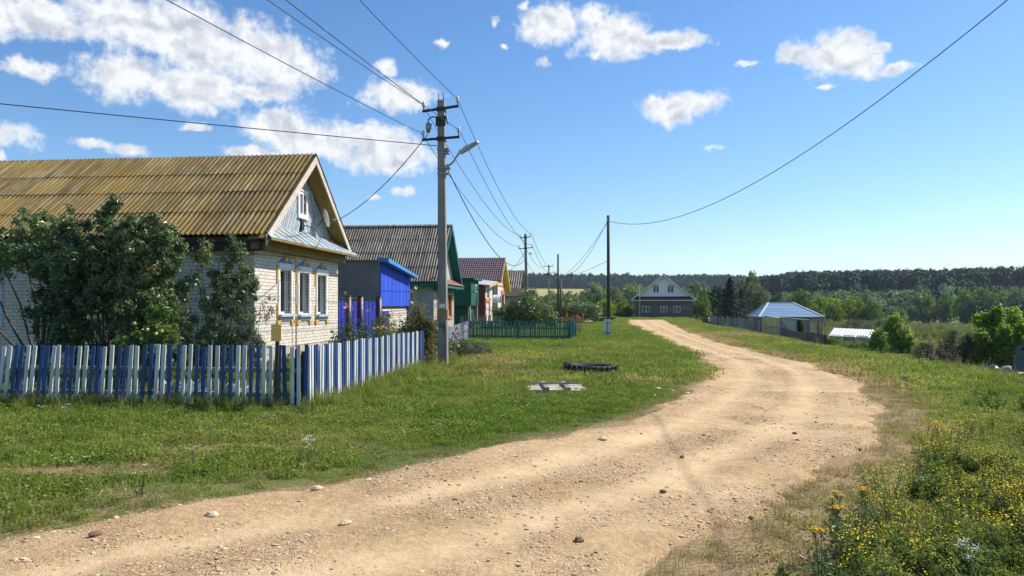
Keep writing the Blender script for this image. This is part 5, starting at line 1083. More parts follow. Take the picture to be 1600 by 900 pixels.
hk_ = thing('wall_bracket', 'small white wire bracket on the right rake of the first house gable', 'bracket', (-9.0, 26.1, 4.6)); MB().box(-9.1, -8.95, 26.02, 26.2, 4.58, 4.72).build('body', WHITE, hk_); MB().tube([(-9.25, 26.1, 4.6), (-9.05, 26.1, 4.64)], .015, 5).build('pin', BLK, hk_)

# ---------------- tractor tyre and well lid on the lawn ----------------
ty = thing('tractor_tyre', 'half sunk black tractor tyre lying on the lawn', 'tyre', (-.1, 19.2, tz(-.1, 19.2)))
RUB = mat('black_rubber', [(.012, .012, .012), (.035, .034, .032)], 6, .75, .4, 30, spec=.3, dirt=(.07, .062, .05), dscale=2)
cx, cy, Ro, Ri = -.1, 19.45, .66, .42; zb_ = tz(cx, cy)
m_ = MB(); sec = [(Ri, .02), (Ri-.01, .10), (Ri+.05, .20), (Ro-.04, .215), (Ro, .17), (Ro, -.05), (Ri+.05, -.05)]
n = 48; V = []
def tilt(x, y, z):   # the left side stands up out of the ground, the right end has sunk
    return (x, y, z+zb_+.015-.03*(x-cx)+(.03 if x < cx-.45 else 0))
for i in range(n):
    a_ = 2*math.pi*i/n
    for r_, z in sec: V.append(tilt(cx+r_*math.cos(a_), cy+r_*math.sin(a_), z))
k_ = len(sec); m_.add(V, [(i*k_+j, ((i+1) % n)*k_+j, ((i+1) % n)*k_+(j+1) % k_, i*k_+(j+1) % k_) for i in range(n) for j in range(k_)]); m_.build('carcass', RUB, ty, True)
for i in range(26):
    a_ = 2*math.pi*i/26; lug = []
    for (da, z) in ((0, .205), (.05, .205), (.22, -.03), (.17, -.03)):
        for r_ in (Ro-.005, Ro+.04): lug.append(tilt(cx+r_*math.cos(a_+da), cy+r_*math.sin(a_+da), z))
    MB().hexa([lug[0], lug[2], lug[4], lug[6], lug[1], lug[3], lug[5], lug[7]]).build('lug', RUB, ty)
wl_ = thing('well_cover', 'low pale board cover with crossing battens lying in the grass nearer the road', 'well cover', (-.8, 15.1, tz(-.8, 15.1)))
PAL = mat('bleached_boards', [(.42, .37, .30), (.6, .55, .47)], 4, .85, .5, 25, st=(.2, 1, 1), rnd=.12, dirt=(.3, .25, .18), dscale=3); zb_ = tz(-.8, 15.1)
for k in range(6):
    y0 = 14.62+k*.19; l_, r_ = -1.36+.05*abs(k-2.5)+rng.normal()*.03, -.2-.03*abs(k-2)+rng.normal()*.03
    MB().box(l_, r_, y0, y0+.172, zb_+.05, zb_+.075+.008*rng.random()).build('plank', PAL, wl_)
MB().box(-1.3, -.25, 14.66, 15.7, zb_-.05, zb_+.046).build('frame', PAL, wl_)
for x in (-1.03, -.62): MB().beam((x-.05, 15.85, zb_+.11), (x+.12, 14.6, zb_+.105), .085, .05).build('batten', GRAYP, wl_)
MB().tube([(-1.28, 15.12, zb_+.155), (-.3, 15.05, zb_+.17)], .022, 6).build('pole', GRAYP, wl_)
for (x, y, s_, l_) in ((1.25, 15.5, .09, 'largest white rubble lump in the lawn beyond the well cover'), (1.5, 15.2, .06, 'white rubble lump just beside the largest one in the lawn'), (1.1, 14.4, .05, 'smallest white rubble lump, lying nearest the well cover'), (1.75, 14.9, .07, 'white rubble lump nearest the road edge')):
    V, F = stone(rng, 9, .5); o_ = link('rubble_piece', newmesh('rubble_piece', (V*s_).tolist(), [tuple(map(int, f_)) for f_ in F], WHITE), None, (x, y, tz(x, y)+.05), (0, 0, rng.random()*6)); tag(o_, l_, 'rubble', 'white rubble lumps in the grass')

# ---------------- right side: blue roofed shack, greenhouses, fences ----------------
zs = tz(18, 76)
sk = thing('shack', 'small shack with a hipped sky blue roof and white ridges', 'shed', (20, 82, zs))
SKB = mat('sky_blue_roof_sheet', [(.14, .27, .42), (.2, .34, .5)], 1.2, .4, .2, 6, st=(.3, 1, 1), spec=.5, dirt=(.28, .36, .44), dscale=.8)
xa, xb, ya_, yb_, ze_, zr_ = 16.9, 23.45, 82.0, 88.0, .55, 2.03
rA, rB = (18.5, 85, zr_), (21.0, 85, zr_)
def strips(A, B, C, D, n, nm_, par):   # A-B eave, D-C ridge
    for k in range(n):
        f0, f1 = k/n, (k+1)/n-.004; q = [Vector(A).lerp(Vector(D), f0), Vector(B).lerp(Vector(C), f0), Vector(B).lerp(Vector(C), f1), Vector(A).lerp(Vector(D), f1)]; u = Vector((0, 0, .02+.012)); 
        MB().hexa([q[0], q[1], q[2]-Vector((0, 0, .015)), q[3]-Vector((0, 0, .015)), q[0]+u, q[1]+u, q[2]+u*.4, q[3]+u*.4]).build(nm_, SKB, par)
strips((xa, ya_, ze_), (xb, ya_, ze_), rB, rA, 5, 'roof_sheet', sk); strips((xa, yb_, ze_), (xa, ya_, ze_), rA, rA, 5, 'roof_sheet', sk)
strips((xb, ya_, ze_), (xb, yb_, ze_), rB, rB, 5, 'roof_sheet', sk); strips((xb, yb_, ze_), (xa, yb_, ze_), rA, rB, 5, 'roof_sheet', sk)
for a, b_ in (((xa, ya_, ze_), rA), ((xb, ya_, ze_), rB), (rA, rB), ((xa, yb_, ze_), rA), ((xb, yb_, ze_), rB)): MB().beam(Vector(a)+Vector((0, 0, .05)), Vector(b_)+Vector((0, 0, .05)), .14, .06).build('ridge_cap', WHITE, sk)
MB().box(xa+.3, xb-.3, ya_+.35, yb_-.3, zs-.4, ze_+.02).build('wall', GRAYP, sk)
YPC = mat('yellowed_plastic_sheet', [(.40, .36, .15), (.55, .5, .26)], 2, .5, .2, 8, st=(1, 1, .3), rnd=.12, dirt=(.3, .26, .1), dscale=1.5)
for k, c_ in enumerate((YPC, YPC, REDB, GRAYP)): MB().box(xa+.35+k*.34, xa+.67+k*.34, ya_+.29, ya_+.34, zs-.3, ze_).build('board', c_, sk)
ghy = thing('greenhouse', 'lean-to greenhouse clad in yellowed plastic with plants inside its open door', 'greenhouse', (17.2, 74, zs))
Xg, Yg = 17.0, 73.2; zt0, zt1 = 1.7-19*71/1200, 1.7-24.5*72/1200
for k in range(7): MB().hexa([(Xg, Yg+k*.98, zs-.3), (Xg+.03, Yg+k*.98, zs-.3), (Xg+.03, Yg+k*.98+.95, zs-.3), (Xg, Yg+k*.98+.95, zs-.3), (Xg, Yg+k*.98, zt0+.02*k), (Xg+.03, Yg+k*.98, zt0+.02*k), (Xg+.03, Yg+k*.98+.95, zt0+.02*k+.02), (Xg, Yg+k*.98+.95, zt0+.02*k+.02)]).build('panel', YPC, ghy)
MB().beam((Xg-.03, Yg, zs+.85), (Xg-.03, Yg+6.9, zs+.85), .04, .07).build('rail', GRAYP, ghy)
zf = lambda x: zt0+(zt1-zt0)*(x-Xg)/4.0
for k, x in enumerate((Xg, Xg+1.45, Xg+2.55, Xg+3.35, Xg+3.98)): MB().beam((x, Yg-.02, zs-.3), (x, Yg-.02, zf(x)), .1, .08, (0, 1, 0)).build('post', GRAYP, ghy)
MB().beam((Xg-.1, Yg-.05, zt0+.03), (Xg+4.2, Yg-.05, zf(Xg+4.2)+.03), .1, .09).build('top_beam', GRAYP, ghy)
MB().hexa([(Xg, Yg, zt0), (Xg+4.1, Yg, zt1), (Xg+4.1, Yg+6.8, zt1+.1), (Xg, Yg+6.8, zt0+.1), (Xg, Yg, zt0+.02), (Xg+4.1, Yg, zt1+.02), (Xg+4.1, Yg+6.8, zt1+.12), (Xg, Yg+6.8, zt0+.12)]).build('roof', YPC, ghy)
GPC = mat('milky_plastic_sheet', [(.34, .37, .31), (.46, .48, .4)], 2, .5, rnd=.05)
MB().hexa([(Xg+.06, Yg, zs-.2), (Xg+1.4, Yg, zs-.2), (Xg+1.4, Yg+.02, zs-.2), (Xg+.06, Yg+.02, zs-.2), (Xg+.06, Yg, zf(Xg)-.06), (Xg+1.4, Yg, zf(Xg+1.4)-.06), (Xg+1.4, Yg+.02, zf(Xg+1.4)-.06), (Xg+.06, Yg+.02, zf(Xg)-.06)]).build('panel', GPC, ghy)
MB().beam((Xg+.05, Yg-.06, zs+1.5), (Xg+.7, Yg-.06, zs+.6), .05, .07).build('brace', GRAYP, ghy)
dd_ = MB().box(Xg+2.62, Xg+3.72, Yg-.06, Yg-.04, zs-.1, zs+1.62).build('door', YPC, ghy)
MB().box(Xg+2.6, Xg+3.75, Yg-.1, Yg-.065, zs+1.6, zs+1.68).box(Xg+2.6, Xg+3.75, Yg-.1, Yg-.065, zs+.75, zs+.82).box(Xg+3.66, Xg+3.75, Yg-.1, Yg-.065, zs-.1, zs+1.6).beam((Xg+3.2, Yg-.08, zs), (Xg+3.7, Yg-.08, zs+.75), .05, .07).build('door_frame', GRAYP, dd_)
MB().box(Xg, Xg+4, Yg+6.6, Yg+6.7, zs-.3, zt1).build('back_wall', GPC, ghy)
df = thing('metal_fence', 'low sagging dark grey corrugated fence beside the yellow greenhouse', 'fence', (16.2, 63, -1.2))
DKG = mat('dark_corrugated_sheet', [(.06, .062, .07), (.1, .1, .108)], 1.5, .55, .2, 8, rnd=.08, dirt=(.13, .12, .11))
for k in range(12):
    t0, t1 = k/12, (k+1)/12; a = Vector((17.1+(15.5-17.1)*t0, 73+(54-73)*t0, 0)); b_ = Vector((17.1+(15.5-17.1)*t1, 73+(54-73)*t1, 0)); m_ = MB(); d_ = (b_-a).normalized(); nn = Vector((-d_.y, d_.x, 0))
    for j in range(8):
        p, q = a.lerp(b_, j/8), a.lerp(b_, (j+1)/8); off = nn*(.025 if j % 2 else -.025); z0, z1 = tz(p.x, p.y)-.2, tz(q.x, q.y)-.2; h_ = .88-.12*math.sin(math.pi*min(1, t0*1.4))+.03*rng.random(); 
        m_.hexa([p+off+Vector((0, 0, z0)), q-off+Vector((0, 0, z1)), q-off+nn*.012+Vector((0, 0, z1)), p+off+nn*.012+Vector((0, 0, z0)), p+off+Vector((0, 0, z0+.2+h_)), q-off+Vector((0, 0, z1+.2+h_)), q-off+nn*.012+Vector((0, 0, z1+.2+h_)), p+off+nn*.012+Vector((0, 0, z0+.2+h_))])
    m_.build('panel', DKG, df)
MB().tube([(15.45, 53.8, -1.6), (15.45, 53.8, -.25)], .09, 8).build('post', mat('rusty_post', [(.08, .03, .02), (.13, .05, .03)], 5, .8), df)
wf = thing('board_fence', 'uneven weathered board fence between the dark spruce and the blue roofed shack', 'fence', (17, 95, -1.5))
for k in range(60):
    y = 80+k*.62; x = 16.6-.012*(y-80)+.25*math.sin(k*.9)*.2; h_ = 1.25+.35*rng.random(); z = tz(x, y)
    if rng.random() < .08: continue
    MB().box(x, x+.03, y, y+.30+.25*rng.random(), z-.1, z+h_).build('board', GRAYP if k < 52 else REDB, wf)
MB().box(16.35, 16.4, 110, 110.2, -1.8, .6).build('post', REDB, wf)
wg = thing('greenhouse', 'low glazed greenhouse with a bright white corrugated roof half hidden by a maple bush', 'greenhouse', (18.3, 56.5, tz(18.3, 56.5)))
a, b_ = Vector((17.28, 58.2, .09)), Vector((19.95+1.2, 56.48-.77, -.05)); ax = (b_-a); axn = Vector((ax.x, ax.y, 0)).normalized(); sdv = Vector((axn.y, -axn.x, 0))
if sdv.y > 0: sdv = -sdv
WCR = mat('white_corrugated_roof', [(.7, .71, .7), (.8, .8, .78)], 3, .5, rnd=.05)
nS = 5
for side in (1, -1):
    for k in range(nS):
        m_ = MB(); 
        for j in range(10):
            f0, f1 = (k+j/10)/nS, (k+(j+1)/10)/nS; e0, e1 = (.02 if j % 2 else -.02), (-.02 if j % 2 else .02)
            p0, p1_ = a.lerp(b_, f0)+Vector((0, 0, e0)), a.lerp(b_, f1)+Vector((0, 0, e1)); ev = sdv*side*1.25+Vector((0, 0, -.52)); u = Vector((0, 0, .012))
            m_.hexa([p0, p1_, p1_+ev, p0+ev, p0+u, p1_+u, p1_+ev+u, p0+ev+u])
        m_.build('roof_sheet', WCR, wg)
zg = tz(18.3, 56.5)
for f_ in (0.01, .2, .4, .6, .8, .99):
    p = a.lerp(b_, f_)
    for side in (1, -1):
        q = p+sdv*side*1.15; MB().box(q.x-.045, q.x+.045, q.y-.045, q.y+.045, zg-.2, p.z-.5).build('post', WHITE, wg)
for k in range(5):
    p, q = a.lerp(b_, k/5+.02)+sdv*1.12, a.lerp(b_, k/5+.18)+sdv*1.12; w_ = MB().beam((p.x, p.y, zg+.35), (q.x, q.y, zg+.35), .05, .05).beam((p.x, p.y, zg+.7), (q.x, q.y, zg+.7), .05, .05).build('window', WHITE, wg)
    MB().hexa([(p.x, p.y, zg), (q.x, q.y, zg), (q.x, q.y+.01, zg), (p.x, p.y+.01, zg), (p.x, p.y, zg+.82), (q.x, q.y, zg+.8), (q.x, q.y+.01, zg+.8), (p.x, p.y+.01, zg+.82)]).build('pane', GLASS, w_)
MB().prism([a+sdv*1.2+Vector((0, 0, -.5)), a-sdv*1.2+Vector((0, 0, -.5)), a+Vector((0, 0, -.02))], axn*.03).build('gable_panel', mat('grey_white_panel', [(.45, .47, .48), (.55, .57, .57)], 3, .6), wg)
# scraps by the far verge
def lump(name, label, cat, x, y, s, mt, grp=None, flat=.6):
    V, F = stone(rng, 10, flat); o_ = link(name, newmesh(name, (V*s).tolist(), [tuple(map(int, f_)) for f_ in F], mt), None, (x, y, tz(x, y)+s*flat*.3), (0, 0, rng.random()*6)); tag(o_, label, cat, grp); return o_
lump('covered_barrel', 'dark rounded barrel under a white cap to the side of the log house', 'barrel', 16.6, 118, 1.35, BLK, None, .8); lump('metal_cover_sheet', 'white sheet lying on the dark barrel beside the log house', 'lid', 16.95, 117.7, .6, WHITE).location.z += .75
lump('tarpaulin_heap', 'grey covered heap in the bushes between log house and spruce', 'heap', 21.5, 124, 2.1, mat('grey_tarpaulin', [(.3, .31, .32), (.45, .46, .46)], 2, .7), None, .6)
for (x, y, s_, l_) in ((17.6, 104, .9, 'dark scrap timber heap carrying the white sack'), (18.6, 103, 1.0, 'largest dark scrap timber heap before the spruce'), (19.4, 101.5, .7, 'small dark scrap timber heap nearest the board fence')): lump('log_pile', l_, 'timber heap', x, y, s_, DARKB, 'dark timber scraps')
lump('white_sack', 'white sack on top of the dark timber scraps', 'sack', 17.2, 103.7, .5, WHITE).location.z += .35
for k, (x0, y0, x1, y1) in enumerate(((-.6, 80.5, 1.5, 81.6), (-.4, 81.2, 1.9, 81.0), (.2, 80.2, 2.1, 81.8))):
    o_ = MB().beam((x0, y0, .12+.12*k), (x1, y1, .2+.12*k), .22, .16).build('timber_beam', DARKB); tag(o_, 'old dark beam in the low timber pile beyond the orange fence', 'timber', 'timber pile beyond the orange fence')
lump('white_sack', 'white sack beside the timber pile next to the orange fence post', 'sack', -.6, 79.8, .7, WHITE)
# junk heap and the old car at the right edge
for (x, y, s_, mt_, l_) in ((12.0, 23.9, .5, STEEL, 'grey crumpled scrap at the foot of the maples by the old car'), (12.3, 24.0, .42, WHITE, 'white scrap chunk lying against the rear of the teal car'), (12.45, 23.7, .4, BLK, 'black scrap chunk touching the teal car'), (11.6, 23.9, .34, DULL, 'dull grey scrap piece farthest from the teal car')): lump('scrap_piece', l_, 'scrap', x, y, s_, mt_, 'scrap heap by the car').location.z += .28
LC = Vector((11.35, 22.3, tz(12, 22.5)+.12))
car = thing('parked_car', 'old dark teal hatchback parked in the weeds below the young maples', 'car', LC, R(-35))
TEC = mat('dark_teal_car_paint', [(.012, .06, .085), (.018, .08, .105)], 3, .3, spec=.6, dirt=(.06, .09, .1), dscale=2)
prof = [(0, .35), (-.03, .62), (.05, .88), (.42, 1.34), (.62, 1.42), (2.0, 1.42), (2.55, .95), (3.5, .85), (3.72, .7), (3.72, .32)]
hw = .78; Vb = []
for (x, z) in prof: q = .86 if z > 1.2 else 1.0; Vb += [(x, .78-hw*q, z), (x, .78+hw*q, z)]
nP = len(prof); Fb = [(2*i, 2*i+1, 2*i+3, 2*i+2) for i in range(nP-1)]+[(2*nP-2, 2*nP-1, 1, 0)]
sideL = [0, 2, 4, 12, 14, 16, 18]; Fb += [tuple(sideL), tuple(i+1 for i in reversed(sideL))]
m_ = MB().add(Vb, Fb); m_.build('body', TEC, car, local=True)
DK = mat('car_glass', [(.05, .07, .07), (.12, .15, .13)], 3, .05, spec=.8)
for s_ in (0, 1):
    y_ = .0-.002 if s_ == 0 else 1.562
    e = .015 if s_ == 0 else -.015
    yt = .78-hw*.86 if s_ == 0 else .78+hw*.86; yb0 = 0 if s_ == 0 else 1.56
    # pillars, roof edge and waist as a frame round three side windows
    wz0, wz1 = .95, 1.34
    def yy(z): return yb0+(yt-yb0)*max(0, min(1, (z-.9)/.5))
    fr_ = MB()
    def st(p, q, w_): fr_.beam((p[0], yy(p[1]), p[1]), (q[0], yy(q[1]), q[1]), .03, w_, (0, 0, 1) if abs(q[0]-p[0]) > abs(q[1]-p[1]) else (1, 0, 0))
    st((.05, .9), (.48, 1.38), .1); st((.45, 1.39), (2.05, 1.39), .08); st((2.02, 1.4), (2.55, .93), .07); st((.05, .9), (2.6, .9), .08); st((.72, .9), (.74, 1.38), .07); st((1.4, .9), (1.4, 1.38), .07)
    fr_.build('pillars', TEC, car, local=True)
    for (p0, p1_, p2_, p3_) in (((.2, .93), (.68, .93), (.7, 1.35), (.52, 1.35)), ((.78, .93), (1.36, .93), (1.36, 1.35), (.78, 1.35)), ((1.44, .93), (2.45, .93), (2.02, 1.35), (1.44, 1.35))):
        MB().prism([(p[0], yy(p[1])+e*.6, p[1]) for p in (p0, p1_, p2_, p3_)], (0, .006, 0)).build('window', DK, car, local=True)
for x in (.75, 2.95):
    for y_ in (.0, 1.4):
        wl2 = MB().tube([(x, y_, .3), (x, y_+.17, .3)], .3, 20).build('wheel', RUB, car, local=True); MB().tube([(x, y_-.01, .3), (x, y_+.18, .3)], .17, 14).build('rim', STEEL, wl2, local=True)
MB().box(-.06, .02, .05, 1.51, .38, .5).box(3.7, 3.78, .05, 1.51, .36, .48).build('bumper', BLK, car, local=True)
for y_ in (.1, 1.2): MB().box(-.045, .0, y_, y_+.26, .62, .76).build('tail_light', REDB, car, local=True); MB().box(3.7, 3.74, y_, y_+.26, .55, .7).build('headlight', WHITE, car, local=True)
# ---------------- trees and garden plants ----------------
BARK = mat('bark', [(.06, .048, .038), (.14, .115, .09)], 6, .95, .6, 20, st=(1, 1, .3)); BARKG = mat('grey_twigs', [(.16, .14, .12), (.26, .23, .2)], 6, .95, .4, 20)
L_LIL = leafmat('dark_shrub_leaf', (.075, .125, .045), (.18, .25, .095), (.25, .26, .08), .3, .35, spec=.5)
L_APP = leafmat('apple_leaf', (.075, .125, .04), (.18, .24, .09), (.26, .23, .07), .3, .35, spec=.5)
L_APL = leafmat('apple_sapling_leaf', (.08, .14, .03), (.18, .26, .06), None, .4, .45, spec=.35)
L_WIL = leafmat('willow_leaf', (.12, .17, .075), (.29, .35, .15), None, .35, .6)
L_GRN = leafmat('green_leaf', (.06, .13, .02), (.23, .33, .06), None, .38, .6)
L_YEL = leafmat('yellow_green_leaf', (.14, .21, .025), (.30, .37, .055), None, .42, .6)
L_DRK = leafmat('dark_leaf', (.025, .055, .018), (.055, .095, .03), None, .25, .6)
L_SPR = leafmat('spruce_needles', (.012, .03, .016), (.03, .055, .028), None, .12, .7)
L_PIN = leafmat('pine_wood_foliage', (.017, .048, .016), (.045, .09, .03), None, .15, .7)
L_MAP = leafmat('maple_leaf', (.15, .24, .03), (.30, .40, .07), None, .52, .5)
L_GRY = leafmat('grey_shrub_leaf', (.08, .10, .065), (.16, .18, .12), None, .25, .7)
L_RED = leafmat('dried_weed_leaf', (.16, .12, .08), (.27, .2, .13), None, .2, .8)
def crown_np(ell, n, size, clump=26, spread=.16, up=.25, asp=.5, fill=.35, r=rng):
    """leaves gathered in small clumps through a set of ellipsoids (cx,cy,cz,rx,ry,rz)"""
    E_ = np.array(ell, float); vol = (E_[:, 3]*E_[:, 4]*E_[:, 5])**.75; nc = max(6, n//clump); k = r.choice(len(E_), nc, p=vol/vol.sum())
    d = r.normal(size=(nc, 3)); d /= np.linalg.norm(d, axis=1, keepdims=True); q = r.random(nc)**fill
    cc = E_[k, :3]+d*E_[k, 3:]*q[:, None]; dens = r.uniform(.55, 1.3, nc); tint = np.clip(r.normal(.42, .26, nc), 0, 1)
    j = r.choice(nc, n, p=dens/dens.sum()); sp = spread*np.mean(E_[:, 3:])**.6
    off = r.normal(size=(n, 3)); C = cc[j]+off*sp*r.uniform(.5, 1.2, (n, 1)); N_ = d[j]*.6+off*.5+r.normal(size=(n, 3))*.55; N_[:, 2] += up
    V, T = leaves(C, N_, size*r.uniform(.6, 1.25, n), asp, .12, r); return V, T, np.repeat(np.clip(tint[j]+r.normal(size=n)*.13, 0, 1), 4)
def crown_obj(name, parent, ell, n, size, mt, local=False, **k):
    V, T, ti = crown_np(ell, n, size, **k)
    if parent is not None and not local: V = V-np.array(WL[parent.name])
    return link(name, npmesh(name, V, T, mt, False, {'tint': ti}), parent)
def limbs(base, ell, r0, mt, parent, name='trunk', n=None, r_end=.01, local=False):
    m_ = MB(); base = Vector(base); top = max(e[2] for e in ell)
    for e in ell[:n]:
        tip = Vector(e[:3])+Vector((0, 0, e[5]*.5)); mid = base.lerp(tip, .45)+Vector((rng.normal()*.12, rng.normal()*.12, 0))*(tip-base).length*.25
        st_ = base+Vector((rng.normal(), rng.normal(), 0))*r0*.6
        pts = [st_, st_.lerp(mid, .5), mid, mid.lerp(tip, .5), tip]; m_.tube(pts, [r0, r0*.8, r0*.55, r0*.35, r_end], 6)
        for _ in range(3):
            f = rng.uniform(.4, .9); p = mid.lerp(tip, f); dv = Vector(rng.normal(size=3).tolist()); dv.z = abs(dv.z)*.6; q = p+Vector((dv.x*e[3], dv.y*e[4], dv.z*e[5]))*.5; m_.tube([p, p.lerp(q, .5)+Vector((0, 0, .03)), q], [r0*.3, r0*.2, r_end*.6], 4)
    return m_.build(name, mt, parent, local=local)
# -- the dense garden trees before the brick side wall
def gtree(label, x, y, ell, n, size, mt, kind='tree', name='garden_tree', r0=.06, bark=BARK, **k):
    t_ = thing(name, label, kind, (x, y, tz(x, y))); ell = [(x+a, y+b_, c_, d*.92, e*.92, f*.92) for a, b_, c_, d, e, f in ell]; k.setdefault('clump', 44); k.setdefault('spread', .14); k.setdefault('fill', .3)
    base_ = list(ell)
    for e in base_:
        for _ in range(4 if e[3] > .5 else 2):
            d_ = rng.normal(size=3); d_[2] = abs(d_[2])*1.2-.2; d_ /= np.linalg.norm(d_); s_ = rng.uniform(.1, .2); ell.append((e[0]+d_[0]*e[3]*1.08, e[1]+d_[1]*e[4], e[2]+d_[2]*e[5]*1.1, s_, s_, s_*1.5))
    limbs((x, y, .0), base_, r0*.75, bark, t_); crown_obj('crown', t_, ell, n, size, mt, **k); return t_
gtree('broad dark garden tree with bare brick wall showing beneath its crown', -13.3, 17.2, [(-.5,0,3.0,1.3,.9,.75),(.75,0,1.3,.55,.6,.9),(.4,-.1,2.9,1.0,.9,.7),(-1.8,.1,2.9,1.2,.9,.8),(-2.9,0,2.6,1.3,.9,.9),(.7,-.1,2.2,.7,.7,.7),(-.4,.1,3.7,.5,.5,.35),(-1.6,0,3.75,.45,.4,.3),(.6,0,3.55,.4,.4,.35)], 20000, .115, L_LIL, name='garden_tree')
gtree('tallest dark garden tree, top twigs reaching above the mossy roof edge', -11.5, 17.0, [(0,0,1.2,1.15,.9,1.1),(-1.15,0,1.5,.7,.7,1.0),(.3,0,2.4,1.15,.9,1.0),(-.5,0,2.6,.9,.8,.8),(.6,.0,3.3,.7,.6,.45),(.1,0,3.65,.35,.35,.3),(-.7,0,3.4,.45,.45,.4),(-.9,-.1,1.9,.6,.6,.8),(.2,0,3.95,.1,.1,.25)], 24000, .115, L_LIL)
gtree('dense dark garden tree between the tallest one and the apple sapling', -10.2, 16.6, [(0,0,1.0,.8,.7,.9),(0,0,2.0,.85,.7,.8),(.1,0,2.9,.8,.6,.6),(-.3,0,3.45,.45,.4,.35),(.45,0,3.15,.4,.4,.35),(.1,-.3,1.4,.7,.5,.8)], 17000, .105, L_APP)
gtree('upright loose garden tree at the corner of the white brick house', -8.3, 16.2, [(-.45,0,1.9,.35,.35,.75),(-.4,0,2.75,.2,.2,.35),(.05,0,1.5,.55,.45,.75),(.2,0,2.2,.4,.4,.55),(.35,0,2.75,.18,.18,.3),(.65,0,1.6,.4,.35,.6),(.6,0,2.25,.22,.22,.35),(-.2,0,.7,.8,.6,.5),(-.8,0,1.0,.5,.5,.7),(.75,0,.9,.35,.35,.5)], 12000, .09, L_APP, r0=.035)
ap = gtree('small bright leaved apple sapling with pale apples behind the striped fence', -8.85, 14.6, [(0,0,1.15,.55,.4,.35),(.35,0,.85,.5,.4,.35),(-.3,0,.85,.45,.4,.4),(.1,.0,1.5,.3,.25,.25)], 3600, .095, L_APL, name='apple_tree', r0=.03)
for (dx, dz) in ((-.15, 1.32), (.12, 1.2), (.3, 1.12), (.42, 1.17), (-.35, 1.05), (0, 1.02)): MB().lathe((-8.85+dx, 14.2, dz), (0, 0, 1), [(0, .012), (.012, .03), (.035, .038), (.06, .03), (.068, .012)], 8).build('apple', mat('pale_apple', [(.5, .5, .16), (.6, .55, .22)], 3, .4) if 'pale_apple' not in bpy.data.materials else bpy.data.materials['pale_apple'], ap, True)
gtree('thin half dry twiggy shrub in front of the sunlit brick corner', -7.35, 15.6, [(0,0,1.3,.22,.2,.5),(.3,0,1.6,.2,.2,.2),(-.15,0,.7,.3,.25,.5),(.15,0,.9,.2,.2,.35)], 2300, .05, L_GRY, 'shrub', 'shrub', .018, BARKG)
for i, (x, y, s_) in enumerate(((-7.3, 13.3, .5), (-6.7, 13.6, .42), (-7.9, 13.5, .42), (-6.2, 13.3, .36))):
    c_ = thing('cabbage', ('large blue grey cabbage behind the pickets', 'small blue grey cabbage nearest the yellow sign', 'blue grey cabbage farthest from the corner post', 'smallest blue grey cabbage between sign and corner post')[i], 'cabbage', (x, y, 0), 0, 'cabbages in the front garden'); V = []; F = []
    m_ = MB()
    for k in range(14):
        a_ = k*2.4; r_ = s_*(.25+.75*k/14); h_ = s_*(.75-.5*k/14); c, s = math.cos(a_), math.sin(a_); px_, py_ = -s*r_*.5, c*r_*.5
        m_.add([(x+c*.02, y+s*.02, .05), (x+c*r_*.6-px_, y+s*r_*.6-py_, h_*.8), (x+c*r_, y+s*r_, h_), (x+c*r_*.6+px_, y+s*r_*.6+py_, h_*.8)], [(0, 1, 2), (0, 2, 3)])
    NOFIX.add('head'); m_.build('head', mat('cabbage_leaf', [(.3, .4, .36), (.45, .54, .48)], 5, .5) if 'cabbage_leaf' not in bpy.data.materials else bpy.data.materials['cabbage_leaf'], c_)
# -- hollyhocks and other flowers
PINK = mat('pink_petals', [(.85, .30, .36), (.95, .45, .48)], 3, .6); MAG = mat('magenta_petals', [(.55, .03, .16), (.7, .06, .2)], 3, .6); PALE = mat('faded_petals', [(.7, .52, .38), (.8, .68, .55)], 3, .7); REDP = mat('red_petals', [(.6, .04, .05), (.75, .08, .08)], 3, .6)
L_HOL = leafmat('hollyhock_leaf', (.08, .12, .04), (.17, .2, .08), (.3, .26, .14), .3, .6)
def hollyhock(label, x, y, h, lean, fl, mt_f, leafn=130, grp='hollyhocks', dry=False):
    z = tz(x, y); t_ = thing('hollyhock', label, 'flower', (x, y, z), 0, grp); top = Vector((x+lean[0], y+lean[1], z+h))
    b_ = Vector((x, y, z)); mid = b_.lerp(top, .5)-Vector((lean[0]*.15, 0, 0)); pts = [b_, b_.lerp(mid, .5), mid, mid.lerp(top, .5), top]
    MB().tube(pts, [.014, .012, .01, .008, .004], 5).build('stem', STM0, t_)
    u = rng.random(leafn)**1.3; P_ = np.array([list(b_.lerp(top, float(v))) for v in u]); sp = (.18*(1-u)+.035)[:, None]; C = P_+rng.normal(size=(leafn, 3))*sp*np.array([1, 1, .5])
    V, T = leaves(C, updn(leafn, .8), np.where(u > .5, .05 if dry else .035, .12)*rng.uniform(.6, 1.2, leafn), .85, .1); ti = np.repeat(np.clip(rng.random(leafn)*.5+(.5 if dry else 0), 0, 1), 4)
    link('leaves', npmesh('leaves', V-np.array(WL[t_.name]), T, L_HOL, False, {'tint': ti}), t_)
    for f in fl:
        p = b_.lerp(top, f)+Vector((rng.normal()*.03, -.03, rng.normal()*.01)); m_ = MB(); n_ = Vector((rng.normal()*.5, -1, .3)).normalized(); a1 = n_.cross(Vector((0, 0, 1))).normalized(); a2 = a1.cross(n_)
        ring = [p+n_*.02+(a1*math.cos(k*math.pi/5)+a2*math.sin(k*math.pi/5))*(.055 if k % 2 else .045) for k in range(10)]; m_.add([p]+ring, [(0, 1+k, 1+(k+1) % 10) for k in range(10)]); NOFIX.add('blossom'); m_.build('blossom', mt_f, t_)
    return t_
STM0 = mat('hollyhock_stem', [(.12, .13, .05), (.2, .18, .09)], 5, .8)
HY = 'hollyhocks in the front garden'
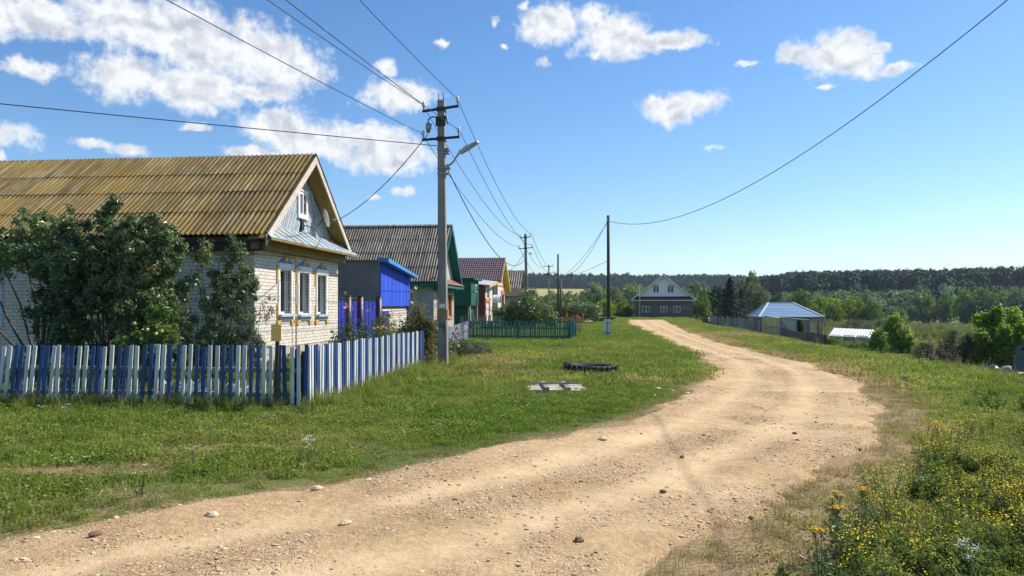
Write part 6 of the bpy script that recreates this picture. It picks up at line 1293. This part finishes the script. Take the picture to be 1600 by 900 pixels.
hollyhock('hollyhock with the topmost pink blossoms before the blue gate', -7.55, 22.6, 2.15, (.05, 0), (.98, .82, .78, .80), PINK)
hollyhock('hollyhock with four pink blossoms down its stem beside the first brown gate post', -7.1, 22.3, 1.9, (-.05, 0), (.86, .72, .58, .42), PINK)
hollyhock('slender hollyhock with one high pink blossom, second from the brick wall', -6.9, 22.6, 1.7, (.06, 0), (.95,), PINK, 60)
hollyhock('flowerless hollyhock curling over before the middle gate post', -6.7, 23.4, 1.95, (-.35, 0), (), PINK, 90)
hollyhock('flowerless leafy hollyhock before the blue gate leaf nearest the shed', -6.15, 23.5, 2.0, (-.25, 0), (), PINK, 120)
hollyhock('short leafy hollyhock before the last brown gate post', -5.95, 23.0, 1.5, (0, 0), (), PINK, 150)
for i, (x, y, h, l, fl, mf, lab) in enumerate((
    (-5.5, 21.2, 2.25, (.45, 0), (.98, .93, .8), PALE, 'tall dry hollyhock leaning to the lamp pole with a pale bloom on top'),
    (-5.3, 21.4, 2.0, (.15, 0), (.8, .6), PALE, 'dry hollyhock with pale seed heads behind the end of the striped fence'),
    (-5.0, 21.3, 1.8, (.1, .1), (.85,), PALE, 'dry hollyhock standing close beside the lamp pole'),
    (-4.75, 21.4, 1.35, (.0, 0), (), PALE, 'short leafy hollyhock right against the end picket'),
    (-5.75, 21.6, 1.5, (-.2, 0), (.95,), REDP, 'hollyhock with one red bloom behind the striped fence'))):
    hollyhock(lab, x, y, h, l, fl, mf, 480, HY, True)
hollyhock('hollyhock bent far over towards the lawn with magenta blooms past the lamp pole', -4.9, 24.2, 1.35, (1.3, .3), (.75, .98), MAG, 160, HY, True)
hollyhock('arching dry hollyhock with an orange red bloom just past the lamp pole', -4.75, 23.4, 1.2, (.75, .2), (.6, .7, .95), PINK, 200, HY, True)
hollyhock('low hollyhock with a magenta bloom in the shade of the faded pickets', -5.1, 26.5, 1.0, (.3, 0), (.7, .9), MAG, 100, HY, True)
def bushthing(label, x, y, ell, n, size, mt, name='bush', cat='bush', grp=None, **k):
    z = tz(x, y); t_ = thing(name, label, cat, (x, y, z), 0, grp); e2 = [(x+a, y+b_, z+c_, d, e, f) for a, b_, c_, d, e, f in ell]; limbs((x, y, z), e2, k.pop('r0', .03), k.pop('bark', BARK), t_, 'stems'); crown_obj('foliage', t_, e2, n, size, mt, **k); return t_
bushthing('leafy flower bush behind the fence between the gate post and the white brick shed base', -6.4, 24.0, [(0,0,.7,.6,.5,.6),(.7,0,.6,.6,.5,.55),(-.4,0,1.1,.3,.3,.4),(1.2,0,.6,.5,.4,.5)], 5200, .075, L_APP)
bushthing('sprawling weedy bush at the foot of the faded pickets past the lamp pole', -4.3, 24.5, [(0,0,.25,.5,.6,.3),(.4,.6,.25,.5,.6,.28),(.1,-.5,.3,.35,.4,.3),(-.1,1.6,.2,.4,.5,.25)], 3800, .07, L_GRY)
bushthing('bushy tangle of dry leaves between the striped fence end and the lamp pole', -4.85, 21.35, [(0,0,.5,.35,.3,.5),(.1,0,1.0,.3,.25,.45),(-.3,.2,.8,.35,.3,.55),(-.1,0,1.4,.2,.2,.35)], 5200, .08, leafmat('wilted_leaf', (.1, .12, .04), (.22, .2, .08), (.36, .3, .16), .3, .7))
bushthing('low green garden bush showing over the middle of the striped fence', -6.3, 19.5, [(0,0,.7,.5,.8,.5),(.3,1.2,.6,.5,.7,.5)], 3600, .075, L_APP)
bushthing('leafy garden bush behind the far third of the striped fence', -5.6, 22.6, [(0,0,.75,.45,.5,.45),(.2,-.8,.6,.35,.5,.45)], 3200, .075, L_HOL)
mg = thing('marigold_plant', 'cluster of orange marigold blooms showing over the striped fence', 'flower', (-6.0, 21.6, 0)); 
crown_obj('foliage', mg, [(-6.0, 21.6, .6, .4, .3, .5)], 1400, .05, L_APP)
for k in range(9):
    p = Vector((-6.0+rng.normal()*.16, 21.35+rng.normal()*.05, 1.06+rng.normal()*.06)); MB().lathe(p, (0, -.5, 1), [(0, .015), (.012, .04), (.025, .035), (.03, .01)], 8).build('blossom', ORA, mg)
rbp = bushthing('small plant with red blooms at the corner of the teal fence', -1.0, 41, [(0,0,.5,.35,.3,.45)], 900, .06, L_APP, 'flower_bush', 'flower')
for (x, z) in ((-1.1, 1.05), (-.95, 1.12), (-1.02, .98), (-.85, 1.02)): MB().lathe((x, 40.8, z), (0, -.4, 1), [(0, .03), (.03, .08), (.06, .07), (.08, .03)], 8).build('blossom', MAG, rbp)
bushthing('spreading dark green shrub behind the teal fence around the second pole', -5.2, 57.5, [(0,0,1.5,1.3,1.1,1.1),(-1.3,0,1.0,1.0,1.0,.9),(1.3,0,1.0,1.0,1.0,.8),(.2,0,2.3,.8,.8,.6),(-.7,0,.7,1.6,1.0,.7),(2.0,0,.7,.7,.7,.6),(-2.1,0,1.2,.5,.5,.4)], 12000, .17, L_APP, cat='shrub', name='shrub', r0=.07)
bushthing('low wide dark shrub over the orange picket fence', -2.4, 76, [(0,0,1.3,2.2,1.3,.8),(-2.2,0,1.4,1.6,1.3,.9),(2.0,0,1.1,1.4,1.2,.7),(-.6,0,1.9,1.0,1,.5)], 13000, .18, L_APP, cat='shrub', name='shrub', r0=.07)
# -- masses of foliage farther off: each tree its own thing, a few shared crowns
def unit_tree(kind, n, size, ell, mt, trunk=.035, **k):
    V, T, ti = crown_np(ell, n, size, **k); me = npmesh(kind+'_crown', V, T, mt, False, {'tint': ti})
    m_ = MB(); 
    for e in ell[:4]: m_.tube([(0, 0, -.05), (e[0]*.3, e[1]*.3, e[2]*.45), (e[0]*.9, e[1]*.9, e[2]*1.0)], [trunk, trunk*.6, .006], 5)
    tm = newmesh(kind+'_trunk', m_.v, m_.f, BARK); return me, tm
R1 = [(0,0,.55,.3,.3,.35),(.2,.1,.4,.25,.25,.3),(-.2,-.05,.42,.26,.25,.3),(.05,0,.8,.2,.2,.18),(-.12,.1,.68,.2,.2,.22),(.25,0,.62,.17,.17,.2),(-.3,0,.25,.2,.2,.22),(.3,0,.22,.2,.2,.2),(0,.1,.2,.3,.25,.2)]
R2 = [(0,0,.5,.28,.28,.4),(.15,0,.75,.2,.2,.2),(-.2,0,.6,.2,.2,.26),(.28,0,.45,.2,.2,.28),(-.3,0,.35,.2,.2,.25),(0,0,.2,.38,.3,.2),(-.05,0,.88,.12,.12,.12)]
R3 = [(-.28,0,.45,.24,.22,.34),(.22,0,.52,.24,.24,.38),(0,0,.4,.3,.28,.38),(-.15,0,.72,.17,.17,.2),(.3,0,.8,.13,.13,.16),(.42,0,.3,.2,.2,.26),(-.42,0,.28,.18,.2,.24)]
UN = {}
for kk, mt_ in (('willow', L_WIL), ('green', L_GRN), ('yellow', L_YEL), ('dark', L_DRK)):
    UN[kk] = [unit_tree(kk, 6500, .05, e, mt_, clump=16, spread=.06) for e in (R1, R2, R3)]
sp_e = []
V_, T_, ti_ = [], [], []
nb = 0; nS_ = 7000; h_ = rng.random(nS_)**1.2; a_ = rng.random(nS_)*6.283; lay = .75+.25*np.cos(h_*60+3*np.sin(a_*3)); rr = (.30*(1-h_)**.85+.01)*lay*rng.random(nS_)**.35
C = np.c_[np.cos(a_)*rr, np.sin(a_)*rr, h_*.98+.02-rr*.12]; V, T = leaves(C, np.c_[np.cos(a_), np.sin(a_), np.full(nS_, .6)]+rng.normal(size=(nS_, 3))*.4, rng.uniform(.02, .045, nS_), .35, .05)
UN['spruce'] = [(npmesh('spruce_crown', V, T, L_SPR, False, {'tint': np.repeat(rng.random(nS_), 4)}), newmesh('spruce_trunk', *(lambda m: (m.v, m.f))(MB().tube([(0, 0, -.05), (0, 0, .9)], [.02, .004], 6)), BARK))]
def ftree(kind, label, px, py_, z, w_, h_, group=None, name='tree', cat='tree'):
    i = int(rng.integers(0, len(UN[kind]))); cm, tm = UN[kind][i]; t_ = thing(name, label, cat, (px, py_, z), rng.random()*6.28, group); t_.scale = (w_, w_*.9, h_)
    link('crown', cm, t_); link('trunk', tm, t_); return t_
# (kind, x in picture units, top, bottom, width, distance, label) -> real place from bearing and distance
def spot(px, dist):
    u = (px-800)/1200; s, c = math.sin(YAW), math.cos(YAW); return dist*(-s+c*u), dist*(c+s*u)
TREES = [
 ('willow',928,442,498,52,175,'pale willow with the highest crown behind the telephone pole'),
 ('green',900,463,500,46,150,'rounded green tree rising over the dark shrub by the orange fence'),
 ('willow',880,456,498,42,185,'pale grey willow behind the bare wooden pole'),
 ('green',860,462,498,44,160,'green tree between the second and third concrete poles'),
 ('dark',838,466,498,40,150,'dark tree standing behind the leaning second pole'),
 ('willow',958,447,498,44,190,'pale willow immediately beside the telephone pole towards the log house'),
 ('yellow',944,466,502,34,140,'bright yellow green bush tree at the foot of the telephone pole'),
 ('green',920,470,503,36,128,'low green tree over the timber pile'),
 ('yellow',968,468,502,40,150,'bright yellow green tree near the log house corner'),
 ('willow',984,444,498,46,200,'pale willow showing between the telephone pole and the log house'),
 ('yellow',1000,440,495,34,215,'yellowish willow whose top meets the white gable'),
 ('yellow',978,476,500,30,146,'small bright bush against the log house wall'),
 ('willow',1070,450,498,40,180,'pale willow immediately beyond the white gable'),
 ('willow',1090,439,500,50,185,'large pale willow between the log house and the spruce'),
 ('green',1078,466,503,36,150,'green tree touching the back of the log house'),
 ('green',1100,462,506,38,142,'mid green tree behind the grey covered heap'),
 ('dark',1118,448,508,38,150,'dull brown green tree in front of the spruce'),
 ('willow',1168,424,498,56,140,'tallest broad willow towering over the blue roofed shack'),
 ('willow',1190,452,500,40,135,'smaller willow stepping down behind the blue roof'),
 ('green',1122,480,508,26,125,'low green bush at the foot of the spruce'),
 ('green',1150,470,505,40,150,'green tree behind the spruce'),
 ('dark',1210,462,500,36,150,'brownish dark tree over the ridge of the blue roof'),
 ('green',1252,452,503,46,165,'round leafy green tree behind the end of the blue roof'),
 ('yellow',1232,474,503,36,150,'yellow green bush showing above the blue roof'),
 ('yellow',1284,464,504,42,170,'first yellow green tree past the shack'),
 ('yellow',1312,461,505,46,178,'middle tree of the wide yellow green thicket'),
 ('yellow',1340,463,505,44,180,'yellow green tree with a flat top above the white greenhouse'),
 ('green',1362,470,506,36,175,'greener tree closing the yellow thicket'),
 ('yellow',1300,474,506,40,155,'low yellow bush before the thicket'),
 ('green',1270,478,506,40,150,'low green bush beside the shack'),
 ('willow',1352,456,490,44,250,'pale willow peeping over the yellow thicket'),
 ('willow',1395,478,503,36,230,'low pale willow at the field edge'),
 ('willow',1420,474,503,34,235,'second low pale willow at the field edge'),
 ('yellow',1408,482,505,34,215,'low yellow green bush at the near edge of the field'),
 ('yellow',1450,461,505,44,235,'bright yellow green tree before the dark thicket'),
 ('willow',1438,446,480,32,330,'grey willow crown over the bright tree'),
 ('willow',1480,443,485,44,330,'broad grey willow crown standing over the hedgerow'),
 ('green',1478,458,506,38,235,'green tree beside the bright one at the field edge'),
 ('green',1505,451,507,44,238,'tall green tree in the dark part of the hedgerow'),
 ('green',1535,448,508,46,236,'tallest green tree of the hedgerow behind the field'),
 ('dark',1520,462,508,48,228,'dark tree in the shadowed middle of the hedgerow'),
 ('green',1562,454,508,40,238,'green tree past the tallest of the hedgerow'),
 ('dark',1552,470,509,46,226,'low dark tree over the young maples'),
 ('willow',1588,450,508,48,240,'grey topped tree at the end of the hedgerow'),
 ('dark',1592,468,510,50,226,'dark tree closing the view over the old car'),
 ('green',1625,452,508,50,240,'green hedgerow tree at the picture margin'),
]
for kd, px, ty_, by_, w_, dist, lab in TREES:
    x, y = spot(px, dist); z = tz(x, y); top = 1.7+(478-ty_)*dist/1200; ftree(kd, lab, x, y, z-.1, w_*dist/1200*1.25, max(2, (top-z)*1.05))
x, y = spot(1141, 112); z = tz(x, y); t_ = ftree('spruce', 'dark pointed spruce between the log house and the blue roofed shack', x, y, z-.1, 52*112/1200*2.2, (1.7+(478-434)*112/1200-z)*1.02)
x, y = spot(1158, 118); z = tz(x, y); ftree('spruce', 'shorter dark spruce tucked behind the pointed one', x, y, z-.1, 40*118/1200*2.1, (1.7+(478-452)*118/1200-z)*1.02)
# young maples and shrubs along the right slope
L_ = lambda *a: a
for (px, dist, topy, w_, lab) in ((1399, 45, 495, 34, 'bushy young maple covering the end of the white greenhouse'), (1376, 47, 516, 26, 'low maple growth hanging over the white greenhouse roof'), (1422, 44, 528, 22, 'low yellowish maple sprout beside the bushy one'),
    (1541, 34, 491, 22, 'young maple farthest from the old car'), (1558, 34, 481, 26, 'tallest young maple with a pagoda shaped top'), (1586, 33, 486, 26, 'young maple standing right over the car windscreen'), (1612, 32, 500, 26, 'young maple at the picture margin behind the car'), (1530, 33, 520, 22, 'short maple shoot at the side of the young maples'), (1572, 32, 512, 26, 'low maple growth between the two tallest young maples')):
    x, y = spot(px, dist); z = tz(x, y); top = 1.7+(478-topy)*dist/1200-z; rw = w_*dist/1200/2; el_ = []
    k = 0; zz = .3
    while zz < top-.15: f = zz/top; el_.append((rng.normal()*rw*.4, rng.normal()*rw*.4, zz, rw*(1.15-.8*f)*rng.uniform(.6, 1.15), rw*(1.0-.7*f), .17)); zz += .24
    el_.append((0, 0, top-.15, rw*.3, rw*.3, .16))
    bushthing(lab, x, y, el_, int(2500+4200*rw*top*.8), .14, L_MAP, 'young_maple', 'sapling', None, clump=9, spread=.34, up=.8, asp=.8, fill=.8, r0=.015)
for (px, dist, topy, w_, mt_, lab) in ((1485, 36, 517, 46, L_GRY, 'grey leaved thorny shrub between the white greenhouse and the maples'), (1512, 34, 524, 34, L_GRY, 'second grey shrub nearer the maples'), (1446, 38, 535, 34, L_RED, 'reddish dry weed clump beside the grey shrub'), (1470, 33, 545, 30, L_RED, 'low brown weed clump on the verge crest'), (1322, 50, 540, 50, L_GRN, 'weedy bush before the white greenhouse'), (1352, 49, 540, 34, L_GRN, 'climbing green bush against the greenhouse glass'), (1298, 54, 528, 34, L_GRN, 'green bush at the end of the dark metal fence'), (1338, 62, 498, 50, L_GRY, 'grey green orchard bush behind the white roof'), (1372, 64, 496, 46, L_GRY, 'taller grey green orchard bush behind the maple'), (1247, 77, 499, 16, L_DRK, 'dark tomato growth inside the open yellow greenhouse')):
    x, y = spot(px, dist); z = tz(x, y); top = max(.4, 1.7+(478-topy)*dist/1200-z); rw = w_*dist/1200/2
    bushthing(lab, x, y, [(0, 0, top*.45, rw, rw*.8, top*.45), (rw*.5, 0, top*.35, rw*.6, rw*.6, top*.35), (-rw*.5, 0, top*.4, rw*.6, rw*.6, top*.35), (0, 0, top*.8, rw*.5, rw*.5, top*.2)], 3600, .10, mt_, 'shrub', 'shrub', None, r0=.02)
# -- the woods on the hills: reads as one mass
WD = []
for j in range(4):
    n_ = 900; e_ = [(0,0,.55,.19,.19,.4),(.04,0,.85,.10,.10,.15),(-.05,.04,.35,.21,.21,.3)] if j < 3 else [(0,0,.5,.38,.38,.4),(.2,0,.4,.25,.25,.3),(-.2,.1,.45,.25,.25,.3)]
    V, T, ti = crown_np(e_, n_, .10, clump=9, spread=.085, up=.6, asp=.75, fill=.25); WD.append(bpy.data.objects.new('wood_tree', npmesh('wood_tree', V, T, L_PIN, False, {'tint': ti}))); PROTO.objects.link(WD[-1])
def wood(name, n, u0, u1, d0, d1, s0, s1, protos, ok=None):
    u = rng.uniform(u0, u1, n); d = np.sqrt(rng.uniform(d0**2, d1**2, n)); s, c = math.sin(YAW), math.cos(YAW); X, Y = d*(-s+c*u), d*(c+s*u)
    k = np.ones(n, bool) if ok is None else ok(u, d); X, Y = X[k], Y[k]
    o_ = grid_scatter(name, protos, np.stack([X, Y, terr(X, Y)-.3], 1), rng.uniform(s0, s1, len(X)), np.zeros(len(X)), .02); return o_
wood('woods', 5600, .30, .78, 345, 700, 9, 17.5, WD, lambda u, d: d > 345+60*np.clip((.42-u)/.1, 0, 1)+25*np.sin(u*40))
wood('woods', 7000, -.25, .48, 960, 1500, 13, 20, WD)
wood('woods', 900, .10, .42, 420, 900, 8, 14, WD, lambda u, d: fbm(u*40, d/60, 2, 90) > .46)
WG = []
for j in range(2): V, T, ti = crown_np([(0,0,.5,.4,.4,.45),(.25,0,.35,.3,.3,.3),(-.25,0,.4,.3,.3,.3)], 900, .10, clump=9, spread=.085, up=.6, asp=.75, fill=.25); WG.append(bpy.data.objects.new('grove_tree', npmesh('grove_tree', V, T, L_GRN if j else L_WIL, False, {'tint': ti}))); PROTO.objects.link(WG[-1])
wood('grove', 900, -.02, .33, 215, 420, 6, 10, WG, lambda u, d: fbm(u*30, d/40, 2, 91) > .38)
wood('grove', 160, .05, .16, 470, 640, 6, 9, WG)
wood('hedgerow', 620, .33, .78, 300, 345, 6, 11, WG+WD[:1])
# ---------------- haze ----------------
hz = MB().box(-2800, 2800, -80, 2800, -8, 75).build('haze', None)
hz.data.materials.clear(); hm = bpy.data.materials.new('haze_air'); hm.use_nodes = True; t = hm.node_tree; t.nodes.clear(); o = t.nodes.new('ShaderNodeOutputMaterial'); pv = nm(t, 'ShaderNodeVolumePrincipled', {'Color': (.62, .76, .95, 1), 'Density': .00014, 'Anisotropy': .2}); t.links.new(pv.outputs[0], o.inputs['Volume']); hz.data.materials.append(hm)
hz['kind'] = 'stuff'; hz.visible_shadow = True
# tansy plants with flat orange-yellow heads on the near verge
for (x, y, h_, lab) in ((1.78,5.33,.46,'tansy with the broadest orange yellow head, farther of the pair by the road'),(1.58,5.31,.44,'tansy with a loose yellow head growing nearest the bare road edge'),(1.5,4.93,.44,'tansy with a bright head between the pair and the lowest one'),(1.28,4.58,.40,'lowest tansy, its orange yellow head over the dark grass clump')):
    z = tz(x, y); t_ = thing('tansy_plant', lab, 'flower', (x, y, z), 0, 'tansy on the near verge'); m_ = MB(); hd = MB()
    for k in range(3):
        tp = Vector((x+rng.normal()*.025, y+rng.normal()*.025, z+h_+rng.normal()*.01)); m_.tube([(x, y, z), ((x+tp.x)/2+.01, (y+tp.y)/2, z+h_*.5), tp], [.004, .0035, .002], 5)
        for j in range(9):
            q = tp+Vector((rng.normal()*.017, rng.normal()*.017, rng.normal()*.004+.01)); m_.tube([tp-Vector((0, 0, .04)), q], .0012, 3); hd.lathe(q, (0, 0, 1), [(0, .003), (.002, .0058), (.005, .0055), (.007, .002)], 7)
    m_.build('stem', STM0, t_); hd.build('flower_head', ORA, t_)
    n_ = 300; u = rng.random(n_)**1.3; C = np.c_[x+rng.normal(size=n_)*.04, y+rng.normal(size=n_)*.04, z+u*h_*.85]; V, T = leaves(C, updn(n_, 1.0), rng.uniform(.03, .06, n_), .25, .05); link('leaves', npmesh('leaves', V-np.array(WL[t_.name]), T, L_APP, False, {'tint': np.repeat(rng.random(n_)*.6, 4)}), t_)
